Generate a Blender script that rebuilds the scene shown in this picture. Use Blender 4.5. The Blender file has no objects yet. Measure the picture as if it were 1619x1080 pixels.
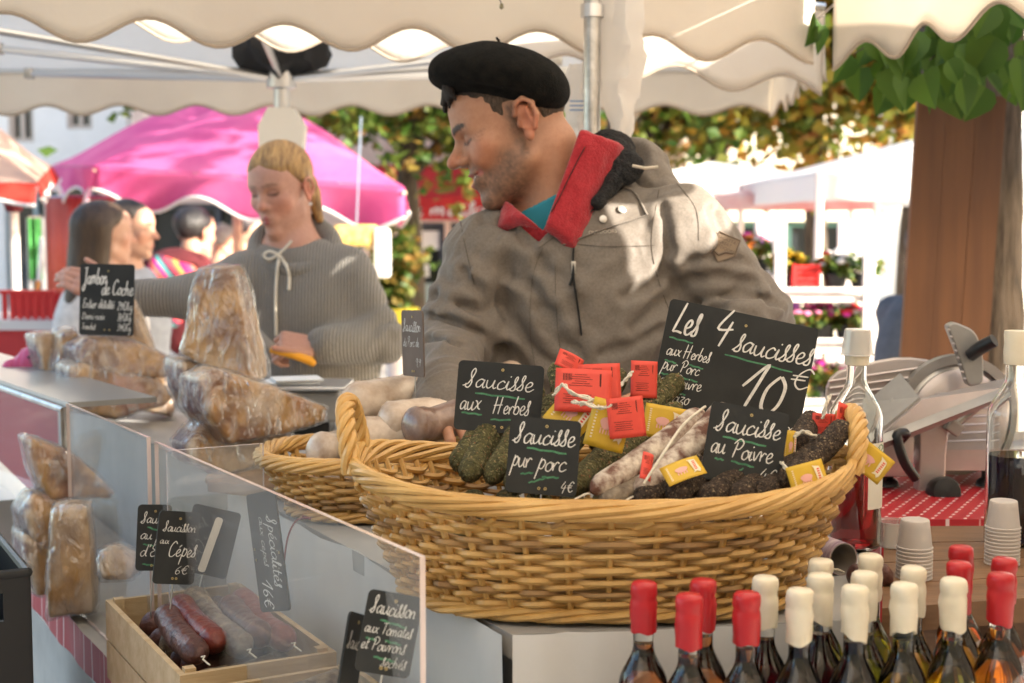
import bpy, bmesh, math, random
import numpy as np
from mathutils import Vector, Matrix

SC = bpy.context.scene
COL = SC.collection
R = math.radians
PI = math.pi

# ------------------------------------------------------------------ camera, sky, sun, exposure
W0, H0, FPX = 1619.0, 1080.0, 50.0 / 36.0 * 1619.0
CAMZ = 1.5
PITCH = math.atan(190.0 / FPX)
cam_d = bpy.data.cameras.new('camera')
cam = bpy.data.objects.new('camera', cam_d)
COL.objects.link(cam)
cam.location = (0, 0, CAMZ)
cam.rotation_euler = (PI / 2 - PITCH, 0, 0)
cam_d.lens = 50
cam_d.sensor_width = 36
cam_d.clip_start = 0.05
cam_d.clip_end = 400
cam_d.dof.use_dof = True
cam_d.dof.focus_distance = 1.85
cam_d.dof.aperture_fstop = 5.6
SC.camera = cam

SUN_AZ = Vector((0.88, -0.47, 0)).normalized()      # horizontal direction towards the sun
SUN_EL = R(19)
sun_dir = Vector((SUN_AZ.x * math.cos(SUN_EL), SUN_AZ.y * math.cos(SUN_EL), math.sin(SUN_EL)))
world = bpy.data.worlds.new('World')
SC.world = world
world.use_nodes = True
nt = world.node_tree
sky = nt.nodes.new('ShaderNodeTexSky')
sky.sky_type = 'NISHITA'
sky.sun_disc = False
sky.sun_elevation = SUN_EL
sky.sun_rotation = math.atan2(SUN_AZ.x, SUN_AZ.y)
sky.air_density = 1.0
sky.dust_density = 2.0
sky.ozone_density = 0.6
bg = nt.nodes['Background']
bg.inputs['Strength'].default_value = 0.15
nt.links.new(sky.outputs[0], bg.inputs['Color'])

sun_d = bpy.data.lights.new('sun', 'SUN')
sun_d.energy = 5.0
sun_d.angle = R(0.5)
sun_d.color = (1.0, 0.92, 0.80)
sun = bpy.data.objects.new('sun', sun_d)
COL.objects.link(sun)
sun.rotation_euler = sun_dir.to_track_quat('Z', 'Y').to_euler()
sun.location = (6, 4, 8)

SC.view_settings.view_transform = 'Standard'
SC.view_settings.look = 'None'
SC.view_settings.gamma = 1.0
SC.view_settings.exposure = 2.0
SC.view_settings.use_curve_mapping = False
SC.render.engine = 'CYCLES'
SC.cycles.use_denoising = True
SC.cycles.max_bounces = 10
SC.cycles.diffuse_bounces = 4
SC.cycles.transparent_max_bounces = 24
SC.cycles.transmission_bounces = 10
SC.cycles.caustics_reflective = False
SC.cycles.caustics_refractive = False
SC.cycles.sample_clamp_indirect = 6

# ------------------------------------------------------------------ photo pixel <-> place
_ct, _st = math.cos(PITCH), math.sin(PITCH)

def ray(px, py):
    a, b = (px - W0 / 2) / FPX, (H0 / 2 - py) / FPX
    return Vector((a, _ct + b * _st, -_st + b * _ct))

def at(px, py, Y):
    d = ray(px, py)
    k = Y / d.y
    return Vector((d.x * k, Y, CAMZ + d.z * k))

def atz(px, py, z):
    d = ray(px, py)
    k = (z - CAMZ) / d.z
    return Vector((d.x * k, d.y * k, z))

# ------------------------------------------------------------------ materials
MATS = {}

def _ramp(nt, src, c1, c2, lo, hi):
    r = nt.nodes.new('ShaderNodeValToRGB')
    r.color_ramp.elements[0].position = lo
    r.color_ramp.elements[1].position = hi
    r.color_ramp.elements[0].color = (*c1, 1)
    r.color_ramp.elements[1].color = (*c2, 1)
    nt.links.new(src, r.inputs[0])
    return r.outputs[0]

def mat(name, c1, c2=None, scale=20, detail=4, rough=0.6, bump=0.0, bscale=None, metal=0.0, coat=0.0,
        trans=0.0, ior=1.45, sss=0.0, sheen=0.0, stretch=None, ramp=(0.35, 0.65), attr=None, spec=None,
        speck=None, island=None, emit=None, coatr=0.08):
    if name in MATS:
        return MATS[name]
    m = bpy.data.materials.new(name)
    m.use_nodes = True
    nt = m.node_tree
    b = nt.nodes['Principled BSDF']
    L = nt.links.new
    b.inputs['Roughness'].default_value = rough
    b.inputs['Metallic'].default_value = metal
    b.inputs['IOR'].default_value = ior
    b.inputs['Transmission Weight'].default_value = trans
    b.inputs['Coat Weight'].default_value = coat
    b.inputs['Coat Roughness'].default_value = coatr
    b.inputs['Sheen Weight'].default_value = sheen
    if spec is not None:
        b.inputs['Specular IOR Level'].default_value = spec
    if sss:
        b.inputs['Subsurface Weight'].default_value = sss
        b.inputs['Subsurface Radius'].default_value = (0.012, 0.005, 0.003)
        b.inputs['Subsurface Scale'].default_value = 0.6
    b.inputs['Base Color'].default_value = (*c1, 1)
    tc = nt.nodes.new('ShaderNodeTexCoord')
    vec = tc.outputs['Object']
    if stretch:
        mp = nt.nodes.new('ShaderNodeMapping')
        mp.inputs['Scale'].default_value = stretch
        L(vec, mp.inputs['Vector'])
        vec = mp.outputs[0]
    col = None
    if c2 is not None:
        n = nt.nodes.new('ShaderNodeTexNoise')
        n.inputs['Scale'].default_value = scale
        n.inputs['Detail'].default_value = detail
        n.inputs['Roughness'].default_value = 0.6
        L(vec, n.inputs['Vector'])
        col = _ramp(nt, n.outputs['Fac'], c1, c2, *ramp)
    if attr:
        a = nt.nodes.new('ShaderNodeAttribute')
        a.attribute_name = attr
        if col is None:
            col = a.outputs['Color']
        else:
            mx = nt.nodes.new('ShaderNodeMix')
            mx.data_type = 'RGBA'
            mx.blend_type = 'MULTIPLY'
            mx.inputs['Factor'].default_value = 1.0
            L(a.outputs['Color'], mx.inputs[6])
            L(col, mx.inputs[7])
            col = mx.outputs[2]
    if island:
        g = nt.nodes.new('ShaderNodeNewGeometry')
        r = nt.nodes.new('ShaderNodeValToRGB')
        r.color_ramp.interpolation = 'LINEAR'
        els = r.color_ramp.elements
        while len(els) < len(island):
            els.new(0.5)
        for i, c in enumerate(island):
            els[i].position = i / (len(island) - 1)
            els[i].color = (*c, 1)
        L(g.outputs['Random Per Island'], r.inputs[0])
        col = r.outputs[0]
    if speck:
        sc_, sz, cs = speck
        v = nt.nodes.new('ShaderNodeTexVoronoi')
        v.inputs['Scale'].default_value = sc_
        L(vec, v.inputs['Vector'])
        mr = nt.nodes.new('ShaderNodeMapRange')
        mr.inputs['From Min'].default_value = sz
        mr.inputs['From Max'].default_value = sz * 0.6
        L(v.outputs['Distance'], mr.inputs['Value'])
        mx = nt.nodes.new('ShaderNodeMix')
        mx.data_type = 'RGBA'
        L(mr.outputs[0], mx.inputs['Factor'])
        if col is None:
            mx.inputs[6].default_value = (*c1, 1)
        else:
            L(col, mx.inputs[6])
        mx.inputs[7].default_value = (*cs, 1)
        col = mx.outputs[2]
    if col is not None:
        L(col, b.inputs['Base Color'])
    if bump:
        n2 = nt.nodes.new('ShaderNodeTexNoise')
        n2.inputs['Scale'].default_value = bscale or scale * 4
        n2.inputs['Detail'].default_value = 5
        L(vec, n2.inputs['Vector'])
        bp = nt.nodes.new('ShaderNodeBump')
        bp.inputs['Strength'].default_value = bump
        bp.inputs['Distance'].default_value = 0.01
        L(n2.outputs['Fac'], bp.inputs['Height'])
        L(bp.outputs[0], b.inputs['Normal'])
    if emit:
        b.inputs['Emission Color'].default_value = (*emit[0], 1)
        b.inputs['Emission Strength'].default_value = emit[1]
    MATS[name] = m
    return m

def cloth(name, c1, c2=None, transl=0.4, scale=6, bump=0.15, bscale=60):
    if name in MATS:
        return MATS[name]
    m = mat(name, c1, c2, scale=scale, rough=0.85, bump=bump, bscale=bscale, spec=0.2)
    nt = m.node_tree
    b = nt.nodes['Principled BSDF']
    t = nt.nodes.new('ShaderNodeBsdfTranslucent')
    src = b.inputs['Base Color'].links
    if src:
        nt.links.new(src[0].from_socket, t.inputs['Color'])
    else:
        t.inputs['Color'].default_value = (*c1, 1)
    mx = nt.nodes.new('ShaderNodeMixShader')
    mx.inputs[0].default_value = transl
    nt.links.new(b.outputs[0], mx.inputs[1])
    nt.links.new(t.outputs[0], mx.inputs[2])
    nt.links.new(mx.outputs[0], nt.nodes['Material Output'].inputs['Surface'])
    return m

def facing_term(nt, base, gain, normal=None):
    """Schlick-like reflectance, the same from both sides of a thin sheet"""
    lw = nt.nodes.new('ShaderNodeLayerWeight')
    lw.inputs['Blend'].default_value = 0.5
    if normal is not None:
        nt.links.new(normal, lw.inputs['Normal'])
    pw = nt.nodes.new('ShaderNodeMath')
    pw.operation = 'POWER'
    pw.inputs[1].default_value = 5.0
    nt.links.new(lw.outputs['Facing'], pw.inputs[0])
    ad = nt.nodes.new('ShaderNodeMath')
    ad.operation = 'MULTIPLY_ADD'
    ad.inputs[1].default_value = gain
    ad.inputs[2].default_value = base
    nt.links.new(pw.outputs[0], ad.inputs[0])
    return ad

def pane(name, tint=(0.97, 0.98, 0.97), gloss=0.05, rough=0.02, haze=0.0, hcol=(0.7, 0.7, 0.68)):
    """thin clear sheet: see-through with a fresnel reflection and a little surface haze"""
    if name in MATS:
        return MATS[name]
    m = bpy.data.materials.new(name)
    m.use_nodes = True
    nt = m.node_tree
    nt.nodes.remove(nt.nodes['Principled BSDF'])
    L = nt.links.new
    tr = nt.nodes.new('ShaderNodeBsdfTransparent')
    tr.inputs[0].default_value = (*tint, 1)
    gl = nt.nodes.new('ShaderNodeBsdfGlossy')
    gl.inputs['Roughness'].default_value = rough
    ad = facing_term(nt, 0.02 + gloss, 0.55)
    mx = nt.nodes.new('ShaderNodeMixShader')
    L(ad.outputs[0], mx.inputs[0])
    L(tr.outputs[0], mx.inputs[1])
    L(gl.outputs[0], mx.inputs[2])
    out = mx.outputs[0]
    if haze:
        df = nt.nodes.new('ShaderNodeBsdfDiffuse')
        df.inputs[0].default_value = (*hcol, 1)
        n = nt.nodes.new('ShaderNodeTexNoise')
        n.inputs['Scale'].default_value = 4
        n.inputs['Detail'].default_value = 6
        tc = nt.nodes.new('ShaderNodeTexCoord')
        mp = nt.nodes.new('ShaderNodeMapping')
        mp.inputs['Scale'].default_value = (1, 1, 0.35)
        L(tc.outputs['Object'], mp.inputs[0])
        L(mp.outputs[0], n.inputs['Vector'])
        mr = nt.nodes.new('ShaderNodeMapRange')
        mr.inputs['From Min'].default_value = 0.35
        mr.inputs['From Max'].default_value = 0.75
        mr.inputs['To Min'].default_value = haze * 0.4
        mr.inputs['To Max'].default_value = haze * 1.6
        L(n.outputs['Fac'], mr.inputs['Value'])
        m2 = nt.nodes.new('ShaderNodeMixShader')
        L(mr.outputs[0], m2.inputs[0])
        L(out, m2.inputs[1])
        L(df.outputs[0], m2.inputs[2])
        out = m2.outputs[0]
    L(out, nt.nodes['Material Output'].inputs['Surface'])
    MATS[name] = m
    return m

# ------------------------------------------------------------------ mesh builders
class MB:
    """collects vertices and faces of ONE part"""
    def __init__(s):
        s.v, s.f, s.c = [], [], []

    def add(s, vs, fs):
        o = len(s.v)
        s.v.extend(tuple(map(float, p)) for p in vs)
        s.f.extend(tuple(int(i) + o for i in f) for f in fs)
        return s

    def box(s, c, size, M=None, bev=0.0):
        hx, hy, hz = size[0] / 2, size[1] / 2, size[2] / 2
        if bev:
            bm = bmesh.new()
            bmesh.ops.create_cube(bm, size=1)
            bmesh.ops.scale(bm, vec=size, verts=bm.verts)
            bmesh.ops.bevel(bm, geom=bm.edges[:], offset=bev, segments=2, affect='EDGES', profile=0.6)
            bm.verts.index_update()
            vs = [v.co.copy() for v in bm.verts]
            fs = [[v.index for v in f.verts] for f in bm.faces]
            bm.free()
        else:
            vs = [Vector((x, y, z)) for x in (-hx, hx) for y in (-hy, hy) for z in (-hz, hz)]
            fs = [(0, 1, 3, 2), (4, 6, 7, 5), (0, 4, 5, 1), (2, 3, 7, 6), (0, 2, 6, 4), (1, 5, 7, 3)]
        c = Vector(c)
        return s.add([(M @ p if M else p) + c for p in vs], fs)

    def tube(s, pts, rad, n=8, cap=True, flat=1.0, twist=0.0):
        pts = [Vector(p) for p in pts]
        if not hasattr(rad, '__len__'):
            rad = [rad] * len(pts)
        T = []
        for i in range(len(pts)):
            a, b = pts[max(0, i - 1)], pts[min(len(pts) - 1, i + 1)]
            T.append((b - a).normalized() if (b - a).length > 1e-9 else Vector((0, 0, 1)))
        up = Vector((0, 0, 1)) if abs(T[0].z) < 0.9 else Vector((1, 0, 0))
        u = T[0].cross(up).normalized()
        vs, fs = [], []
        for i, p in enumerate(pts):
            u = (u - T[i] * u.dot(T[i])).normalized()
            w = T[i].cross(u)
            for k in range(n):
                a = 2 * PI * k / n + twist * i
                vs.append(p + (u * math.cos(a) + w * (math.sin(a) * flat)) * rad[i])
        for i in range(len(pts) - 1):
            for k in range(n):
                k2 = (k + 1) % n
                fs.append((i * n + k, i * n + k2, (i + 1) * n + k2, (i + 1) * n + k))
        if cap:
            fs.append(tuple(range(n - 1, -1, -1)))
            fs.append(tuple((len(pts) - 1) * n + k for k in range(n)))
        return s.add(vs, fs)

    def lathe(s, prof, n=24, c=(0, 0, 0), M=None, close=False):
        c = Vector(c)
        vs, fs = [], []
        for r, z in prof:
            for k in range(n):
                a = 2 * PI * k / n
                p = Vector((r * math.cos(a), r * math.sin(a), z))
                vs.append((M @ p if M else p) + c)
        m = len(prof)
        for i in range(m if close else m - 1):
            j = (i + 1) % m
            for k in range(n):
                k2 = (k + 1) % n
                fs.append((i * n + k, i * n + k2, j * n + k2, j * n + k))
        if not close:
            if prof[0][0] > 1e-6:
                fs.append(tuple(range(n - 1, -1, -1)))
            if prof[-1][0] > 1e-6:
                fs.append(tuple((m - 1) * n + k for k in range(n)))
        return s.add(vs, fs)

    def prism(s, poly, d, M=None, c=(0, 0, 0)):
        """polygon in xz extruded along y from -d/2 to d/2"""
        c = Vector(c)
        n = len(poly)
        vs = [Vector((x, -d / 2, z)) for x, z in poly] + [Vector((x, d / 2, z)) for x, z in poly]
        fs = [tuple(range(n)), tuple(range(2 * n - 1, n - 1, -1))]
        fs += [(i, i + n, (i + 1) % n + n, (i + 1) % n) for i in range(n)]
        return s.add([(M @ p if M else p) + c for p in vs], fs)

def world_m(o):
    m = Matrix.LocRotScale(o.location, o.rotation_euler, o.scale)
    return world_m(o.parent) @ m if o.parent else m

def obj(name, mb, m=None, parent=None, smooth=True, local=False, colors=None, angle=40, share=None):
    """ONE mesh object; coordinates are world ones unless local"""
    if share is not None:
        me = share
    else:
        if isinstance(mb, MB):
            v, f = mb.v, mb.f
        else:
            v, f = mb
        if parent is not None and not local:
            inv = world_m(parent).inverted()
            a = np.array([list(r) for r in inv])
            vv = np.asarray(v, float)
            v = (vv @ a[:3, :3].T + a[:3, 3]).tolist()
        elif not isinstance(v, list):
            v = np.asarray(v).tolist()
        me = bpy.data.meshes.new(name)
        me.from_pydata(v, [], f if isinstance(f, list) else np.asarray(f).tolist())
        if m is not None:
            for mm in (m if isinstance(m, (list, tuple)) else [m]):
                me.materials.append(mm)
        if colors is not None:
            ca = me.color_attributes.new('Col', 'FLOAT_COLOR', 'POINT')
            cc = np.ones((len(me.vertices), 4), np.float32)
            cc[:, :3] = colors
            ca.data.foreach_set('color', cc.ravel())
        me.polygons.foreach_set('use_smooth', [bool(smooth)] * len(me.polygons))
        me.update()
        if smooth and angle < 180:
            try:
                me.set_sharp_from_angle(angle=R(angle))
            except Exception:
                pass
    o = bpy.data.objects.new(name, me)
    COL.objects.link(o)
    if parent is not None:
        o.parent = parent
    return o

def tag(o, label, cat, group=None):
    o['label'] = label
    o['category'] = cat
    if group:
        o['group'] = group
    return o

def thing(name, label, cat, loc=(0, 0, 0), rot=(0, 0, 0), group=None):
    o = bpy.data.objects.new(name, None)
    COL.objects.link(o)
    o.empty_display_size = 0.05
    o.location = loc
    o.rotation_euler = rot
    return tag(o, label, cat, group)

def struct(name, mb, m, **k):
    o = obj(name, mb, m, **k)
    if o.parent is None:
        o['kind'] = 'structure'
    return o

def dup(root, loc, rot=None, label=None, group=None, scale=None, mats=None):
    def cp(o, par):
        c = o.copy()
        COL.objects.link(c)
        c.parent = par
        for ch in list(o.children):
            cp(ch, c)
        return c
    r = cp(root, None)
    r.location = loc
    if rot is not None:
        r.rotation_euler = rot
    if scale is not None:
        r.scale = scale
    if label:
        r['label'] = label
    if group:
        r['group'] = group
    return r

# ------------------------------------------------------------------ numpy noise and implicit surfaces
def _hash(i, j, k, s):
    n = (i * 73856093) ^ (j * 19349663) ^ (k * 83492791) ^ (s * 2654435)
    n = (n ^ (n >> 13)) * 1274126177
    n = n ^ (n >> 16)
    return (n & 0xffff) / 65535.0

def vnoise(p, s=1):
    p = np.asarray(p, float)
    f = np.floor(p)
    i = f.astype(np.int64)
    t = p - f
    t = t * t * (3 - 2 * t)
    r = 0
    for dx in (0, 1):
        wx = t[:, 0] if dx else 1 - t[:, 0]
        for dy in (0, 1):
            wy = t[:, 1] if dy else 1 - t[:, 1]
            for dz in (0, 1):
                wz = t[:, 2] if dz else 1 - t[:, 2]
                r = r + wx * wy * wz * _hash(i[:, 0] + dx, i[:, 1] + dy, i[:, 2] + dz, s)
    return r

def fbm(p, s=1, o=3):
    r, a = 0, 0.5
    for k in range(o):
        r = r + a * vnoise(np.asarray(p) * 2 ** k, s + k)
        a *= 0.5
    return r / (1 - 0.5 ** o)

def A(*x):
    return np.array(x[0] if len(x) == 1 else x, float)

def s_ell(p, c, r, M=None):
    q = p - A(c)
    if M is not None:
        q = q @ M
    r = A(r)
    k0 = np.sqrt(((q / r) ** 2).sum(1))
    k1 = np.sqrt(((q / (r * r)) ** 2).sum(1)) + 1e-9
    return k0 * (k0 - 1) / k1

def s_cone(p, a, b, ra, rb=None):
    rb = ra if rb is None else rb
    a, b = A(a), A(b)
    ab = b - a
    t = np.clip(((p - a) @ ab) / (ab @ ab + 1e-12), 0, 1)
    return np.sqrt((((p - a) - t[:, None] * ab) ** 2).sum(1)) - (ra + (rb - ra) * t)

def s_box(p, c, hs, r=0.0, M=None):
    q = p - A(c)
    if M is not None:
        q = q @ M
    q = np.abs(q) - (A(hs) - r)
    return np.sqrt((np.maximum(q, 0) ** 2).sum(1)) + np.minimum(q.max(1), 0) - r

def smin(a, b, k):
    h = np.clip(0.5 + 0.5 * (b - a) / k, 0, 1)
    return b + (a - b) * h - k * h * (1 - h)

def smax(a, b, k):
    return -smin(-a, -b, k)

def surface(f, lo, hi, h, B=8, reach=1.6):
    lo, hi = A(lo), A(hi)
    nb = np.ceil((hi - lo) / (h * B)).astype(int)
    n = nb * B
    bi = np.stack(np.meshgrid(*[np.arange(k) for k in nb], indexing='ij'), -1).reshape(-1, 3)
    d = f(lo + (bi + 0.5) * B * h)
    V = np.full(n + 1, 1.0, np.float32)
    D = np.where(d < 0, -1.0, 1.0).astype(np.float32).reshape(nb)
    V[:-1, :-1, :-1] = D.repeat(B, 0).repeat(B, 1).repeat(B, 2)
    act = bi[np.abs(d) < B * h * reach]
    g = np.stack(np.meshgrid(*[np.arange(B + 1)] * 3, indexing='ij'), -1).reshape(-1, 3)
    for s in range(0, len(act), 300):
        idx = (act[s:s + 300, None, :] * B + g[None]).reshape(-1, 3)
        V[idx[:, 0], idx[:, 1], idx[:, 2]] = f(lo + idx * h)
    V[0], V[-1], V[:, 0], V[:, -1], V[:, :, 0], V[:, :, -1] = 1, 1, 1, 1, 1, 1
    I = V < 0
    S = np.zeros(n, np.int8)
    for a in (0, 1):
        for b in (0, 1):
            for c in (0, 1):
                S += I[a:n[0] + a, b:n[1] + b, c:n[2] + c]
    cells = np.argwhere((S > 0) & (S < 8))
    acc = np.zeros((len(cells), 3))
    cnt = np.zeros(len(cells))
    cs = [A(a, b, c).astype(int) for a in (0, 1) for b in (0, 1) for c in (0, 1)]
    for a in cs:
        for b in cs:
            if (b - a).sum() == 1 and (b >= a).all():
                p, q = cells + a, cells + b
                v0 = V[p[:, 0], p[:, 1], p[:, 2]]
                v1 = V[q[:, 0], q[:, 1], q[:, 2]]
                m = (v0 < 0) != (v1 < 0)
                t = np.where(m, v0 / np.where(m, v0 - v1, 1), 0)
                acc += np.where(m[:, None], a + t[:, None] * (b - a), 0)
                cnt += m
    verts = lo + (cells + acc / cnt[:, None]) * h
    ids = np.full(n, -1, np.int32)
    ids[cells[:, 0], cells[:, 1], cells[:, 2]] = np.arange(len(cells))
    F = []
    for ax in range(3):
        e = np.zeros(3, int)
        e[ax] = 1
        u = np.zeros(3, int)
        u[(ax + 1) % 3] = 1
        w = np.zeros(3, int)
        w[(ax + 2) % 3] = 1
        sl0 = I[:n[0] + 1 - e[0], :n[1] + 1 - e[1], :n[2] + 1 - e[2]]
        sl1 = I[e[0]:, e[1]:, e[2]:]
        P = np.argwhere(sl0 != sl1)
        P = P[(P[:, (ax + 1) % 3] > 0) & (P[:, (ax + 2) % 3] > 0) & (P < n).all(1)]
        ins = I[P[:, 0], P[:, 1], P[:, 2]]
        q = [P - u - w, P - w, P, P - u]
        q = np.stack([ids[k[:, 0], k[:, 1], k[:, 2]] for k in q], 1)
        q[~ins] = q[~ins][:, ::-1]
        F.append(q[(q >= 0).all(1)])
    return verts, np.concatenate(F)

def relax(v, f, it=1):
    """light smoothing of a quad mesh"""
    for _ in range(it):
        s = np.zeros_like(v)
        c = np.zeros(len(v))
        for k in range(4):
            a, b = f[:, k], f[:, (k + 1) % 4]
            np.add.at(s, a, v[b])
            np.add.at(s, b, v[a])
            np.add.at(c, a, 1)
            np.add.at(c, b, 1)
        v = 0.5 * v + 0.5 * s / np.maximum(c, 1)[:, None]
    return v

def trace(f, px, py, y0=1.0, y1=6.0):
    """where the sight line through a photo pixel meets an implicit surface"""
    d = A(ray(px, py))
    d /= np.linalg.norm(d)
    o = A(0, 0, CAMZ)
    t = y0
    for _ in range(160):
        v = float(f((o + d * t)[None])[0])
        if v < 4e-4 or t > y1:
            break
        t += max(v * 0.6, 3e-4)
    p = o + d * t
    e = 2e-3
    g = A([float(f((p + e * k)[None])[0] - f((p - e * k)[None])[0]) for k in np.eye(3)])
    return Vector(p), Vector(g).normalized()

# ------------------------------------------------------------------ handwriting strokes
GL = {
 'a': (1.15, [[(.9,.85),(.5,1),(.1,.6),(.2,.08),(.55,.1),(.85,.6),(.92,.97),(.85,.3),(1,0),(1.2,.15)]]),
 'b': (1.0, [[(.25,2.1),(.1,1.2),(.05,.1)],[(.05,.4),(.4,.95),(.8,.6),(.6,.05),(.1,.08)]]),
 'c': (.9, [[(.8,.8),(.5,1),(.1,.6),(.15,.1),(.5,0),(.95,.25)]]),
 'd': (1.1, [[(.8,.8),(.4,.95),(.1,.5),(.3,.02),(.7,.3),(.95,2.0),(.85,.3),(1.1,.05)]]),
 'e': (.9, [[(.0,.35),(.55,.55),(.65,.88),(.38,1),(.1,.6),(.2,.08),(.55,0),(.95,.3)]]),
 'g': (1.0, [[(.8,.8),(.4,1),(.1,.5),(.4,.05),(.8,.6),(.8,-.6),(.4,-1),(.1,-.6)]]),
 'h': (1.1, [[(.2,2.1),(.05,0)],[(.08,.4),(.45,1),(.7,.7),(.7,.1),(.95,.1)]]),
 'i': (.55, [[(0,.2),(.2,.97),(.15,.3),(.3,0),(.55,.2)],[(.26,1.4),(.32,1.52)]]),
 'j': (.5, [[(.3,1),(.3,-.6),(0,-.9)],[(.3,1.4),(.35,1.5)]]),
 'k': (1.0, [[(.15,2),(.05,0)],[(.7,1),(.1,.5),(.8,0)]]),
 'l': (.5, [[(0,.2),(.4,1.8),(.2,2),(.12,.5),(.3,0),(.55,.2)]]),
 'm': (1.6, [[(0,.9),(.1,0)],[(.1,.5),(.4,1),(.6,.6),(.6,0)],[(.62,.5),(.95,1),(1.15,.6),(1.15,.1),(1.4,.1)]]),
 'n': (1.15, [[(0,.9),(.1,0)],[(.1,.5),(.45,1),(.75,.7),(.75,.1),(1.05,.15)]]),
 'o': (.95, [[(.5,1),(.1,.7),(.12,.15),(.5,0),(.82,.4),(.72,.9),(.45,1),(.75,.85),(1.0,.9)]]),
 'p': (1.0, [[(.3,1.25),(.0,-1)],[(.15,.4),(.45,1.1),(.85,.8),(.6,.15),(.2,.2)]]),
 'q': (1.0, [[(.8,.8),(.4,1),(.1,.5),(.4,.05),(.8,.6),(.8,-1)]]),
 'r': (.8, [[(0,.9),(.12,0)],[(.12,.45),(.4,.98),(.75,.85)]]),
 's': (.75, [[(-.15,.05),(.3,.6),(.52,1.45),(.36,1.6),(.26,1.1),(.5,.5),(.45,.05),(.1,0),(-.02,.2)]]),
 't': (.7, [[(.3,1.8),(.2,.3),(.4,0),(.65,.2)],[(0,1.1),(.65,1.15)]]),
 'u': (1.15, [[(0,.95),(.05,.3),(.3,0),(.65,.3),(.82,.97),(.78,.3),(.95,0),(1.2,.15)]]),
 'v': (.95, [[(0,.95),(.3,.02),(.7,1),(.95,.9)]]),
 'x': (.95, [[(0,.95),(.3,.8),(.55,.2),(.9,.05)],[(.85,1),(0,0)]]),
 'y': (1.0, [[(0,.95),(.2,.2),(.7,.3),(.85,.95),(.7,-.6),(.3,-1)]]),
 'z': (.9, [[(0,.95),(.7,.95),(.2,.3),(.7,.1),(.6,-.6),(.1,-.5)]]),
 'C': (1.3, [[(1.1,1.7),(.7,2.05),(.15,1.3),(.2,.2),(.7,0),(1.2,.4)]]),
 'D': (1.4, [[(.2,1.9),(.15,0)],[(-.1,1.8),(.7,1.9),(1.2,1.2),(.9,.2),(0,0)]]),
 'E': (1.2, [[(1,1.8),(.4,1.95),(.2,1.4),(.6,1.05),(.1,.6),(.3,0),(1,.2)]]),
 'H': (1.7, [[(.25,2.1),(.1,-.1)],[(1.15,2.1),(.95,-.1)],[(-.1,.95),(1.4,1.1)]]),
 'J': (1.1, [[(.1,1.9),(1,2.0)],[(.65,2),(.6,-.4),(.2,-.9),(0,-.5),(.5,0)]]),
 'L': (1.2, [[(.65,2.2),(.05,.05)],[(.05,.05),(.5,.12),(1.1,.05)]]),
 'P': (1.3, [[(.35,1.7),(.2,0)],[(-.1,1.5),(.5,2.1),(1.1,1.7),(.8,1.0),(.3,.95)]]),
 'S': (1.15, [[(-.15,.15),(.4,.5),(.8,1.7),(.62,2.15),(.4,1.6),(.7,.6),(.5,.0),(.15,.1),(.15,.45)]]),
 'T': (1.2, [[(0,1.8),(1.2,1.95)],[(.65,1.85),(.45,0)]]),
 '0': (1.2, [[(.55,1.9),(.1,1.2),(.15,.3),(.6,0),(1,.5),(1,1.4),(.6,1.9)]]),
 '1': (1.1, [[(0,.9),(.8,2),(.75,1.5),(.45,0)]]),
 '2': (1.0, [[(.1,1.5),(.5,1.9),(.8,1.4),(.1,.05),(.9,.1)]]),
 '3': (1.0, [[(.1,1.7),(.6,1.9),(.7,1.3),(.35,1),(.8,.6),(.5,0),(.05,.2)]]),
 '4': (1.1, [[(.55,2),(.05,.75),(.95,.85)],[(.75,1.3),(.5,-.3)]]),
 '5': (1.0, [[(.85,1.9),(.25,1.85),(.2,1.1),(.7,1.0),(.75,.3),(.1,.05)]]),
 '6': (1.0, [[(.8,1.9),(.2,1.1),(.15,.3),(.5,0),(.85,.4),(.5,.9),(.2,.6)]]),
 '9': (1.0, [[(.8,1.5),(.4,1.9),(.1,1.4),(.5,1),(.85,1.6),(.6,0)]]),
 'E$': (1.2, [[(1.15,1.6),(.75,1.95),(.35,1.3),(.35,.5),(.75,.05),(1.15,.4)],[(0,1.15),(.9,1.25)],[(0,.8),(.85,.9)]]),
 ',': (.4, [[(.2,.1),(.05,-.35)]]), '-': (.9, [[(.1,.6),(.7,.65)]]), "'": (.4, [[(.2,2),(.1,1.5)]]),
 '/': (.7, [[(.6,1.9),(0,-.2)]]), '.': (.4, [[(.1,.02),(.18,.06)]]),
}
GL['\u20ac'] = GL['E$']
ACC = {'\u00e9': 'e', '\u00e8': 'e', '\u00e0': 'a'}

def spline(pts, k=5):
    P = [pts[0]] + list(pts) + [pts[-1]]
    out = []
    for i in range(1, len(P) - 2):
        p0, p1, p2, p3 = [np.array(P[i + j], float) for j in (-1, 0, 1, 2)]
        for s in range(k):
            t = s / k
            out.append(0.5 * ((2 * p1) + (-p0 + p2) * t + (2 * p0 - 5 * p1 + 4 * p2 - p3) * t * t
                              + (-p0 + 3 * p1 - 3 * p2 + p3) * t ** 3))
    out.append(np.array(P[-2], float))
    return out

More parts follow.
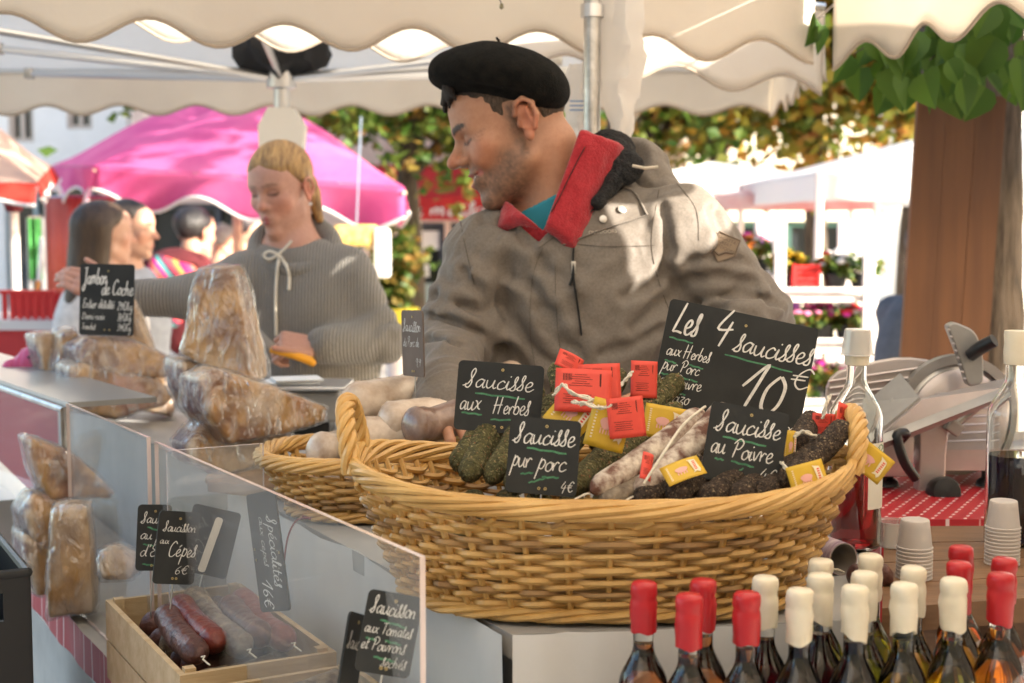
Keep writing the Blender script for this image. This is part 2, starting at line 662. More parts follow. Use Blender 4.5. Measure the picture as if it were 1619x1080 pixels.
def ribbon(mb, pts, w, M, lift):
    """flat stroke of chalk paint lying in the board plane (x, z) just proud of it"""
    n = len(pts)
    vs, fs = [], []
    for i, p in enumerate(pts):
        a, b = pts[max(0, i - 1)], pts[min(n - 1, i + 1)]
        t = b - a
        t = t / (np.linalg.norm(t) + 1e-9)
        ww = w * (0.62 + 0.38 * abs(t[0] * 0.55 - t[1] * 0.83)) * (0.75 if i in (0, n - 1) else 1)
        nx, nz = -t[1] * ww / 2, t[0] * ww / 2
        vs.append(M @ Vector((p[0] + nx, -lift, p[1] + nz)))
        vs.append(M @ Vector((p[0] - nx, -lift, p[1] - nz)))
    for i in range(n - 1):
        fs.append((2 * i, 2 * i + 1, 2 * i + 3, 2 * i + 2))
    mb.add(vs, fs)

def write(mb, text, x, z, s, M=Matrix.Identity(4), w=0.16, slant=0.22, lift=0.0012, seed=0, fit=None, rise=0.0):
    """handwriting: x-height s, starting at (x, z) in the board plane"""
    rnd = random.Random(seed + len(text))
    tot = sum(0.7 if ch == ' ' else GL[ACC.get(ch, ch)][0] for ch in text)
    sx = s if fit is None else fit / tot
    cx = 0
    for ch in text:
        if ch == ' ':
            cx += 0.7
            continue
        adv, sts = GL[ACC.get(ch, ch)]
        dz = rnd.uniform(-0.06, 0.06)
        ks = rnd.uniform(0.93, 1.07)
        sts = list(sts)
        if ch in ACC:
            sts.append([(.35, 1.3), (.7, 1.65)])
        for st in sts:
            pts = spline([(cx + px * ks + slant * pz, pz * ks + dz) for px, pz in st])
            ribbon(mb, [np.array((x + p[0] * sx, z + p[1] * s + rise * p[0] * sx)) for p in pts], w * s, M, lift + rnd.random() * 2e-4)
        cx += adv
    return x + cx * sx
# ================================================================== the setting
rng = random.Random(7)

M_canopy = cloth('canopy_fabric', (0.86, 0.80, 0.71), (0.81, 0.74, 0.65), transl=0.44, scale=2.5, bump=0.1, bscale=90)
M_canopy2 = cloth('rear_canopy_fabric', (0.86, 0.81, 0.73), (0.80, 0.74, 0.66), transl=0.45, scale=2.5, bump=0.1, bscale=90)
M_hem = mat('hem_tape', (0.42, 0.34, 0.26), rough=0.8)
M_steel = mat('galvanised_steel', (0.55, 0.54, 0.52), (0.38, 0.37, 0.35), scale=40, rough=0.32, metal=0.9, bump=0.05)
M_alu = mat('aluminium_tube', (0.62, 0.62, 0.62), rough=0.3, metal=0.85)
M_wood_d = mat('dark_wood', (0.10, 0.05, 0.025), (0.17, 0.09, 0.045), scale=6, rough=0.5, stretch=(1, 8, 8), bump=0.1)

# ground
g = MB()
g.add([(-90, -30, 0), (90, -30, 0), (90, 150, 0), (-90, 150, 0)], [(0, 1, 2, 3)])
struct('ground', g, mat('square_paving', (0.42, 0.39, 0.35), (0.5, 0.47, 0.43), scale=3, rough=0.9, bump=0.2), smooth=False)

# ---- buildings round the square
def wall_with_openings(mb, x0, x1, z0, z1, y, th, ops):
    xs = sorted({x0, x1} | {o[0] for o in ops} | {o[1] for o in ops})
    for a, b in zip(xs, xs[1:]):
        cov = sorted([(o[2], o[3]) for o in ops if o[0] <= a + 1e-6 and o[1] >= b - 1e-6])
        z = z0
        for c, d in cov + [(z1, z1)]:
            if c > z + 1e-6:
                mb.box(((a + b) / 2, y + th / 2, (z + c) / 2), (b - a, th, c - z))
            z = max(z, d)

M_pane_dark = mat('dark_window_glass', (0.03, 0.035, 0.04), rough=0.06, spec=0.9)

def building(name, label, x0, x1, y, h, wall_m, ops, frame_m, roof_m, depth=6):
    b = thing(name, label, 'building', ((x0 + x1) / 2, y, 0))
    m = MB()
    wall_with_openings(m, x0, x1, 0, h, y, 0.35, [o[:4] for o in ops])
    m.box(((x0 + x1) / 2, y + depth / 2 + 0.4, h / 2), (x1 - x0, depth, h))
    obj('wall', m, wall_m, b, smooth=False)
    r = MB()
    r.prism([(x0 - 0.4, h + 0.02), (x1 + 0.4, h + 0.02), (x1 - 0.6, h + 1.6), (x0 + 0.6, h + 1.6)], depth + 1.2, c=(0, y + depth / 2, 0))
    obj('roof', r, roof_m, b, smooth=False)
    c = MB()
    c.box(((x0 + x1) / 2, y - 0.08, h - 0.2), (x1 - x0 + 0.1, 0.16, 0.22))
    obj('cornice', c, frame_m, b, smooth=False)
    for o in ops:
        a, bb, z0, z1 = o[:4]
        kind = o[4] if len(o) > 4 else 'window'
        nx = o[5] if len(o) > 5 else 2
        f = MB()
        t = 0.06
        for zz in (z0 + t / 2, z1 - t / 2):
            f.box(((a + bb) / 2, y + 0.12, zz), (bb - a, 0.1, t))
        for xx in [a + t / 2 + (bb - a - t) * k / nx for k in range(nx + 1)]:
            f.box((xx, y + 0.121, (z0 + z1) / 2), (t, 0.1, z1 - z0 - 2 * t))
        w = obj(kind, f, o[6] if len(o) > 6 else frame_m, b, smooth=False)
        p = MB()
        p.box(((a + bb) / 2, y + 0.17, (z0 + z1) / 2), (bb - a - 0.02, 0.01, z1 - z0 - 0.02))
        obj('pane', p, M_pane_dark, w, smooth=False)
    return b

M_pink_wall = mat('pink_render', (0.62, 0.47, 0.42), (0.68, 0.54, 0.48), scale=3, rough=0.9, bump=0.15)
M_cream_wall = mat('cream_render', (0.78, 0.71, 0.58), (0.83, 0.77, 0.65), scale=3, rough=0.9, bump=0.15)
M_white_wall = mat('white_render', (0.82, 0.79, 0.74), (0.88, 0.85, 0.8), scale=3, rough=0.9, bump=0.1)
M_frame_g = mat('grey_green_joinery', (0.32, 0.40, 0.40), rough=0.5)
M_frame_b = mat('dark_blue_joinery', (0.06, 0.07, 0.09), rough=0.45)
M_frame_dg = mat('dark_green_joinery', (0.05, 0.12, 0.10), rough=0.5)
M_slate = mat('slate', (0.12, 0.12, 0.13), (0.2, 0.2, 0.2), scale=8, rough=0.8)
M_shutter = mat('beige_shutter', (0.55, 0.46, 0.38), rough=0.7)

Yb = 15.0
xw = lambda px, Y=Yb: (px - W0 / 2) / FPX * Y
zw = lambda py, Y=Yb: at(800, py, Y).z
b1 = building('town_house', 'pink rendered house with dark shop windows beneath the red awning', xw(215), xw(905), Yb, 3.7, M_pink_wall,
              [(xw(232), xw(402), 0.05, zw(322), 'shop_window', 3, M_frame_b), (xw(647), xw(703), 0.05, zw(352), 'shop_door', 1, M_frame_b),
               (xw(712), xw(860), 0.4, zw(352), 'shop_window', 3, M_frame_b)], M_frame_g, M_slate)
# blue shop goods and white notices
m = MB(); m.box((xw(300), Yb + 0.3, zw(362)), (0.75, 0.02, 0.5))
pb = obj('poster', m, mat('blue_poster', (0.06, 0.25, 0.42), (0.3, 0.5, 0.55), scale=2.5, rough=0.4), b1, smooth=False)
pb['label'] = 'blue poster behind the shop glass'
m = MB(); m.box((xw(248), Yb + 0.29, zw(375)), (0.26, 0.02, 0.6))
obj('poster', m, mat('striped_goods', (0.6, 0.12, 0.08), (0.7, 0.55, 0.1), scale=5, stretch=(0.2, 0.2, 2.2), rough=0.5), b1, smooth=False)
for (a, b_, c, d) in ((660, 700, 365, 395), (655, 678, 412, 438), (372, 394, 345, 372)):
    m = MB(); m.box((xw((a + b_) / 2), Yb + 0.095, zw((c + d) / 2)), (xw(b_) - xw(a), 0.01, zw(c) - zw(d)))
    obj('notice', m, mat('white_paper', (0.85, 0.85, 0.83), rough=0.7), b1, smooth=False)
m = MB(); m.box((xw(675), Yb + 0.10, zw(480)), (xw(700) - xw(650), 0.02, 0.42))
obj('door_panel', m, M_frame_g, b1, smooth=False)

b2 = building('town_house', 'cream house with dark green window band behind the flower racks', xw(1090), xw(1400), Yb + 0.5, 3.5, M_cream_wall,
              [(xw(1150, 15.5), xw(1345, 15.5), 0.6, zw(350, 15.5), 'shop_window', 4, M_frame_dg)], M_shutter, M_slate)
m = MB(); m.box((xw(1250, 15.5), Yb + 0.8, zw(402, 15.5)), (1.25, 0.02, 0.6))
obj('window_blind', m, mat('pale_blind', (0.6, 0.68, 0.66), rough=0.7), b2, smooth=False)
b3 = building('town_house', 'tall white house with beige shutters behind the pale parasol', xw(-420, 20), xw(205, 20), 20.0, 9.5, M_white_wall,
              [(xw(-60, 20), xw(-10, 20), 2.9, 4.4), (xw(112, 20), xw(152, 20), zw(204, 20), zw(188, 20) + 1.4, 'window', 2, M_shutter), (xw(20, 20), xw(60, 20), 2.6, 4.2),
               (xw(-300, 20), xw(-250, 20), 2.9, 4.4), (xw(10, 20), xw(190, 20), 0.3, 2.2, 'shop_window', 4, M_frame_g)], M_shutter, M_slate)
b4 = building('town_house', 'pale house far behind the tree trunk and white stall tent', xw(1420, 24), xw(2150, 24), 24.0, 8.5, M_white_wall,
              [(xw(1620, 24), xw(1660, 24), 3.0, 4.8), (xw(1500, 24), xw(1540, 24), 3.0, 4.8), (xw(1800, 24), xw(1860, 24), 3.0, 4.8)], M_frame_g, M_slate)

b5 = building('town_house', 'ochre house added unseen opposite the stall to block low sky light', -13.0, 13.0, -14.2, 8.5, mat('ochre_render', (0.62, 0.46, 0.28), (0.68, 0.52, 0.34), scale=3, rough=0.9), [], M_shutter, M_slate, depth=6)  # added behind the camera to cut low sky light from the front
# red shop awning with white script
aw = thing('shop_awning', 'red shop awning with white script lettering over the glass door', 'awning', (xw(690), Yb, 2.0))
M_red_cloth = cloth('red_awning_cloth', (0.62, 0.05, 0.05), (0.5, 0.04, 0.05), transl=0.25)
za, zb = at(700, 312, Yb - 0.8).z, at(700, 327, Yb - 0.8).z
m = MB()
x0, x1 = xw(590), xw(800)
m.add([(x0, Yb + 0.0, za + 0.35), (x1, Yb, za + 0.35), (x1, Yb - 0.8, za), (x0, Yb - 0.8, za), (x1, Yb - 0.8, zb - 0.13), (x0, Yb - 0.8, zb - 0.13)], [(0, 1, 2, 3), (3, 2, 4, 5)])
obj('canopy', m, M_red_cloth, aw, smooth=False)
m = MB()
write(m, 'la maison', 0, 0, 0.075, Matrix.Translation((xw(650), Yb - 0.81, zb - 0.085)), w=0.28, lift=0.004, fit=0.9)
obj('lettering', m, mat('white_sign_paint', (0.85, 0.85, 0.85), rough=0.6), aw, smooth=False)
for x in (x0 + 0.05, x1 - 0.05):
    m = MB(); m.tube([(x, Yb, za - 0.3), (x, Yb - 0.78, za - 0.04)], 0.015, 6)
    obj('arm', m, M_steel, aw)

# ---- scalloped valances and market tents
def valance(name, p0, p1, zt0, zt1, drop, period, amp, m, parent, phase=0.0, hem=0.004, bulge=0.012, seed=1, thick=0.0015):
    p0, p1 = Vector(p0), Vector(p1)
    d = p1 - p0
    Ln = d.length
    d.normalize()
    nrm = Vector((d.y, -d.x))
    n = max(4, int(Ln / period * 14))
    rows = 7
    vs, fs, low = [], [], []
    rr = random.Random(seed)
    ph = rr.random() * 6
    for i in range(n + 1):
        s = Ln * i / n
        zt = zt0 + (zt1 - zt0) * i / n
        zb = zt - drop + amp * (0.5 + 0.5 * math.cos(2 * PI * (s / period + phase)))
        for k in range(rows + 1):
            t = k / rows
            off = bulge * t * (math.sin(s * 5.1 + ph) + 0.6 * math.sin(s * 11.7 + ph * 2 + t))
            q = p0 + d * s + nrm * off
            vs.append((q.x, q.y, zt + (zb - zt) * t))
        low.append(Vector(vs[-1]))
    for i in range(n):
        for k in range(rows):
            a = i * (rows + 1) + k
            fs.append((a, a + 1, a + rows + 2, a + rows + 1))
    o = obj(name, (vs, fs), m, parent)
    md = o.modifiers.new('thickness', 'SOLIDIFY')
    md.thickness = thick
    md.offset = 0
    if hem:
        hm = MB().tube(low, hem, 6)
        obj('hem', hm, M_hem, o)
    return o

def roof_sheet(name, corners, zs, apex, m, parent, sag=0.04, n=10):
    """each side of the roof from its eaves line to the apex"""
    c = [Vector((*p, z)) for p, z in zip(corners, zs)]
    ap = Vector(apex)
    mb = MB()
    for i in range(len(c)):
        a, b = c[i], c[(i + 1) % len(c)]
        idx = {}
        vs, fs = [], []
        for u in range(n + 1):
            for v in range(n + 1):
                s, t = u / n, v / n
                p = a.lerp(b, t).lerp(ap, s)
                p = p - Vector((0, 0, sag * math.sin(PI * s) * math.sin(PI * t)))
                vs.append(p)
        for u in range(n):
            for v in range(n):
                k = u * (n + 1) + v
                fs.append((k, k + 1, k + n + 2, k + n + 1))
        mb.add(vs, fs)
    return obj(name, mb, m, parent, angle=180)

def pole(name, a, b, r, parent, m=None, n=12):
    return obj(name, MB().tube([a, b], r, n), m or M_steel, parent)

# own stall tent: back edge, right edge seen; roof overhead
TA = [(-2.2, 2.42), (0.715, 3.35), (1.42, 0.5), (-1.5, -0.35)]
ta = thing('market_tent', 'cream scalloped market tent over the sausage stall with steel pole', 'tent', (0, 1.6, 0))
valance('valance', (-2.2, 2.42), (0.70, 3.34), 2.075, 2.10, 0.235, 0.272, 0.052, M_canopy, ta, phase=0.31, seed=3)
valance('valance', (0.735, 3.30), (1.42, 0.5), 2.085, 2.10, 0.24, 0.272, 0.052, M_canopy, ta, phase=0.55, seed=5)
valance('valance', (1.40, 0.48), (-1.5, -0.35), 2.10, 2.10, 0.235, 0.272, 0.052, M_canopy, ta, phase=0.1, seed=8)
valance('sun_block_curtain', (1.075, 1.90), (1.425, 0.46), 2.09, 2.10, 1.15, 0.272, 0.02, M_canopy, ta, hem=0, seed=6)  # added out of view, keeps direct sun off the man's chest and the goods
roof_sheet('roof', TA, (2.08, 2.09, 2.10, 2.10), (-0.35, 1.55, 2.85), M_canopy, ta)
pole('pole', (0.165, 2.97, 0), (0.165, 2.97, 2.2), 0.0175, ta)
m = MB().lathe([(0.019, -0.012), (0.024, -0.012), (0.024, 0.014), (0.019, 0.014)], 14, (0.165, 2.97, at(935, 18, 2.97).z))
obj('clamp', m, M_alu, ta)
for a, b in ((0, 1), (1, 2)):
    p, q = TA[a], TA[b]
    pole('eaves_rail', (p[0], p[1] - 0.03, 2.095), (q[0], q[1] - 0.03, 2.105), 0.014, ta, M_alu, 8)
pole('corner_post', (1.40, 0.56, 0), (1.40, 0.56, 2.1), 0.018, ta)
pole('corner_post', (-2.1, 2.4, 0), (-2.1, 2.4, 2.1), 0.018, ta)

# rear tent over the saleswoman, umbrella frame on a centre mast
TB = [(-2.25, 3.35), (0.775, 3.58), (0.90, 4.95), (-2.35, 5.1)]
tb = thing('market_tent', 'white market tent with umbrella struts on a centre mast above the saleswoman', 'tent', (-0.66, 4.25, 0))
valance('valance', TB[0], TB[1], 2.27, 2.03, 0.225, 0.272, 0.05, M_canopy2, tb, phase=0.2, seed=11)
valance('valance', TB[1], TB[2], 2.01, 2.02, 0.16, 0.27, 0.04, M_canopy2, tb, phase=0.5, seed=12)
valance('valance', TB[3], TB[2], 2.03, 2.02, 0.155, 0.272, 0.035, M_canopy2, tb, phase=0.42, seed=13)
valance('valance', TB[0], TB[3], 2.27, 2.03, 0.18, 0.27, 0.04, M_canopy2, tb, phase=0.1, seed=14)
mast = at(445, 125, 4.25)
roof_sheet('roof', TB, (2.27, 2.03, 2.02, 2.03), (mast.x, 4.25, 2.62), M_canopy2, tb)
pole('mast', (mast.x, 4.25, 0), (mast.x, 4.25, 2.6), 0.024, tb, M_alu)
m = MB().lathe([(0.03, -0.03), (0.045, -0.025), (0.045, 0.02), (0.03, 0.03)], 12, (mast.x, 4.25, mast.z))
obj('hub', m, M_alu, tb)
for c in [(-2.25, 3.4, 2.12), (-2.3, 5.05, 2.03), (0.75, 3.6, 2.0), (0.86, 4.9, 2.02), (-0.66, 3.5, 2.08), (-0.66, 4.98, 2.03), (-2.2, 4.25, 2.08), (0.8, 4.25, 2.02)]:
    h = Vector((mast.x, 4.25, mast.z))
    e = Vector(c)
    mid = h.lerp(e, 0.55)
    st = obj('strut', MB().tube([h, mid], 0.011, 8), M_alu, tb)
    top = Vector((mast.x, 4.25, 2.55)).lerp(e, 0.97) if False else e
    obj('rib', MB().tube([Vector((mast.x, 4.25, 2.52)), e], 0.009, 8), M_alu, tb)
    k = MB().box(mid, (0.03, 0.03, 0.035), bev=0.004)
    obj('joint', k, M_steel, st)
for a, b in ((TB[3], TB[2]), (TB[0], TB[1])):
    pole('eaves_rail', (*a, 2.03 if a == TB[3] else 2.26), (*b, 2.02 if a == TB[3] else 2.03), 0.009, tb, M_alu, 8)
# gathered black cloth round the mast head, padded white sleeve under the hub
prof = []
mb = MB()
vs, fs = [], []
for i, (r, z) in enumerate([(0.03, 0.10), (0.10, 0.115), (0.135, 0.09), (0.14, 0.055), (0.125, 0.02), (0.08, 0.005), (0.03, -0.01)]):
    for k in range(28):
        a = 2 * PI * k / 28
        rr = r * (1 + 0.10 * math.sin(7 * a + z * 40) + 0.06 * math.sin(3 * a))
        vs.append((mast.x + rr * math.cos(a), 4.25 + rr * math.sin(a), mast.z + 0.015 + z + 0.012 * math.sin(5 * a) * (i > 2)))
for i in range(6):
    for k in range(28):
        k2 = (k + 1) % 28
        fs.append((i * 28 + k, i * 28 + k2, (i + 1) * 28 + k2, (i + 1) * 28 + k))
obj('vent_cloth', (vs, fs), mat('black_cloth', (0.012, 0.012, 0.014), rough=0.9), tb)
m = MB().prism([(-0.062, -0.12), (0.058, -0.12), (0.07, 0.0), (0.04, 0.05), (-0.035, 0.055), (-0.066, 0.0)], 0.07, c=(mast.x, 4.25, at(445, 235, 4.25).z + 0.065))
obj('mast_pad', m, mat('white_pad', (0.72, 0.69, 0.64), rough=0.6), tb, smooth=False)

# plastic bags tied to the tent pole
def hanging_sheet(name, label, top, w, h, m, seed, depth=0.04, cat='bag'):
    n, r = 18, 22
    vs, fs = [], []
    P = []
    for i in range(r + 1):
        t = i / r
        ww = w * (0.45 + 0.75 * math.sin(PI * min(1, t * 0.9 + 0.12)) ** 0.7) * (1 - 0.25 * t)
        for k in range(n):
            a = 2 * PI * k / n
            P.append((top[0] + 0.5 * ww * math.cos(a) * (1 + 0.25 * math.sin(3 * a + seed)), top[1] + depth * math.sin(a) * (1 + 0.3 * math.sin(4 * a + 3 * t)), top[2] - h * t))
    P = np.array(P)
    P += (np.stack([fbm(P * 22, seed + k, 3) for k in range(3)], 1) - 0.5) * 0.035
    for i in range(r):
        for k in range(n):
            k2 = (k + 1) % n
            fs.append((i * n + k, i * n + k2, (i + 1) * n + k2, (i + 1) * n + k))
    o = obj(name, (P, fs), m, None, angle=35)
    return tag(o, label, cat)

M_plastic = cloth('white_bag_film', (0.86, 0.83, 0.79), transl=0.5, bump=0.1, bscale=30)
t = at(985, 60, 2.98)
hanging_sheet('plastic_bag', 'large crumpled white plastic bag tied to the steel tent pole', (t.x, 2.99, at(980, -30, 2.98).z), 0.088, 0.33, M_plastic, 4, 0.03)
t = at(912, 150, 3.05)
o = hanging_sheet('plastic_bag', 'small thin plastic bag with blue print behind the tent pole', (t.x, 3.06, at(912, 100, 3.05).z), 0.05, 0.2, M_plastic, 9, 0.02)
m = MB()
for k in range(3):
    q = at(903, 160 + k * 7, 3.02)
    m.box((q.x + 0.012, 3.02, q.z), (0.03, 0.001, 0.0025))
obj('printing', m, mat('blue_ink', (0.08, 0.25, 0.55), rough=0.6), o, smooth=False)
lm = thing('hanging_lamp', 'small dark lamp with a pull cord at the tent edge', 'lamp', at(770, -8, 2.6))
q = at(770, -6, 2.6)
obj('housing', MB().lathe([(0.01, 0.03), (0.035, 0.02), (0.03, 0.0), (0.0, -0.004)], 14, q), mat('black_plastic', (0.02, 0.02, 0.02), rough=0.4), lm)
obj('cord', MB().tube([q + Vector((0.02, 0, 0)), at(793, 6, 2.6)], 0.0012, 6), mat('grey_cord', (0.2, 0.19, 0.17), rough=0.7), lm)
obj('bead', MB().lathe([(0, -0.006), (0.004, -0.003), (0.003, 0.004), (0, 0.006)], 8, at(793, 10, 2.6)), mat('olive_bead', (0.2, 0.18, 0.1), rough=0.5), lm)
obj('hanger', MB().tube([q + Vector((0, 0, 0.03)), (q.x, 2.62, 2.42)], 0.003, 6), M_steel, lm)

# added tent right of the frame, sloped so sun reaches the shoulder, not the goods
nb = thing('market_tent', 'added unseen white tent with a long curtain keeping sun off the goods', 'tent', (2.4, 2.4, 0))
valance('sun_block_curtain', (1.72, -1.0), (1.80, 4.25), 1.22, 2.80, 1.0, 0.27, 0.03, M_canopy, nb, hem=0, seed=21)
roof_sheet('roof', [(1.72, -1.0), (1.80, 4.25), (4.2, 4.25), (4.2, -1.0)], (1.24, 2.80, 2.80, 1.24), (2.9, 1.7, 2.4), M_canopy, nb)
for x, y, z in ((1.78, -0.95, 1.25), (1.82, 4.2, 2.78), (4.15, 4.2, 2.78), (4.15, -0.95, 1.25)):
    pole('corner_post', (x, y, 0), (x, y, z), 0.018, nb)

# ---- parasols and tents across the square
def parasol(name, label, corners, apex, drop, m_top, m_val, edge_m, mast_m=None, period=0.42, amp=0.07, valz=None, cat='parasol'):
    ax, ay, az = apex
    p = thing(name, label, cat, (ax, ay, 0))
    zs = [c[2] for c in corners]
    cs = [(c[0], c[1]) for c in corners]
    roof_sheet('canopy', cs, zs, apex, m_top, p, sag=-0.10)
    for i in range(len(cs)):
        a, b = cs[i], cs[(i + 1) % len(cs)]
        v = valance('valance', a, b, zs[i] - 0.004, zs[(i + 1) % len(cs)] - 0.004, drop, period, amp, m_val, p, hem=0, seed=30 + i, bulge=0.03)
        low = [x.co.copy() for x in v.data.vertices][7::8]
        obj('trim', MB().tube([world_m(p) @ q for q in low], 0.009, 6), edge_m, v)
    obj('mast', MB().tube([(ax, ay, 0), (ax, ay, az - 0.02)], 0.028, 10), mast_m or M_alu, p)
    for c, z in zip(cs, zs):
        obj('rib', MB().tube([(ax, ay, az - 0.06), (c[0], c[1], z - 0.03)], 0.012, 6), mast_m or M_alu, p)
        q = Vector((ax, ay, az - 0.06)).lerp(Vector((c[0], c[1], z - 0.03)), 0.55)
        obj('strut', MB().tube([(ax, ay, az - 0.62), q], 0.012, 6), mast_m or M_alu, p)
    return p

M_pink = cloth('magenta_canvas', (0.80, 0.19, 0.40), (0.72, 0.12, 0.33), transl=0.35, scale=3)
M_trim = mat('white_trim', (0.8, 0.74, 0.7), rough=0.7)
M_ash = mat('ash_wood', (0.55, 0.42, 0.28), (0.62, 0.5, 0.35), scale=10, rough=0.6)
D1 = 7.6
pc = [at(148, 262, D1), at(640, 296, D1 - 0.5), at(560, 255, D1 + 2.2), at(80, 262, D1 + 1.9)]
ap = at(372, 158, D1 + 0.7)
parasol('market_parasol', 'magenta square market parasol with scalloped white trimmed valance', pc, ap, 0.22, M_pink, M_pink, M_trim, M_ash, period=0.62, amp=0.10)
M_cream = cloth('pale_orange_canvas', (0.78, 0.55, 0.42), (0.74, 0.5, 0.38), transl=0.45, scale=3)
M_redv = cloth('scarlet_canvas', (0.66, 0.07, 0.05), transl=0.35)
D2 = 6.4
pc = [at(-320, 285, D2), at(58, 288, D2), at(82, 262, D2 + 1.6), at(-220, 262, D2 + 1.6)]
parasol('market_parasol', 'pale orange parasol with a scarlet valance beside the white house', pc, at(-120, 165, D2 + 0.8), 0.10, M_cream, M_redv, M_trim, M_alu, amp=0.03)
# furled parasol, green banner, pink backdrop
fp = thing('furled_parasol', 'furled dark red parasol on a pale mast', 'parasol', at(21, 480, 6.8))
q = at(21, 300, 6.8)
obj('canopy', MB().lathe([(0.012, 0.07), (0.035, 0.0), (0.05, -0.06), (0.038, -0.1), (0.0, -0.115)], 12, q), mat('dark_red_canvas', (0.16, 0.02, 0.03), rough=0.9), fp)
obj('mast', MB().tube([(q.x, q.y, 0), (q.x, q.y, q.z + 0.1)], 0.022, 8), M_trim, fp)
def panel(name, label, px0, px1, py0, py1, Y, m, cat, th=0.03, foot=True):
    a, b = at(px0, py0, Y), at(px1, py1, Y)
    t = thing(name, label, cat, ((a.x + b.x) / 2, Y, 0))
    mb = MB()
    n = 24
    vs, fs = [], []
    for i in range(n + 1):
        x = a.x + (b.x - a.x) * i / n
        dy = 0.012 * math.sin(i * 1.7) + 0.008 * math.sin(i * 0.6 + 1)
        vs += [(x, Y + dy, b.z), (x, Y + dy, a.z)]
        if i:
            k = 2 * i
            fs.append((k - 2, k - 1, k + 1, k))
    o = obj('sheet', (vs, fs), m, t)
    s = o.modifiers.new('thickness', 'SOLIDIFY')
    s.thickness = 0.004
    for x in (a.x, b.x):
        obj('upright', MB().tube([(x, Y + 0.03, 0), (x, Y + 0.03, a.z)], 0.012, 8), M_alu, t)
    obj('rail', MB().tube([(a.x, Y + 0.03, a.z), (b.x, Y + 0.03, a.z)], 0.010, 8), M_alu, t)
    return t
panel('banner', 'plain green fabric banner on thin poles', 42, 66, 345, 442, 7.2, cloth('green_banner', (0.13, 0.48, 0.14), transl=0.4), 'banner')
panel('stall_backcloth', 'salmon pink back cloth of the magenta parasol stall', 70, 215, 312, 470, 8.6, cloth('salmon_cloth', (0.80, 0.30, 0.24), (0.74, 0.26, 0.2), transl=0.5), 'cloth')

# stalls at the right: white tents, red awnings
def box_tent(name, label, px0, px1, Y, Y2, py_eave, drop_py, py_apex, m, apx=None, mv=None):
    a, b = at(px0, py_eave, Y), at(px1, py_eave, Y)
    cx = (a.x + b.x) / 2 if apx is None else at(apx, 200, (Y + Y2) / 2).x
    t = thing(name, label, 'tent', (cx, (Y + Y2) / 2, 0))
    z = a.z
    dr = a.z - at(px0, drop_py, Y).z
    cs = [(a.x, Y), (b.x, Y), (b.x, Y2), (a.x, Y2)]
    roof_sheet('roof', cs, (z,) * 4, (cx, (Y + Y2) / 2, at(px0, py_apex, (Y + Y2) / 2).z), m, t)
    for i in range(4):
        valance('valance', cs[i], cs[(i + 1) % 4], z, z, dr, 3.0, 0.0, mv or m, t, hem=0, bulge=0.015, seed=50 + i)
    for c in cs:
        obj('leg', MB().tube([(c[0], c[1], 0), (c[0], c[1], z)], 0.022, 8), M_trim, t)
    return t
M_tentw = cloth('white_stall_canvas', (0.84, 0.84, 0.84), transl=0.4)
box_tent('market_tent', 'long flat white stall tent in front of the autumn trees', 1020, 1296, 10.5, 12.5, 278, 306, 256, M_tentw)
box_tent('market_tent', 'white peaked stall tent beside the wood clad trunk', 1296, 1760, 7.6, 10.2, 272, 318, 185, M_tentw, apx=1580)
M_red2 = cloth('red_stripe_canvas', (0.70, 0.06, 0.05), (0.85, 0.8, 0.78), transl=0.4, scale=1.2)
box_tent('market_tent', 'red and white stall tent above the flower racks', 1120, 1385, 9.6, 10.3, 306, 332, 296, M_red2)

# ---- trees
def leaf_cloud(n, centre, rad, size, seed, clumps=80, spread=0.24):
    r = np.random.RandomState(seed)
    d = r.normal(size=(clumps, 3))
    d /= np.linalg.norm(d, axis=1)[:, None]
    C = A(centre) + d * A(rad) * (0.35 + 0.65 * r.rand(clumps, 1) ** 0.5)
    k = r.randint(0, clumps, n)
    P = C[k] + r.normal(size=(n, 3)) * A(rad) * spread * (0.5 + r.rand(clumps, 1)[k])
    # leaf: folded pointed quad with two halves
    u = r.normal(size=(n, 3))
    u[:, 2] *= 0.6
    u /= np.linalg.norm(u, axis=1)[:, None]
    w = np.cross(u, r.normal(size=(n, 3)))
    w /= np.linalg.norm(w, axis=1)[:, None]
    nn = np.cross(u, w)
    s = size * (0.6 + 0.8 * r.rand(n, 1))
    a = P
    b = P + u * s * 0.5 + w * s * 0.42 + nn * s * 0.12
    c = P + u * s
    e = P + u * s * 0.5 - w * s * 0.42 + nn * s * 0.12
    V = np.stack([a, b, c, e], 1).reshape(-1, 3)
    i = np.arange(n) * 4
    F = np.concatenate([np.stack([i, i + 1, i + 2], 1), np.stack([i, i + 2, i + 3], 1)])
    return V, F

def leaf_mat(name, cols, transl=0.45):
    if name in MATS:
        return MATS[name]
    m = mat(name, cols[0], island=cols, rough=0.55)
    nt = m.node_tree
    b = nt.nodes['Principled BSDF']
    t = nt.nodes.new('ShaderNodeBsdfTranslucent')
    nt.links.new(b.inputs['Base Color'].links[0].from_socket, t.inputs['Color'])
    mx = nt.nodes.new('ShaderNodeMixShader')
    mx.inputs[0].default_value = transl
    nt.links.new(b.outputs[0], mx.inputs[1])
    nt.links.new(t.outputs[0], mx.inputs[2])
    nt.links.new(mx.outputs[0], nt.nodes['Material Output'].inputs['Surface'])
    return m

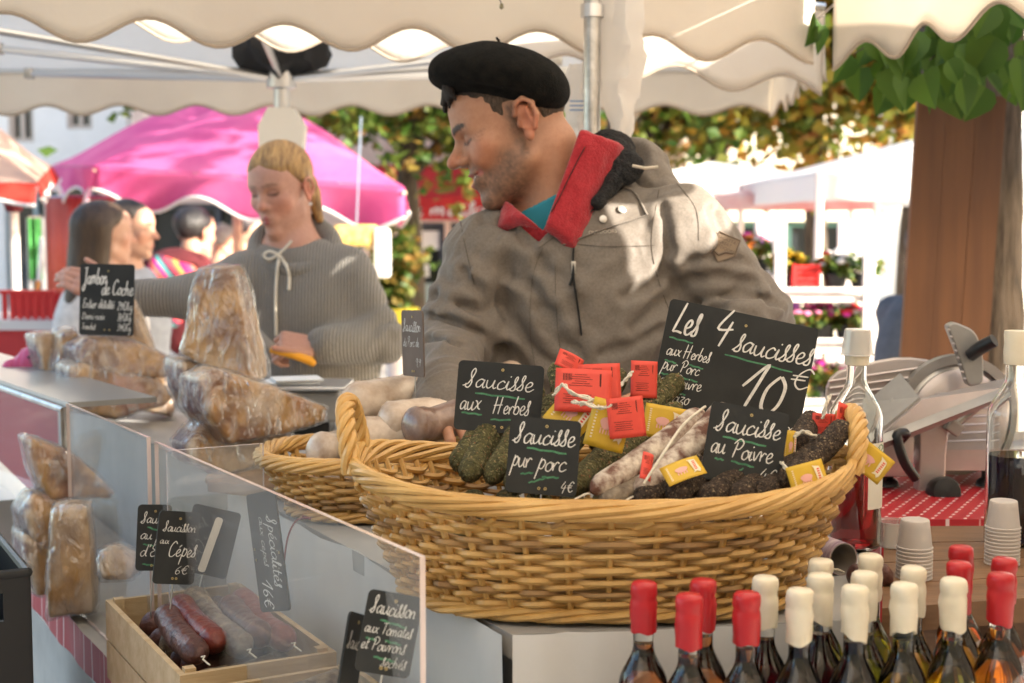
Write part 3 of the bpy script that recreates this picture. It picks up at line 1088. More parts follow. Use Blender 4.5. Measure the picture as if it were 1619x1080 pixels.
M_leaf_green = leaf_mat('green_leaves', [(0.045, 0.10, 0.014), (0.07, 0.13, 0.02), (0.12, 0.17, 0.025), (0.17, 0.16, 0.03), (0.30, 0.14, 0.03)])
M_leaf_gold = leaf_mat('gold_leaves', [(0.08, 0.13, 0.02), (0.15, 0.19, 0.03), (0.32, 0.27, 0.035), (0.38, 0.22, 0.03), (0.34, 0.13, 0.03)])
M_bark = mat('bark', (0.045, 0.034, 0.025), (0.13, 0.10, 0.075), scale=14, rough=0.95, bump=0.9, bscale=30, stretch=(3, 3, 0.35))

def tree(label, x, y, trunk_r, crown_c, rad, n, size, m, seed, group='autumn trees along the square'):
    t = thing('plane_tree', label, 'tree', (x, y, 0), group=group)
    r = random.Random(seed)
    cz = crown_c[2]
    pts = [(x, y, 0), (x + r.uniform(-.03, .03), y, cz * 0.35), (x + r.uniform(-.06, .06), y, cz * 0.7), (x + r.uniform(-.1, .1), y, cz + rad[2] * 0.4)]
    mb = MB().tube([Vector(p) for p in spline(pts, 4)], [trunk_r * (1 - 0.6 * i / 12) for i in range(13)], 10)
    obj('trunk', mb, M_bark, t)
    for k in range(7):
        a = r.uniform(0, 6.28)
        e = Vector((crown_c[0] + rad[0] * 0.8 * math.cos(a), crown_c[1] + rad[1] * 0.8 * math.sin(a), cz + rad[2] * r.uniform(-0.5, 0.7)))
        s = Vector((x, y, cz * r.uniform(0.55, 0.85)))
        mid = s.lerp(e, 0.5) + Vector((0, 0, 0.15))
        obj('limb', MB().tube([s, mid, e], [trunk_r * 0.35, trunk_r * 0.22, 0.01], 6), M_bark, t)
    o = obj('crown', leaf_cloud(n, crown_c, rad, size, seed), m, t, smooth=False)
    o['kind'] = 'stuff'
    return t

for i, (px, Y, zc, rx, rz, mm, lab) in enumerate([
        (470, 11.0, 2.9, 1.2, 1.1, M_leaf_green, 'dark green tree turning orange beside the magenta parasol'),
        (650, 12.0, 2.9, 1.35, 1.25, M_leaf_green, 'dark green tree above the red shop awning'),
        (790, 11.5, 2.9, 1.2, 1.2, M_leaf_green, 'dark green tree behind the man in the beret'),
        (1010, 12.8, 3.0, 1.1, 1.25, M_leaf_green, 'green tree behind the tent pole and plastic bag'),
        (1130, 13.2, 3.0, 1.1, 1.2, M_leaf_gold, 'yellowing tree above the long flat white tent'),
        (1290, 13.0, 3.1, 1.2, 1.35, M_leaf_gold, 'golden tree at the corner of the tent valances'),
        (1440, 12.4, 3.1, 1.1, 1.3, M_leaf_gold, 'golden tree behind the hanging vine leaves')]):
    c = at(px, 200, Y)
    tree(lab, c.x, Y, 0.13, (c.x, Y, zc + 0.32), (rx, 0.9, rz * 0.95), 5200, 0.12, mm, 100 + i)

c = at(983, 200, 7.1)
tree('sparse tree whose high crown dapples the magenta parasol', c.x, 7.1, 0.06, (c.x + 0.1, 7.1, 3.15), (1.0, 0.9, 0.5), 1300, 0.12, M_leaf_green, 140)
# near tree with wood cladding and big leaves under the tent edge
NT = at(1522, 400, 3.95)
nt_ = thing('lime_tree', 'thick trunk clad with brown planks, big green leaves hanging under the tent edge', 'tree', (NT.x, 3.95, 0))
pts = [Vector((NT.x + 0.035, 3.95, 0)), Vector((NT.x + 0.03, 3.95, 1.0)), Vector((NT.x + 0.01, 3.95, 1.8)), Vector((NT.x, 3.95, 2.6)), Vector((NT.x - 0.1, 3.95, 3.6))]
def bark_trunk(pts, rads):
    sp = [Vector(p) for p in spline(pts, 14)]
    rr = np.interp(np.linspace(0, 1, len(sp)), np.linspace(0, 1, len(rads)), rads)
    mb = MB().tube(sp, rr, 40)
    v = np.array(mb.v)
    c = np.array([list(p) for p in sp]).repeat(40, 0)
    d = v - c
    ang = np.arctan2(d[:, 1], d[:, 0])
    q = np.stack([np.cos(ang) * 5, np.sin(ang) * 5, v[:, 2] * 4], 1)
    k = 1 + 0.16 * (np.abs(fbm(q, 3, 4) - 0.5) * 2) - 0.05 + 0.03 * np.sin(ang * 19 + 3 * vnoise(q, 9))
    mb.v = [tuple(x) for x in (c + d * k[:, None])]
    return mb
obj('trunk', bark_trunk(pts, [0.17, 0.145, 0.135, 0.14, 0.12]), M_bark, nt_, angle=180)
M_plank = mat('brown_stained_plank', (0.085, 0.031, 0.010), (0.130, 0.050, 0.016), scale=2.2, rough=0.55, stretch=(9, 9, 0.7), bump=0.05, bscale=30, coat=0.15)
Yp = 3.72
tl, tr_, bl, br = at(1452, 155, Yp), at(1592, 152, Yp), at(1424, 575, Yp), at(1560, 600, Yp)
nP = 3
for k in range(nP):
    a, b = k / nP, (k + 1) / nP
    g_ = 0.0004
    q = [bl.lerp(br, a) + Vector((g_, 0, 0)), bl.lerp(br, b) - Vector((g_, 0, 0)), tl.lerp(tr_, b) - Vector((g_, 0, 0)), tl.lerp(tr_, a) + Vector((g_, 0, 0))]
    for i in (0, 1):
        q[i] = q[i] + (q[i] - q[3 - i]) * 1.0
    dy = [0.0, 0.0012, 0.0005][k]
    mb = MB()
    vs = [(p.x, p.y + dy, p.z) for p in q] + [(p.x, p.y + dy + 0.022, p.z) for p in q]
    mb.add(vs, [(0, 1, 2, 3), (7, 6, 5, 4), (0, 4, 5, 1), (1, 5, 6, 2), (2, 6, 7, 3), (3, 7, 4, 0)])
    obj('plank', mb, M_plank, nt_, smooth=False)
# overhead crown that dapples the light
o = obj('crown', leaf_cloud(2600, (NT.x + 0.5, 4.1, 3.9), (1.5, 1.3, 0.8), 0.11, 77, clumps=50), M_leaf_green, nt_, smooth=False)
o['kind'] = 'stuff'
for k in range(6):
    a = k * 1.05
    e = Vector((NT.x + 1.1 * math.cos(a), 3.95 + 0.9 * math.sin(a), 3.6 + 0.15 * (k % 3)))
    obj('limb', MB().tube([Vector((NT.x, 3.95, 2.55)), Vector((NT.x, 3.95, 2.7)).lerp(e, 0.5) + Vector((0, 0, .1)), e], [0.05, 0.03, 0.008], 8), M_bark, nt_)
M_bigleaf = leaf_mat('lime_leaf', [(0.025, 0.065, 0.008), (0.06, 0.13, 0.014), (0.16, 0.24, 0.022)], 0.5)
# big leaves: heart-shaped folded blades on a few drooping twigs
def big_leaf(s):
    out = [(0, 0), (0.28, 0.02), (0.46, 0.22), (0.45, 0.48), (0.27, 0.78), (0.06, 1.05)]
    vs, fs = [], []
    mid = [(0, 0.06), (0, 0.25), (0, 0.48), (0, 0.72), (0, 0.9), (0, 1.12)]
    for (x, y), (mx_, my) in zip(out, mid):
        vs += [(-x * s, -y * s, x * 0.22 * s - 0.1 * y * y * s), (0, -my * s, -0.1 * my * my * s - 0.01 * s), (x * s, -y * s, x * 0.22 * s - 0.1 * y * y * s)]
    for i in range(5):
        for j in (0, 1):
            a = 3 * i + j
            fs.append((a, a + 1, a + 4, a + 3))
    return vs, fs
leaf_me = []
for k in range(3):
    lo = obj('leaf', big_leaf(0.070 + 0.014 * k), M_bigleaf, None, angle=12)
    leaf_me.append(lo.data)
    bpy.data.objects.remove(lo)
for me in leaf_me:
    me.name = 'leaf'
rl = random.Random(5)
spots = [(1345, 108), (1372, 92), (1392, 118), (1410, 148), (1432, 130), (1425, 96), (1455, 100), (1470, 60), (1478, 130), (1498, 118), (1508, 78), (1535, 70), (1552, 100), (1560, 140),
         (1575, 80), (1590, 40), (1605, 62), (1610, 110), (1600, 150), (1612, 135), (1585, 120), (1540, 128), (1520, 145), (1492, 150), (1452, 145), (1402, 88), (1385, 75), (1360, 128), (1570, 30),
         (1600, 20), (1545, 45), (1480, 90), (1440, 70), (1617, 85), (1296, 62), (1290, 50), (1530, 100), (1515, 112)]
rq = random.Random(12)
spots += [(rq.uniform(1400, 1619), rq.uniform(20, 165)) for _ in range(26)]
for i, (px, py) in enumerate(spots):
    Y = rl.uniform(3.1, 3.6) if px > 1320 else 3.32
    o = obj('leaf', None, parent=nt_, share=leaf_me[i % 3])
    w = at(px, py - 22, Y) - Vector(nt_.location)
    o.location = w
    sc_ = rl.uniform(0.75, 1.15) * (0.7 if px < 1320 else 1)
    o.scale = (sc_, sc_, sc_)
    o.rotation_euler = (R(rl.uniform(50, 105)), R(rl.uniform(-35, 35)), R(rl.uniform(-60, 60)))
for a, b in (((1420, 60, 3.45), (1560, -30, 3.7)), ((1350, 85, 3.35), (1470, 40, 3.5)), ((1560, 60, 3.4), (1600, -40, 3.75)), ((1470, 95, 3.4), (1560, 30, 3.8)), ((1600, 100, 3.4), (1590, -40, 3.8)), ((1530, 60, 3.5), (1530, -30, 3.9)), ((1293, 30, 3.33), (1420, -60, 3.6))):
    p, q = at(*a), at(*b)
    obj('twig', MB().tube([p, p.lerp(q, .5) + Vector((0, 0, .02)), q, Vector((NT.x, 3.95, 2.45))], [0.0018, 0.003, 0.004, 0.006], 6), M_bark, nt_)
# ================================================================== the stall
ZC = 1.052                                  # counter top
M_sheet = mat('white_plastic_sheet', (0.74, 0.73, 0.71), (0.68, 0.67, 0.65), scale=4, rough=0.28, bump=0.35, bscale=7, spec=0.6)
M_board = mat('counter_wood', (0.16, 0.085, 0.04), (0.24, 0.13, 0.065), scale=5, rough=0.45, stretch=(1, 7, 7), bump=0.08)
M_white_card = mat('white_paper', (0.85, 0.85, 0.83))

def slab(mb, poly, z0, z1):
    n = len(poly)
    vs = [(x, y, z0) for x, y in poly] + [(x, y, z1) for x, y in poly]
    fs = [tuple(range(n - 1, -1, -1)), tuple(range(n, 2 * n))] + [(i, (i + 1) % n, (i + 1) % n + n, i + n) for i in range(n)]
    mb.add(vs, fs)

E0, E1 = Vector((0.0, 1.515)), Vector((-1.18, 3.68))          # left-front edge of the raised counter
ed = (E1 - E0).normalized()
en = Vector((-ed.y, ed.x)) * -1                                # towards the sellers
if en.x < 0:
    en = -en
ct = thing('stall_counter', 'raised market counter wrapped in white plastic sheeting under the baskets', 'counter', (0, 1.9, 0))
poly = [E0, Vector((0.40, 1.575)), Vector((0.52, 2.05)), E0 + en * 0.56 + ed * 0.42, E1 + en * 0.48, E1]
m = MB(); slab(m, [tuple(p) for p in poly], ZC - 0.028, ZC)
obj('counter_top', m, mat('counter_top_grey', (0.45, 0.44, 0.42), (0.38, 0.37, 0.35), scale=8, rough=0.5), ct, smooth=False)

def drape(p0, p1, z0, z1, m, parent, seed, nm='plastic_sheet', amp=0.006, fold=None):
    d = (p1 - p0)
    L_ = d.length
    d.normalize()
    nv = Vector((d.y, -d.x))
    nu, nw = max(8, int(L_ / 0.02)), 26
    vs, fs = [], []
    for i in range(nu + 1):
        for k in range(nw + 1):
            s, t = L_ * i / nu, k / nw
            vs.append((p0.x + d.x * s, p0.y + d.y * s, z1 + (z0 - z1) * t))
    v = np.array(vs)
    q = np.stack([v[:, 0] * 9, v[:, 1] * 9, v[:, 2] * 4], 1)
    off = (fbm(q, seed, 3) - 0.5) * amp * 3 + np.abs(vnoise(q * 1.7, seed + 5) - 0.5) * amp
    if fold is not None:
        s = (v[:, 0] - p0.x) * d.x + (v[:, 1] - p0.y) * d.y
        for f0, w_, a_ in fold:
            off += a_ * np.exp(-((s - f0 - 0.02 * (v[:, 2] - z1)) / w_) ** 2)
    v[:, 0] += nv.x * (off + 0.004)
    v[:, 1] += nv.y * (off + 0.004)
    for i in range(nu):
        for k in range(nw):
            a = i * (nw + 1) + k
            fs.append((a, a + 1, a + nw + 2, a + nw + 1))
    o = obj(nm, (v, fs), m, parent, angle=60)
    return o
drape(E0, Vector((0.40, 1.575)), 0.3, ZC + 0.001, M_sheet, ct, 3, fold=[(0.03, 0.008, 0.012), (0.055, 0.006, -0.01)])
Em = E0 + ed * 1.0
drape(Em, E0, 0.3, ZC + 0.001, M_sheet, ct, 6, amp=0.009)
drape(E1, Em, 0.3, ZC + 0.001, mat('grey_counter_side', (0.27, 0.26, 0.24), (0.34, 0.32, 0.3), scale=6, rough=0.5), ct, 7, nm='side_panel', amp=0.001)
m = MB(); slab(m, [tuple(p + (Vector((0.22, 2.2)) - p) * 0.03) for p in poly], 0.0, ZC - 0.03)
obj('base', m, mat('grey_counter_panel', (0.3, 0.3, 0.3), rough=0.6), ct, smooth=False)

# right-hand wooden table with drinks
wt = thing('tasting_table', 'dark brown wooden tasting table carrying bottles and plastic cups', 'table', (0.75, 1.85, 0))
tp = [Vector((0.43, 1.62)), Vector((1.15, 1.80)), Vector((1.1, 2.08)), Vector((0.55, 2.07))]
n = 4
for k in range(n):
    a, b = k / n, (k + 1) / n
    q = [tp[0].lerp(tp[3], a), tp[1].lerp(tp[2], a), tp[1].lerp(tp[2], b - 0.008), tp[0].lerp(tp[3], b - 0.008)]
    m = MB(); slab(m, [tuple(x) for x in q], ZC - 0.03, ZC)
    obj('plank', m, M_board, wt, smooth=False)
m = MB(); m.box((0.8, 1.84, ZC - 0.075), (0.5, 0.02, 0.08), Matrix.Rotation(R(14), 3, 'Z'))
obj('apron', m, M_wood_d, wt, smooth=False)
for x, y in ((0.56, 1.72), (1.08, 1.84), (1.05, 2.03), (0.6, 2.03)):
    obj('leg', MB().box((x, y, (ZC - 0.03) / 2), (0.045, 0.045, ZC - 0.03)), M_wood_d, wt, smooth=False)

# slicer table with a red dotted cloth
def dotted(name, base, dot, sc, ang=0.0):
    m = bpy.data.materials.new(name)
    m.use_nodes = True
    nt = m.node_tree
    b = nt.nodes['Principled BSDF']
    L = nt.links.new
    tc = nt.nodes.new('ShaderNodeTexCoord')
    mp = nt.nodes.new('ShaderNodeMapping')
    mp.inputs['Scale'].default_value = (sc, sc, sc)
    mp.inputs['Rotation'].default_value = (0, 0, ang)
    L(tc.outputs['Object'], mp.inputs[0])
    fr = nt.nodes.new('ShaderNodeVectorMath')
    fr.operation = 'FRACTION'
    L(mp.outputs[0], fr.inputs[0])
    sub = nt.nodes.new('ShaderNodeVectorMath')
    sub.operation = 'SUBTRACT'
    sub.inputs[1].default_value = (0.5, 0.5, 0.5)
    L(fr.outputs[0], sub.inputs[0])
    mul = nt.nodes.new('ShaderNodeVectorMath')
    mul.operation = 'MULTIPLY'
    mul.inputs[1].default_value = (1.0, 0.55, 0.0)
    L(sub.outputs[0], mul.inputs[0])
    ln = nt.nodes.new('ShaderNodeVectorMath')
    ln.operation = 'LENGTH'
    L(mul.outputs[0], ln.inputs[0])
    col = _ramp(nt, ln.outputs['Value'], dot, base, 0.10, 0.14)
    L(col, b.inputs['Base Color'])
    b.inputs['Roughness'].default_value = 0.45
    return m
M_dots = dotted('red_dotted_oilcloth', (0.42, 0.012, 0.02), (0.8, 0.6, 0.58), 46, 0.5)
st = thing('slicer_table', 'table under a red oilcloth with small white dashes carrying the slicer', 'table', (0.9, 2.45, 0))
m = MB(); slab(m, [(0.56, 2.12), (1.35, 2.15), (1.35, 2.72), (0.52, 2.70)], ZC - 0.16, ZC - 0.002)
obj('tablecloth', m, M_dots, st, smooth=False)
m = MB(); slab(m, [(0.565, 2.125), (1.345, 2.155), (1.345, 2.715), (0.525, 2.695)], ZC - 0.03, ZC - 0.006)
obj('table_top', m, M_wood_d, st, smooth=False)
for x, y in ((0.6, 2.18), (1.3, 2.2), (1.3, 2.66), (0.58, 2.64)):
    obj('leg', MB().box((x, y, (ZC - 0.03) / 2), (0.045, 0.045, ZC - 0.03)), M_wood_d, st, smooth=False)

# lower display shelf along the left side, shelf for the small bottles in front
ZS = 0.82
sh = thing('display_shelf', 'low display shelf with a red dotted cloth edge along the glass case', 'shelf', (-0.4, 1.9, 0))
S0, S1 = Vector((-0.02, 1.08)), Vector((-1.17, 3.12))
sd = (S1 - S0).normalized()
m = MB(); slab(m, [tuple(S0), tuple(E0 - en * 0.002 + Vector((0, -0.35))), tuple(E0 - en * 0.02), tuple(E1 - en * 0.02), tuple(S1)], ZS - 0.03, ZS)
obj('shelf_board', m, mat('pale_shelf', (0.5, 0.47, 0.42), (0.42, 0.39, 0.35), scale=8, rough=0.6), sh, smooth=False)
o = drape(S1, S0, ZS - 0.055, ZS + 0.008, M_dots, sh, 9, nm='cloth_edge', amp=0.004)
o = drape(S1, S0 + (S1 - S0) * 0.0, 0.05, ZS - 0.055, mat('grey_panel', (0.36, 0.35, 0.33), (0.5, 0.49, 0.46), scale=5, rough=0.6), sh, 10, nm='front_panel', amp=0.001)
bs = thing('bottle_shelf', 'low shelf in front of the counter holding the wax sealed bottles', 'shelf', (0.45, 1.45, 0))
ZB = 0.905
m = MB(); slab(m, [(0.08, 1.28), (0.9, 1.28), (0.92, 1.72), (0.42, 1.555), (0.08, 1.50)], ZB - 0.03, ZB)
obj('shelf_board', m, M_board, bs, smooth=False)
for x, y in ((0.12, 1.32), (0.85, 1.32), (0.85, 1.6), (0.12, 1.46)):
    obj('leg', MB().box((x, y, (ZB - 0.03) / 2), (0.03, 0.03, ZB - 0.03)), M_wood_d, bs, smooth=False)

# acrylic guard: two butted panes and an end pane
M_acr = pane('acrylic_sheet', gloss=0.05, rough=0.04, haze=0.20, hcol=(0.62, 0.6, 0.57))
M_acr_edge = mat('acrylic_edge', (0.80, 0.66, 0.62), rough=0.15, trans=0.3)
ag = thing('acrylic_guard', 'clear scratched acrylic sneeze guard in front of the sausage crates', 'guard', (-0.4, 1.9, ZS))
A0, A1 = at(668, 880, 1.33), at(107, 638, 2.47)
Am = A0.lerp(A1, 0.62)
def acr(nm, p, q, zt_p, zt_q, zb, th=0.006):
    d = Vector((q.x - p.x, q.y - p.y)).normalized()
    nv = Vector((d.y, -d.x)) * th / 2
    mb = MB()
    vs = []
    for (a, zt) in ((p, zt_p), (q, zt_q)):
        for s in (1, -1):
            vs += [(a.x + nv.x * s, a.y + nv.y * s, zb), (a.x + nv.x * s, a.y + nv.y * s, zt)]
    mb.add([vs[0], vs[1], vs[5], vs[4]], [(0, 1, 2, 3)])
    o = obj(nm, mb, M_acr, ag, smooth=False)
    e = MB()
    e.add(vs, [(1, 3, 7, 5), (0, 4, 6, 2), (0, 2, 3, 1), (4, 5, 7, 6)])
    obj('edge', e, M_acr_edge, o, smooth=False)
    return o
acr('pane', A0, Am, A0.z, Am.z, ZS + 0.002)
acr('pane', Am + Vector((-0.012, 0.004, 0)), A1, Am.z + 0.006, A1.z, ZS + 0.002)
C1 = Vector((A1.x, A1.y)) + en * 0.10
# cross pane between the crates
X0 = A0.lerp(A1, 0.60)
X1 = Vector((X0.x, X0.y, 0)) + Vector((en.x, en.y, 0)) * 0.15
acr('cross_pane', X0 + Vector((en.x, en.y, 0)) * 0.006, X1, X0.z - 0.01, X0.z - 0.01, ZS + 0.002)
# glass of the chilled cabinet further along
cg = thing('chilled_cabinet', 'glass fronted chilled cabinet with steel corner below the ham stack', 'cabinet', (-1.0, 3.0, ZS))
G0, G1 = at(100, 652, 2.56), at(-140, 560, 3.6)
M_glass = pane('cabinet_glass', tint=(0.90, 0.94, 0.92), gloss=0.10, rough=0.01, haze=0.05, hcol=(0.5, 0.53, 0.52))
mb = MB(); mb.add([(G0.x, G0.y, ZS + 0.01), (G0.x, G0.y, G0.z), (G1.x, G1.y, G0.z), (G1.x, G1.y, ZS + 0.01)], [(0, 1, 2, 3)])
o = obj('pane', mb, M_glass, cg, smooth=False)
obj('frame', MB().tube([(G0.x, G0.y, ZS), (G0.x, G0.y, G0.z + 0.004), (G1.x, G1.y, G0.z + 0.004)], 0.006, 8), M_steel, cg)
mb = MB(); slab(mb, [(G0.x + 0.01, G0.y), (G0.x + en.x * 0.17, G0.y + en.y * 0.17), (G1.x + en.x * 0.17, G1.y + en.y * 0.17), (G1.x, G1.y)], G0.z + 0.008, G0.z + 0.018)
obj('top', mb, mat('steel_top', (0.42, 0.42, 0.41), rough=0.35, metal=0.6), cg, smooth=False)
mb = MB(); mb.box((-1.12, 3.0, ZS + 0.07), (0.12, 0.5, 0.12), Matrix.Rotation(R(28), 3, 'Z'))
obj('inner_tray', mb, M_alu, cg, smooth=False)

# ------------------------------------------------------------------ wicker baskets
M_wick = mat('willow', (0.50, 0.275, 0.075), (0.66, 0.41, 0.14), scale=14, rough=0.42, bump=0.12, bscale=120, coat=0.2, coatr=0.3)
M_wick_d = mat('dark_willow', (0.26, 0.14, 0.05), (0.44, 0.26, 0.10), scale=14, rough=0.45, bump=0.12, bscale=120)

def basket(name, label, c, a_top, b_top, a_bot, b_bot, h, rows, stakes, rod, seed, handles=True, rot=0.0, lift=0.022, h_mat=M_wick):
    rn = random.Random(seed)
    t = thing(name, label, 'basket', c, (0, 0, rot))
    def ring(ang, z, off=0.0):
        k = z / h
        k = k ** 0.85
        a = a_bot + (a_top - a_bot) * k + off
        b = b_bot + (b_top - b_bot) * k + off
        ca, sa = math.cos(ang), math.sin(ang)
        ex = 0.82                                             # slightly squared oval
        x = a * abs(ca) ** ex * (1 if ca >= 0 else -1)
        y = b * abs(sa) ** ex * (1 if sa >= 0 else -1)
        z2 = z + lift * (abs(x) / a_top) ** 3 * k             # ends rise a little
        return Vector((x, y, z2))
    for i in range(stakes):
        an = 2 * PI * (i + 0.5) / stakes + rn.uniform(-.015, .015)
        pts = [ring(an, h * z / 6) for z in range(7)]
        obj('stake', MB().tube(pts, rod * 0.95, 6), h_mat, t, local=True)
    nseg = stakes * 4
    for r_ in range(rows):
        z = 0.022 + (h - 0.035) * r_ / (rows - 1)
        pts, rad = [], []
        ph = r_ % 2
        wob = [rn.uniform(-1, 1) for _ in range(9)]
        slant = rn.uniform(-0.0015, 0.0015)
        for i in range(nseg + 1):
            u = i / nseg
            an = 2 * PI * u
            k = u * stakes + ph
            off = rod * 1.55 * math.sin(PI * (k - 0.5 + 0.5)) if False else rod * 1.6 * math.cos(PI * (k + 0.5) + PI * 0.0)
            zz = z + 0.0012 * math.sin(an * 3 + wob[0] * 3) + 0.0010 * math.sin(an * 7 + wob[1] * 6) + rod * 0.35 * math.sin(PI * (k + 0.5) + 1.2)
            pts.append(ring(an, min(h, max(0.002, zz)), off))
            rad.append(rod * (0.98 + 0.13 * math.sin(an * 5 + wob[2] * 6) + 0.10 * math.sin(an * 13 + wob[3] * 6)))
        obj('weaver', MB().tube(pts, rad, 6), h_mat if rn.random() < 0.85 else M_wick_d, t, local=True)
    # border: strands laid round the rim with a slow roll
    ns = 7
    for s in range(ns):
        pts, rad = [], []
        for i in range(181):
            an = 2 * PI * i / 180
            roll = 2 * PI * s / ns + an * 5
            p = ring(an, h + 0.006, 0.003)
            o = ring(an, h, 1.0) - ring(an, h, 0.0)
            o.normalize()
            pts.append(p + o * (math.cos(roll) * rod * 2.3) + Vector((0, 0, math.sin(roll) * rod * 2.1)))
            rad.append(rod * (1.12 + 0.10 * math.sin(an * 9 + s)))
        obj('border_rod', MB().tube(pts, rad, 7), h_mat, t, local=True)
    for s in range(4):                                         # foot braid
        pts = []
        for i in range(181):
            an = 2 * PI * i / 180
            roll = 2 * PI * s / 4 + an * 7
            p = ring(an, 0.010, 0.004)
            o = (ring(an, 0.01, 1.0) - ring(an, 0.01)).normalized()
            pts.append(p + o * (math.cos(roll) * rod * 1.5) + Vector((0, 0, math.sin(roll) * rod * 1.3)))
        obj('foot_rod', MB().tube(pts, rod * 1.05, 7), h_mat, t, local=True)
    for k in range(int(stakes * 0.7)):                         # cut rod ends under the rim
        an = rn.uniform(0, 2 * PI)
        p, q = ring(an, h - 0.012, rod * 1.5), ring(an + 0.045, h - 0.004, rod * 3.1)
        obj('rod_end', MB().tube([p, q], rod * 0.85, 6), M_wick_d if k % 3 == 0 else h_mat, t, local=True)
    bp = MB()
    n = 40
    bp.add([ring(2 * PI * i / n, 0.008, -0.004) for i in range(n)], [tuple(range(n))])
    obj('bottom', bp, M_wick_d, t, local=True, smooth=False)
    if handles:
        for sgn, hh in ((-1, 0.075), (1, 0.062)):
            base = ring(0 if sgn > 0 else PI, h)
            for s in range(4):
                pts = []
                for i in range(61):
                    u = i / 60
                    th = PI * u
                    y = -0.062 * math.cos(th)
                    z = hh * math.sin(th) ** 0.8
                    cen = Vector((base.x + sgn * (0.002 + 0.012 * math.sin(th)), y, base.z + z + 0.002))
                    tg = Vector((0, 0.062 * math.sin(th) + 1e-4, hh * math.cos(th))).normalized()
                    u1 = Vector((1, 0, 0))
                    u2 = tg.cross(u1).normalized()
                    roll = 2 * PI * s / 4 + u * 2 * PI * 3.0
                    pts.append(cen + (u1 * math.cos(roll) + u2 * math.sin(roll)) * rod * 1.75)
                obj('handle_rod', MB().tube(pts, [rod * 1.3] * 61, 7), h_mat, t, local=True)
    return t, ring

BK = Vector((0.105, 1.685, ZC + 0.004))
bk, bk_ring = basket('wicker_basket', 'large oval willow basket with rope twisted handles full of dry sausages', BK, 0.288, 0.186, 0.225, 0.135, 0.130, 14, 50, 0.0040, 1)
BK2 = Vector((-0.205, 2.17, ZC + 0.002))
bk2, bk2_ring = basket('wicker_basket', 'smaller willow basket holding whitish wrapped salami behind the large one', BK2, 0.172, 0.132, 0.125, 0.09, 0.085, 9, 34, 0.0040, 2, handles=False, lift=0.0)
# thin wooden board under the small basket and ham
cb = thing('cutting_board', 'brown wooden cutting board under the edge of the smaller basket', 'board', (-0.42, 2.36, ZC))
m = MB(); m.box((-0.385, 2.33, ZC + 0.012), (0.20, 0.13, 0.02), Matrix.Rotation(R(-28), 3, 'Z'), bev=0.004)
obj('board', m, mat('board_wood', (0.18, 0.10, 0.05), (0.28, 0.17, 0.09), scale=8, stretch=(1, 6, 6), rough=0.6), cb, smooth=False)
m = MB().tube([(-0.475, 2.365, ZC + 0.012), (-0.515, 2.385, ZC + 0.012)], [0.012, 0.009], 10)
obj('handle', m, mat('board_wood', (0, 0, 0)), cb)
# ================================================================== goods
M_slate_b = mat('chalkboard', (0.012, 0.013, 0.013), (0.030, 0.032, 0.031), scale=9, detail=6, rough=0.62, bump=0.03, ramp=(0.4, 0.75))
M_chalk = mat('chalk_paint', (0.62, 0.60, 0.56), (0.80, 0.78, 0.74), scale=160, rough=0.9)
M_chalk_g = mat('green_chalk', (0.05, 0.16, 0.085), (0.10, 0.28, 0.15), scale=120, rough=0.9)
M_brass = mat('brass_eyelet', (0.55, 0.42, 0.2), rough=0.35, metal=0.9)
M_pin = mat('steel_pin', (0.5, 0.48, 0.45), rough=0.3, metal=0.9)

def round_rect(w, h, r=0.006, n=5):
    out = []
    for cx, cz, a0 in ((w / 2 - r, h / 2 - r, 0), (-w / 2 + r, h / 2 - r, 90), (-w / 2 + r, -h / 2 + r, 180), (w / 2 - r, -h / 2 + r, 270)):
        for k in range(n + 1):
            a = R(a0 + 90 * k / n)
            out.append((cx + r * math.cos(a), cz + r * math.sin(a)))
    return out

def chalk_sign(label, px, py, Y, w, h, roll=0.0, yaw=0.0, pitch=0.0, lines=(), under=(), eye=True, pin=0.09, bm=None, seed=0, sm=0.15):
    """price board: lines are (text, x, z, size, fit) in board fractions"""
    c = at(px, py, Y)
    M3 = Matrix.Rotation(R(yaw), 3, 'Z') @ Matrix.Rotation(R(pitch), 3, 'X') @ Matrix.Rotation(R(roll), 3, 'Y')
    t = thing('price_sign', label, 'sign', c, M3.to_euler())
    b = MB().prism(round_rect(w, h), 0.0022)
    obj('board', b, bm or M_slate_b, t, local=True, smooth=False)
    L_ = MB()
    for tx, x, z, s, *f in lines:
        write(L_, tx, x * w, z * h, s * h, w=sm, seed=seed, fit=(f[0] * w if f and f[0] else None), rise=f[1] if len(f) > 1 else 0)
    if L_.v:
        o = obj('lettering', L_, M_chalk, t, local=True, smooth=False)
        o['kind'] = 'stuff'
    U = MB()
    for x0, z0, x1, z1 in under:
        pts = [np.array((x0 * w + (x1 - x0) * w * k / 6, z0 * h + (z1 - z0) * h * k / 6 + 0.0006 * math.sin(k * 2.1))) for k in range(7)]
        ribbon(U, pts, 0.0026, Matrix.Identity(4), 0.00118)
    if U.v:
        o = obj('underline', U, M_chalk_g, t, local=True, smooth=False)
        o['kind'] = 'stuff'
    if eye:
        for x, z in ((0.02, 0.40), (-0.03, -0.42), (0.06, -0.42)):
            obj('eyelet', MB().lathe([(0.0007, -0.0004), (0.0018, -0.0004), (0.0018, 0.0004), (0.0007, 0.0004)], 10, (x * w, -0.0014, z * h), Matrix.Rotation(PI / 2, 3, 'X'), close=True), M_brass, t, local=True)
    if pin:
        obj('pin', MB().tube([(0.01 * w, 0.002, -h * 0.40), (0.012 * w, 0.002, -h / 2 - pin)], 0.0011, 6), M_pin, t, local=True)
    return t

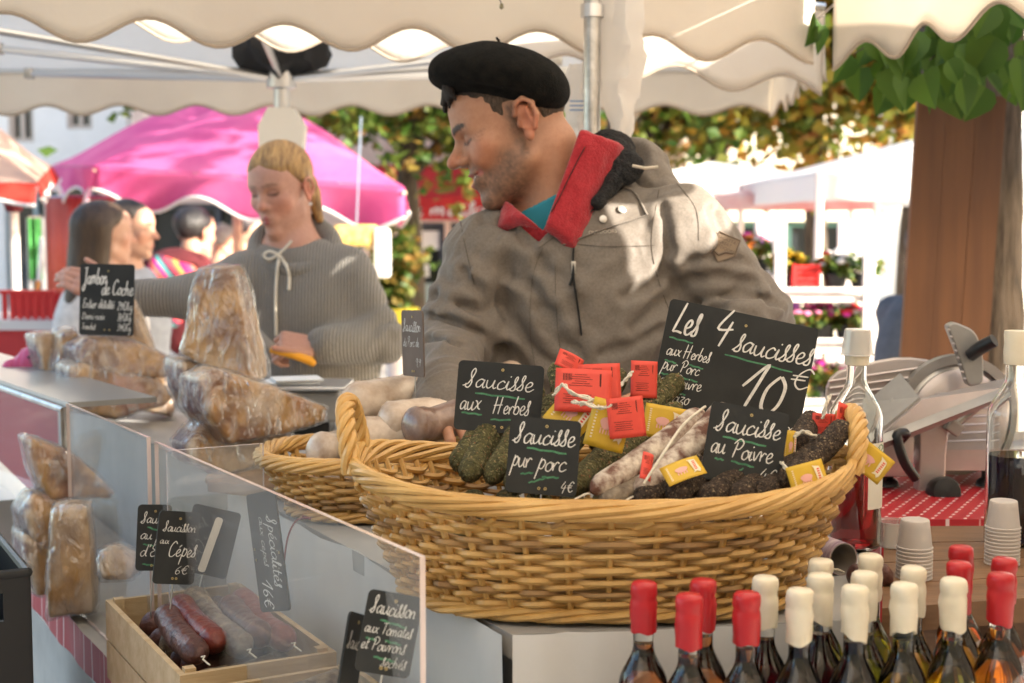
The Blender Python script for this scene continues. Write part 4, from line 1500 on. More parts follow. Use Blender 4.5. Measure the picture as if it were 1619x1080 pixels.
chalk_sign('chalkboard reading Saucisse aux Herbes over the herb coated sausages', 789, 629, 1.70, 0.104, 0.084, roll=4, yaw=-4, pitch=-8,
           lines=[('Saucisse', -0.42, 0.12, 0.13, 0.80), ('aux', -0.45, -0.20, 0.13, 0.24), ('Herbes', -0.06, -0.22, 0.12, 0.42)],
           under=[(-0.28, 0.04, 0.30, 0.01), (-0.42, -0.25, -0.18, -0.26), (-0.08, -0.32, 0.25, -0.30)], pin=0.05, seed=1)
chalk_sign('chalkboard reading Saucisse pur porc with a price of 4 euros', 859, 722, 1.56, 0.079, 0.084, roll=4, yaw=-3, pitch=-8,
           lines=[('Saucisse', -0.44, 0.16, 0.13, 0.86), ('pur', -0.44, -0.16, 0.12, 0.27), ('porc', -0.08, -0.18, 0.12, 0.40), ('4\u20ac', 0.27, -0.44, 0.075, 0.17)],
           under=[(-0.24, 0.10, 0.32, 0.06), (-0.3, -0.25, -0.12, -0.22), (-0.18, -0.36, 0.05, -0.28), (0.0, -0.27, 0.24, -0.26)], pin=0.04, seed=2)
chalk_sign('chalkboard reading Saucisse au Poivre stuck among the pepper sausages', 1178, 705, 1.585, 0.090, 0.088, roll=10, yaw=4, pitch=-8,
           lines=[('Saucisse', -0.42, 0.14, 0.13, 0.84), ('au', -0.43, -0.15, 0.12, 0.18), ('Poivre', -0.16, -0.17, 0.12, 0.52), ('4\u20ac', 0.22, -0.42, 0.085, 0.2)],
           under=[(-0.30, 0.07, 0.26, 0.04), (-0.36, -0.22, -0.24, -0.22), (-0.15, -0.22, 0.15, -0.25), (-0.1, -0.40, 0.02, -0.28)], pin=0.04, seed=3)
chalk_sign('big chalkboard reading Les 4 saucisses 10 euros leaning at the basket back', 1160, 586, 1.83, 0.198, 0.150, roll=12, yaw=3, pitch=-6,
           lines=[('Les', -0.45, 0.22, 0.13, 0.17), ('4', -0.18, 0.22, 0.14), ('saucisses', -0.03, 0.17, 0.095, 0.52),
                  ('aux Herbes', -0.46, 0.02, 0.055, 0.29), ('pur Porc', -0.47, -0.11, 0.055, 0.25), ('au Poivre', -0.47, -0.24, 0.055, 0.28), ('Chorizo', -0.47, -0.37, 0.055, 0.22),
                  ('10', 0.05, -0.30, 0.19, 0.30), ('\u20ac', 0.36, -0.05, 0.095, 0.13), ('prix', 0.33, -0.43, 0.05, 0.12)],
           under=[(-0.46, 0.17, -0.30, 0.16), (-0.08, 0.12, 0.38, 0.09), (-0.46, -0.03, -0.38, -0.04), (-0.3, -0.03, -0.2, -0.04), (-0.47, -0.15, -0.40, -0.15), (-0.34, -0.15, -0.22, -0.16),
                  (-0.47, -0.28, -0.40, -0.28), (-0.34, -0.29, -0.28, -0.29), (-0.46, -0.41, -0.22, -0.44)], pin=0.10, seed=4, sm=0.17)
chalk_sign('brown price board turned edgewise on a wire above the wrapped salami', 653, 543, 2.14, 0.085, 0.100, roll=-3, yaw=-64, pitch=0,
           lines=[('Saucisson', -0.44, 0.18, 0.09, 0.85), ('de Porc de', -0.44, -0.05, 0.07, 0.75), ('9,9', 0.12, -0.34, 0.06, 0.25)], pin=0.06, seed=5,
           bm=mat('brown_board', (0.09, 0.06, 0.045), (0.13, 0.09, 0.07), scale=20, rough=0.6))
chalk_sign('chalkboard reading Jambon de Coche with three prices on the ham stack', 169, 474, 3.08, 0.122, 0.155, roll=1, yaw=-6, pitch=-4,
           lines=[('Jambon', -0.44, 0.22, 0.11, 0.44), ('de Coche', -0.1, 0.07, 0.10, 0.58), ('Entier d\u00e9soss\u00e9', -0.44, -0.12, 0.065, 0.58), ('29\u20ac/kg', 0.2, -0.14, 0.06, 0.27),
                  ('Demi-noix', -0.45, -0.28, 0.05, 0.42), ('34\u20ac/kg', 0.2, -0.29, 0.055, 0.25), ('Tranches', -0.45, -0.42, 0.045, 0.25), ('39\u20ac/kg', 0.2, -0.43, 0.05, 0.25)], pin=0.06, seed=6, sm=0.18)
chalk_sign('chalkboard reading Saucisson au piment in the glass case', 243, 850, 2.02, 0.048, 0.095, roll=4, yaw=18, pitch=-6,
           lines=[('Saucis', -0.4, 0.22, 0.08, 0.8), ('au pi', -0.4, -0.02, 0.08, 0.7), ("d'E.", -0.4, -0.28, 0.09, 0.6)], under=[(-0.2, 0.16, 0.3, 0.08), (-0.3, -0.10, 0.0, -0.12), (-0.3, -0.4, 0.1, -0.42)], pin=0.10, seed=7)
chalk_sign('chalkboard reading Saucisson aux C\u00e8pes beside the piment board', 279, 866, 1.93, 0.058, 0.10, roll=9, yaw=30, pitch=-6,
           lines=[('Saucisson', -0.38, 0.22, 0.065, 0.8), ('aux', -0.42, 0.05, 0.05, 0.22), ('C\u00e8pes', -0.2, -0.12, 0.10, 0.68), ('6\u20ac', 0.0, -0.36, 0.06, 0.3)], pin=0.10, seed=8)
t9 = chalk_sign('blank back of a chalkboard with a cream stick across it', 332, 856, 2.03, 0.070, 0.098, roll=14, yaw=6, pitch=-4, pin=0.09, seed=9, eye=False)
obj('stick', MB().prism(round_rect(0.011, 0.082, 0.004), 0.003, Matrix.Rotation(R(6), 3, 'Y'), (0.002, -0.0035, -0.004)), mat('cream_plastic', (0.7, 0.66, 0.58), rough=0.5), t9, local=True)
chalk_sign('tall chalkboard reading Sp\u00e9cialit\u00e9s 16 euros turned sideways in the case', 424, 872, 1.70, 0.145, 0.075, roll=76, yaw=-52, pitch=0,
           lines=[('Sp\u00e9cialit\u00e9s', -0.30, 0.12, 0.15, 0.60), ('aux cepes', -0.30, -0.15, 0.09, 0.42), ('16\u20ac', 0.22, -0.32, 0.17, 0.24)], pin=0.0, seed=10)
chalk_sign('chalkboard reading Saucisson aux Tomates et Poivrons s\u00e9ch\u00e9s at the guard corner', 615, 1002, 1.40, 0.056, 0.082, roll=12, yaw=10, pitch=-10,
           lines=[('Saucisson', -0.42, 0.22, 0.10, 0.84), ('aux Tomates', -0.45, -0.02, 0.075, 0.86), ('et Poivrons', -0.46, -0.22, 0.075, 0.8), ('s\u00e9ch\u00e9s', -0.05, -0.40, 0.065, 0.45)],
           under=[(-0.2, 0.15, 0.3, 0.1), (-0.4, -0.09, -0.2, -0.1), (-0.05, -0.09, 0.25, -0.11), (-0.2, -0.3, 0.2, -0.32)], pin=0.05, seed=11)
chalk_sign('narrow dark price board leaning edge on beside the guard corner', 556, 1040, 1.42, 0.045, 0.09, roll=22, yaw=70, pitch=0, lines=[('Saucis', -0.4, 0.1, 0.09, 0.8)], pin=0.04, seed=12)

# ------------------------------------------------------------------ sausages
M_herb = mat('herb_crust', (0.045, 0.042, 0.014), (0.11, 0.095, 0.035), scale=130, rough=0.9, bump=0.8, bscale=220, speck=(260, 0.32, (0.17, 0.15, 0.06)))
M_pepper = mat('pepper_crust', (0.022, 0.014, 0.010), (0.07, 0.045, 0.03), scale=160, rough=0.85, bump=0.8, bscale=240, speck=(300, 0.26, (0.20, 0.14, 0.08)))
M_pork = mat('bloomed_casing', (0.13, 0.055, 0.035), (0.62, 0.54, 0.44), scale=45, detail=8, rough=0.75, bump=0.25, bscale=120, ramp=(0.38, 0.60))
M_dark = mat('dark_casing', (0.055, 0.018, 0.014), (0.14, 0.055, 0.04), scale=40, rough=0.42, bump=0.5, bscale=70)
M_redsaus = mat('red_casing', (0.13, 0.02, 0.015), (0.22, 0.05, 0.03), scale=40, rough=0.4, bump=0.4, bscale=80)
M_grey_saus = mat('grey_bloom_casing', (0.10, 0.07, 0.05), (0.34, 0.28, 0.20), scale=40, detail=7, rough=0.8, bump=0.5, bscale=90, ramp=(0.4, 0.7))
M_string = mat('butcher_string', (0.72, 0.66, 0.54), rough=0.9, bump=0.5, bscale=300)
M_flake = mat('herb_flakes', (0.08, 0.09, 0.03), island=[(0.035, 0.045, 0.012), (0.085, 0.09, 0.03), (0.15, 0.13, 0.05), (0.26, 0.22, 0.11), (0.20, 0.07, 0.03)], rough=0.9)
M_corn = mat('pepper_grit', (0.1, 0.07, 0.04), island=[(0.015, 0.01, 0.008), (0.03, 0.02, 0.014), (0.10, 0.07, 0.045), (0.28, 0.21, 0.13)], rough=0.8)

def flakes(pts, rad, n, size, seed, elong=3.0):
    r = np.random.RandomState(seed)
    P = np.array([list(p) for p in pts])
    mb_v, mb_f = [], []
    k = r.randint(0, len(P) - 1, n)
    t = r.rand(n, 1)
    c = P[k] * (1 - t) + P[k + 1] * t
    d = P[k + 1] - P[k]
    d /= np.linalg.norm(d, axis=1)[:, None] + 1e-9
    u = np.cross(d, r.normal(size=(n, 3)))
    u /= np.linalg.norm(u, axis=1)[:, None]
    rr = np.interp(k + t[:, 0], np.arange(len(P)), rad)[:, None]
    c = c + u * (rr + size * 0.25)
    w = np.cross(u, d)
    a = r.rand(n, 1) * 6.28
    e1 = (d * np.cos(a) + w * np.sin(a)) * size * elong * (0.5 + r.rand(n, 1))
    e2 = np.cross(u, e1)
    e2 = e2 / (np.linalg.norm(e2, axis=1)[:, None]) * size * (0.5 + r.rand(n, 1))
    lift = u * size * (0.9 * r.rand(n, 1))
    V = np.stack([c - e1, c + e2 + lift * 0.4, c + e1 + lift, c - e2], 1).reshape(-1, 3)
    i = np.arange(n) * 4
    return V, np.stack([i, i + 1, i + 2, i + 3], 1)

def sausage(name, label, p, q, r, m, kind=None, sag=0.006, seed=0, group=None, knot=True, nub=1.0):
    p, q = Vector(p), Vector(q)
    rn = random.Random(seed)
    t = thing(name, label, 'sausage', (p + q) / 2, group=group)
    side = Vector((rn.uniform(-1, 1), rn.uniform(-1, 1), 0)).normalized() * rn.uniform(0, 0.006)
    pts, rad = [], []
    N = 22
    for i in range(N + 1):
        u = i / N
        pts.append(p.lerp(q, u) + Vector((0, 0, -sag * math.sin(PI * u))) + side * math.sin(PI * u))
        e = min(u, 1 - u) * N
        rad.append(r * (1 - (1 - min(1, e / 2.6)) ** 2.2 * 0.86 * nub) * (1 + 0.035 * math.sin(u * 9 + seed) + 0.015 * math.sin(u * 23 + seed)))
    mb = MB().tube(pts, rad, 18)
    v = np.array(mb.v)
    d = (fbm(v * 85 + seed, seed, 3) - 0.5)
    c = np.array([list(x) for x in pts]).repeat(18, 0)
    nrm = v - c
    v = c + nrm * (1 + d[:, None] * 0.14)
    mb.v = [tuple(x) for x in v]
    obj('casing', mb, m, t, angle=180)
    if kind == 'herb':
        o = obj('herb_coating', flakes(pts, rad, 900, 0.0009, seed, 2.6), M_flake, t, smooth=False)
        o['kind'] = 'stuff'
    if kind == 'pepper':
        o = obj('pepper_coating', flakes(pts, rad, 800, 0.0011, seed, 1.1), M_corn, t, smooth=False)
        o['kind'] = 'stuff'
    if knot:
        dr = (p - q).normalized()
        a = pts[0] + dr * 0.004
        obj('string', MB().tube([a, a + dr * 0.01 + Vector((0.002, 0, 0.004)), a + dr * 0.02 + Vector((-.003, 0, 0.003)), a + dr * 0.028 + Vector((0.004, 0, -0.002))], 0.0012, 6), M_string, t)
    return t

GH = 'herb coated sausages in the large basket'
GP = 'pepper coated sausages in the large basket'
def inb(px0, py0, Y0, px1, py1, Y1):
    return at(px0, py0, Y0), at(px1, py1, Y1)
herbs = [(722, 738, 1.635, 772, 625, 1.79, .0145), (756, 735, 1.65, 828, 600, 1.81, .0145), (738, 756, 1.60, 790, 626, 1.78, .0150), (772, 762, 1.60, 850, 606, 1.78, .0145), (808, 776, 1.58, 880, 626, 1.76, .0155), (848, 786, 1.58, 905, 606, 1.78, .0150),
         (900, 776, 1.57, 1010, 646, 1.76, .0150), (925, 751, 1.61, 1075, 641, 1.78, .0145), (880, 726, 1.64, 985, 586, 1.80, .0150), (935, 706, 1.67, 1040, 596, 1.82, .0140),
         (905, 676, 1.70, 880, 576, 1.82, .0140), (985, 676, 1.70, 1075, 596, 1.84, .014)]
for i, (a, b, c, d, e, f, r) in enumerate(herbs):
    p, q = inb(a, b, c, d, e, f)
    sausage('herb_sausage', 'dry sausage coated in green herbs lying in the large willow basket', p, q, r, M_herb, 'herb', seed=20 + i, group=GH, knot=False)
p, q = inb(935, 778, 1.555, 1112, 650, 1.70)
sausage('pork_sausage', 'white bloomed pure pork sausage with brown patches beside the red tag', p, q, 0.0155, M_pork, seed=41, group=None)
p, q = inb(1005, 782, 1.56, 1150, 640, 1.70)
sausage('pork_sausage', 'pink and white bloomed sausage with a string loop behind the Poivre board', p, q, 0.0150, M_pork, seed=42)
p, q = inb(950, 798, 1.55, 1080, 720, 1.64)
sausage('pork_sausage', 'grey bloomed sausage lowest against the basket rim', p, q, 0.0145, M_grey_saus, seed=43)
pep = [(1005, 794, 1.550, 1112, 726, 1.63, .0145), (1060, 788, 1.545, 1150, 710, 1.63, .0145), (1108, 793, 1.545, 1190, 710, 1.63, .0145), (1160, 791, 1.545, 1236, 713, 1.65, .0145), (1200, 786, 1.552, 1280, 703, 1.66, .0145),
       (1238, 763, 1.565, 1300, 693, 1.67, .014), (1258, 703, 1.63, 1285, 658, 1.74, .014), (1020, 763, 1.60, 1130, 688, 1.70, .0145)]
for i, (a, b, c, d, e, f, r) in enumerate(pep):
    p, q = inb(a, b, c, d, e, f)
    sausage('pepper_sausage', 'dark dry sausage coated in cracked pepper lying in the large willow basket', p, q, r, M_pepper, 'pepper', seed=60 + i, group=GP, knot=False)
p, q = inb(1258, 745, 1.60, 1338, 668, 1.66)
sausage('pepper_sausage', 'pepper sausage jutting up beside the right rope handle', p, q, 0.0135, M_pepper, 'pepper', seed=71)
# layer beneath, so the basket is full
for i in range(9):
    x = -0.17 + i * 0.041
    sausage('herb_sausage' if i < 5 else 'pepper_sausage', ('herb' if i < 5 else 'pepper') + ' sausage in the bottom layer of the large basket', (BK.x + x, 1.60, 1.125), (BK.x + x + 0.02, 1.80, 1.15), 0.017,
            M_herb if i < 5 else M_pepper, seed=80 + i, group='bottom layer of sausages in the large basket', knot=False)

# ------------------------------------------------------------------ hang tags
M_tag_r = mat('red_tag', (0.72, 0.075, 0.045), (0.66, 0.06, 0.04), scale=30, rough=0.5)
M_tag_y = mat('yellow_tag', (0.66, 0.42, 0.03), (0.58, 0.36, 0.03), scale=30, rough=0.45)
M_ink = mat('dark_print', (0.10, 0.02, 0.015), rough=0.8)
M_ink_w = mat('pale_print', (0.8, 0.7, 0.5), rough=0.8)
M_pig = mat('pink_print', (0.78, 0.42, 0.36), rough=0.8)

def hang_tag(label, px, py, Y, w, h, roll, yaw, pitch, red, fold=True, group=None, seed=0, string=None):
    c = at(px, py, Y)
    M3 = Matrix.Rotation(R(yaw), 3, 'Z') @ Matrix.Rotation(R(pitch), 3, 'X') @ Matrix.Rotation(R(roll), 3, 'Y')
    t = thing('hang_tag', label, 'tag', c, M3.to_euler(), group=group)
    vs, fs = [], []
    n = 8
    bow = random.Random(seed).uniform(0.001, 0.004)
    for i in range(n + 1):
        for k in range(n + 1):
            u, v = i / n - 0.5, k / n - 0.5
            vs.append((u * w, bow * (4 * u * u - 1) * 1.2 + bow * v, v * h))
    for i in range(n):
        for k in range(n):
            a = i * (n + 1) + k
            fs.append((a, a + n + 1, a + n + 2, a + 1))
    o = obj('card', (vs, fs), M_tag_r if red else M_tag_y, t, local=True)
    s = o.modifiers.new('thickness', 'SOLIDIFY')
    s.thickness = 0.0006
    s.offset = 1
    pr = MB()
    def q(x, z, a, b):
        y0 = bow * (4 * x * x - 1) * 1.2 + bow * z - 0.0008
        pr.add([((x - a / 2) * w, y0, (z - b / 2) * h), ((x + a / 2) * w, y0, (z - b / 2) * h), ((x + a / 2) * w, y0, (z + b / 2) * h), ((x - a / 2) * w, y0, (z + b / 2) * h)], [(0, 1, 2, 3)])
    if red:
        for k in range(9):
            q(-0.36 + k * 0.018, 0.30, 0.008 + 0.006 * (k % 3 == 0), 0.16)
        for k in range(6):
            q(-0.05, 0.36 - k * 0.05, 0.22 + 0.1 * ((k * 7) % 3), 0.012)
        for k in range(5):
            q(-0.1, -0.10 - k * 0.05, 0.5 - 0.08 * (k % 2), 0.012)
        q(0.30, 0.25, 0.03, 0.30)
        obj('printing', pr, M_ink, t, local=True, smooth=False)['kind'] = 'stuff'
    else:
        for k in range(11):
            q(-0.36, 0.34 - k * 0.065, 0.05, 0.032)
        obj('printing', pr, M_ink_w, t, local=True, smooth=False)['kind'] = 'stuff'
        yy = -0.0012 - bow * 1.2
        g2 = MB()
        body = [(0.16 * math.cos(a) * (1 + 0.12 * math.sin(3 * a)), 0.13 * math.sin(a) + 0.02) for a in [k * 2 * PI / 18 for k in range(18)]]
        g2.add([(x * w - 0.05 * w, yy, z * h) for x, z in body], [tuple(range(18))])
        for lx in (-0.13, -0.06, 0.02, 0.09):
            g2.add([((lx - 0.05) * w, yy, -0.2 * h), ((lx - 0.02) * w, yy, -0.2 * h), ((lx - 0.02) * w, yy, -0.08 * h), ((lx - 0.05) * w, yy, -0.08 * h)], [(0, 1, 2, 3)])
        obj('pig_print', g2, M_pig, t, local=True, smooth=False)['kind'] = 'stuff'
        g3 = MB()
        rb = [(0.2, -0.3), (0.24, -0.22), (0.20, 0.28), (0.16, 0.36), (0.34, 0.30), (0.36, 0.24), (0.40, -0.24), (0.36, -0.34), (0.30, -0.26)]
        g3.add([(x * w, yy, z * h) for x, z in rb], [tuple(range(len(rb)))])
        obj('ribbon_print', g3, M_ink_w, t, local=True, smooth=False)
        g4 = MB()
        for k in range(6):
            z = -0.18 + k * 0.075
            g4.add([(0.265 * w, yy - 1e-4, z * h), (0.335 * w, yy - 1e-4, z * h), (0.335 * w, yy - 1e-4, (z + 0.045) * h), (0.265 * w, yy - 1e-4, (z + 0.045) * h)], [(0, 1, 2, 3)])
        obj('ribbon_letters', g4, M_tag_r, t, local=True, smooth=False)['kind'] = 'stuff'
    if string:
        pts = [at(*p) for p in string]
        sp = [Vector(p) for p in spline([tuple(p) for p in pts], 6)]
        for k in (-1, 1):
            pp = [p + Vector((0.0013 * k * math.cos(i * .9), 0.001 * k, 0.0013 * k * math.sin(i * .9))) for i, p in enumerate(sp)]
            obj('string', MB().tube(pp, 0.0015, 6), M_string, t)
    return t

hang_tag('orange red tag with barcode lying flat over a white string loop', 922, 618, 1.655, 0.066, 0.052, 3, 0, -18, True, seed=1, string=[(875, 625, 1.64), (890, 608, 1.635), (905, 622, 1.63), (938, 632, 1.625), (915, 640, 1.625)])
hang_tag('orange red tag standing furthest back among the herb sausages', 900, 573, 1.72, 0.034, 0.022, 28, 20, -10, True, seed=2, string=[(925, 580, 1.70), (918, 590, 1.70), (926, 600, 1.69)])
hang_tag('orange red tag half covered by the wide flat one with a string', 948, 605, 1.69, 0.05, 0.045, -2, 0, -10, True, seed=12, string=[(945, 595, 1.67), (955, 620, 1.66), (958, 640, 1.655), (945, 625, 1.66), (940, 600, 1.665)])
hang_tag('orange red tag folded upright in front of its yellow half', 990, 660, 1.60, 0.042, 0.046, -5, 4, -6, True, seed=3, string=[(905, 635, 1.62), (925, 638, 1.61), (950, 645, 1.605), (965, 640, 1.60)])
hang_tag('yellow tag with pig and ribbon print half behind the upright red one', 962, 672, 1.612, 0.046, 0.056, 14, -4, -6, False, seed=4)
hang_tag('yellow tag with pale print lying slanted among the herbs', 905, 655, 1.655, 0.05, 0.05, 38, -8, -20, False, seed=5)
hang_tag('orange red tag beside the big price board', 1018, 600, 1.76, 0.034, 0.046, 4, 12, -6, True, seed=6, string=[(1000, 588, 1.745), (990, 600, 1.74), (978, 612, 1.735)])
hang_tag('yellow tag tucked under the big price board', 1050, 668, 1.70, 0.05, 0.04, 10, 0, -10, False, seed=7)
hang_tag('narrow red tag resting on the white bloomed sausages', 1022, 738, 1.555, 0.014, 0.032, 24, 30, -20, True, seed=8)
hang_tag('yellow tag laid across the bloomed sausage end', 1080, 745, 1.555, 0.046, 0.026, -22, 0, -40, False, seed=9)
hang_tag('yellow tag with pig print propped on the right basket rim', 1277, 756, 1.555, 0.042, 0.034, -14, 4, -12, False, seed=10, string=[(1250, 748, 1.56), (1238, 735, 1.58), (1228, 715, 1.6)])
hang_tag('worn yellow tag hanging outside the right rope handle', 1375, 728, 1.64, 0.048, 0.034, 38, -8, -6, False, seed=11, string=[(1345, 700, 1.65), (1335, 680, 1.66), (1320, 672, 1.67)])
hang_tag('red tag beside the sausage jutting past the rope handle', 1330, 668, 1.68, 0.022, 0.045, 24, 40, -6, True, seed=13)
hang_tag('red tag leaning behind the sausage jutting past the rope handle', 1302, 672, 1.70, 0.028, 0.028, 4, 0, -6, True, seed=14, string=[(1300, 662, 1.69), (1306, 640, 1.69), (1312, 625, 1.70)])
hang_tag('narrow yellow tag edge beside the Poivre board', 1247, 705, 1.63, 0.016, 0.036, 8, 20, -4, False, seed=15, string=[(1255, 690, 1.63), (1270, 682, 1.63), (1290, 690, 1.64)])
sl = MB()
sp = [Vector(p) for p in spline([tuple(at(*p)) for p in [(1018, 765, 1.54), (1050, 715, 1.56), (1080, 672, 1.6), (1108, 648, 1.64), (1115, 643, 1.66)]], 6)]
tag(obj('string_loop', sl.tube(sp, 0.0016, 6), M_string), 'long white string running along the bloomed sausages', 'string')

# wrapped salami in the small basket
M_salami = mat('wrapped_salami', (0.36, 0.24, 0.16), (0.68, 0.57, 0.46), scale=20, detail=7, rough=0.5, bump=0.25, bscale=40, coat=0.5, ramp=(0.3, 0.62))
M_salami_d = mat('dark_wrapped_salami', (0.13, 0.07, 0.05), (0.30, 0.2, 0.15), scale=25, detail=7, rough=0.35, bump=0.3, bscale=40, coat=0.7)
GS = 'whitish wrapped salami in the smaller basket'
for i, (a, b, c, d, e, f, r) in enumerate([(545, 640, 2.12, 720, 600, 2.24, .032), (600, 668, 2.07, 760, 632, 2.16, .030), (560, 690, 2.06, 700, 672, 2.10, .030), (500, 712, 2.10, 560, 700, 2.20, .030),
                                           (650, 640, 2.18, 830, 590, 2.26, .030)]):
    p, q = inb(a, b, c, d, e, f)
    sausage('salami', 'thick whitish salami wrapped in film in the smaller willow basket', p, q, r, M_salami, seed=100 + i, group=GS, knot=False, nub=0.7)
p, q = inb(648, 672, 2.02, 735, 655, 2.08)
sausage('salami', 'dark brown wrapped salami end in front of the whitish ones', p, q, 0.026, M_salami_d, seed=107, knot=False, nub=0.6)
for i in range(4):
    sausage('salami', 'wrapped salami in the bottom layer of the smaller basket', (BK2.x - 0.09, BK2.y - 0.06 + i * 0.045, ZC + 0.045), (BK2.x + 0.09, BK2.y - 0.05 + i * 0.045, ZC + 0.045), 0.03, M_salami, seed=110 + i, knot=False, group='bottom layer of salami')

# ------------------------------------------------------------------ hams: trimmed blocks in cling film
M_ham = mat('cured_ham', (1, 1, 1), (0.8, 0.72, 0.62), scale=30, detail=6, rough=0.55, bump=0.25, bscale=60, coat=0.08, coatr=0.3, attr='Col')

def film_mat():
    m = bpy.data.materials.new('cling_film')
    m.use_nodes = True
    nt = m.node_tree
    nt.nodes.remove(nt.nodes['Principled BSDF'])
    L = nt.links.new
    tr = nt.nodes.new('ShaderNodeBsdfTransparent')
    gl = nt.nodes.new('ShaderNodeBsdfGlossy')
    gl.inputs['Roughness'].default_value = 0.10
    tc = nt.nodes.new('ShaderNodeTexCoord')
    n = nt.nodes.new('ShaderNodeTexNoise')
    n.inputs['Scale'].default_value = 24
    n.inputs['Detail'].default_value = 4
    n.inputs['Distortion'].default_value = 1.5
    mp = nt.nodes.new('ShaderNodeMapping')
    mp.inputs['Scale'].default_value = (1.6, 1.6, 0.6)
    mp.inputs['Rotation'].default_value = (0.5, 0.3, 0.2)
    L(tc.outputs['Object'], mp.inputs[0])
    L(mp.outputs[0], n.inputs['Vector'])
    bp = nt.nodes.new('ShaderNodeBump')
    bp.inputs['Strength'].default_value = 1.0
    bp.inputs['Distance'].default_value = 0.02
    L(n.outputs['Fac'], bp.inputs['Height'])
    L(bp.outputs[0], gl.inputs['Normal'])
    fr = facing_term(nt, 0.14, 0.8, bp.outputs[0])
    mx = nt.nodes.new('ShaderNodeMixShader')
    L(fr.outputs[0], mx.inputs[0])
    L(tr.outputs[0], mx.inputs[1])
    L(gl.outputs[0], mx.inputs[2])
    df = nt.nodes.new('ShaderNodeBsdfDiffuse')
    df.inputs[0].default_value = (0.8, 0.76, 0.72, 1)
    m2 = nt.nodes.new('ShaderNodeMixShader')
    mr = nt.nodes.new('ShaderNodeMapRange')
    mr.inputs['From Min'].default_value = 0.54
    mr.inputs['From Max'].default_value = 0.70
    mr.inputs['To Min'].default_value = 0.02
    mr.inputs['To Max'].default_value = 0.34
    L(n.outputs['Fac'], mr.inputs['Value'])
    L(mr.outputs[0], m2.inputs[0])
    L(mx.outputs[0], m2.inputs[1])
    L(df.outputs[0], m2.inputs[2])
    L(m2.outputs[0], nt.nodes['Material Output'].inputs['Surface'])
    return m
M_film = film_mat()

def hull2(pts2):
    """signed distance to a rounded convex polygon given counter-clockwise"""
    P = A(pts2)
    def f(q):
        d = np.full(len(q), -1e9)
        for i in range(len(P)):
            a, b = P[i], P[(i + 1) % len(P)]
            e = b - a
            n = A(e[1], -e[0]) / np.linalg.norm(e)
            d = np.maximum(d, (q - a) @ n)
        return d
    return f

def ham(label, poly, thick, centre, yaw, pitch=0.0, roll=0.0, cut='left', group=None, seed=0, bulge=0.35, h=0.006, film=True, rnd=0.010, meat=None):
    """ham block: convex outline (x, z) in metres; thickness along y narrows to the rim; one cut face shows meat and fat"""
    t = thing('ham', label, 'ham', centre, (R(pitch), R(roll), R(yaw)), group=group)
    P = A(poly)
    area = 0.5 * sum(P[i][0] * P[(i + 1) % len(P)][1] - P[(i + 1) % len(P)][0] * P[i][1] for i in range(len(P)))
    if area < 0:
        P = P[::-1]
    h2 = hull2(P)
    lo, hi = P.min(0), P.max(0)
    def f(q):
        d2 = h2(q[:, [0, 2]]) + rnd
        dy = np.abs(q[:, 1]) - thick * (1 - bulge * np.clip((q[:, 2] - lo[1]) / (hi[1] - lo[1]), 0, 1)) + rnd
        d = np.sqrt(np.maximum(d2, 0) ** 2 + np.maximum(dy, 0) ** 2) + np.minimum(np.maximum(d2, dy), 0) - rnd
        return d + (fbm(q * 16 + seed * 3.1, seed, 3) - 0.5) * 0.013 + (fbm(q * 60, seed + 3, 2) - 0.5) * 0.003
    b0, b1 = A(lo[0] - .02, -thick - .02, lo[1] - .02), A(hi[0] + .02, thick + .02, hi[1] + .02)
    v, fc = surface(f, b0, b1, h)
    # colours: ochre rind and fat, dark meat on the cut side
    n1, n2 = fbm(v * 22, seed, 4), fbm(v * 9 + 5, seed + 2, 3)
    ochre, brown, fat, pinkish = A(.56, .30, .08), A(.22, .09, .035), A(.74, .58, .42), A(.46, .21, .16)
    col = ochre + (brown - ochre) * np.clip((n1 - .42) * 5, 0, 1)[:, None]
    col = col + (fat - col) * np.clip((n2 - .54) * 5, 0, 1)[:, None] * 0.8
    col = col + (pinkish - col) * np.clip((.45 - n2) * 5, 0, 1)[:, None] * 0.85
    if cut:
        ax, sg = {'left': (0, -1), 'right': (0, 1), 'front': (1, -1), 'bottom': (2, -1), 'top': (2, 1)}[cut]
        e = {0: (lo[0], hi[0]), 1: (-thick, thick), 2: (lo[1], hi[1])}[ax]
        lim = e[0] if sg < 0 else e[1]
        on = np.clip(1 - np.abs(v[:, ax] - lim) / 0.020, 0, 1)
        on = np.clip(on * 2.2, 0, 1)
        oth = [k for k in range(3) if k != ax]
        ctr = A([0 if k == 1 else (lo[0 if k == 0 else 1] + hi[0 if k == 0 else 1]) / 2 for k in oth])
        ext = A([thick if k == 1 else (hi[0 if k == 0 else 1] - lo[0 if k == 0 else 1]) / 2 for k in oth])
        rr = np.abs((v[:, oth] - ctr) / ext).max(1)
        rim = np.clip((rr + 0.25 * (n2 - .5) - 0.66) * 8, 0, 1)
        mcol = A(.20, .045, .04) if meat is None else meat
        marb = np.clip((np.abs(fbm(v * 40, seed + 8, 3) - 0.5) * -14 + 1), 0, 1)
        face = A(mcol) + (A(.10, .03, .035) - A(mcol)) * n1[:, None]
        face = face + (A(.5, .36, .3) - face) * marb[:, None] * 0.7
        face = face + (A(.70, .58, .45) - face) * rim[:, None]
        col = col + (face - col) * on[:, None]
    obj('meat', (v, fc), M_ham, t, local=True, colors=np.clip(col, 0, 1), angle=180)
    if film:
        def g(q):
            w = fbm(q * A(14, 14, 9) + seed, seed + 20, 3)
            return f(q) - 0.0030 - 0.007 * np.clip(np.abs(w - 0.5) * 3 - 0.15, 0, 1)
        v, fc = surface(g, b0 - .015, b1 + .015, h * 1.1)
        o = obj('cling_film', (v, fc), M_film, t, local=True, angle=180)
    return t

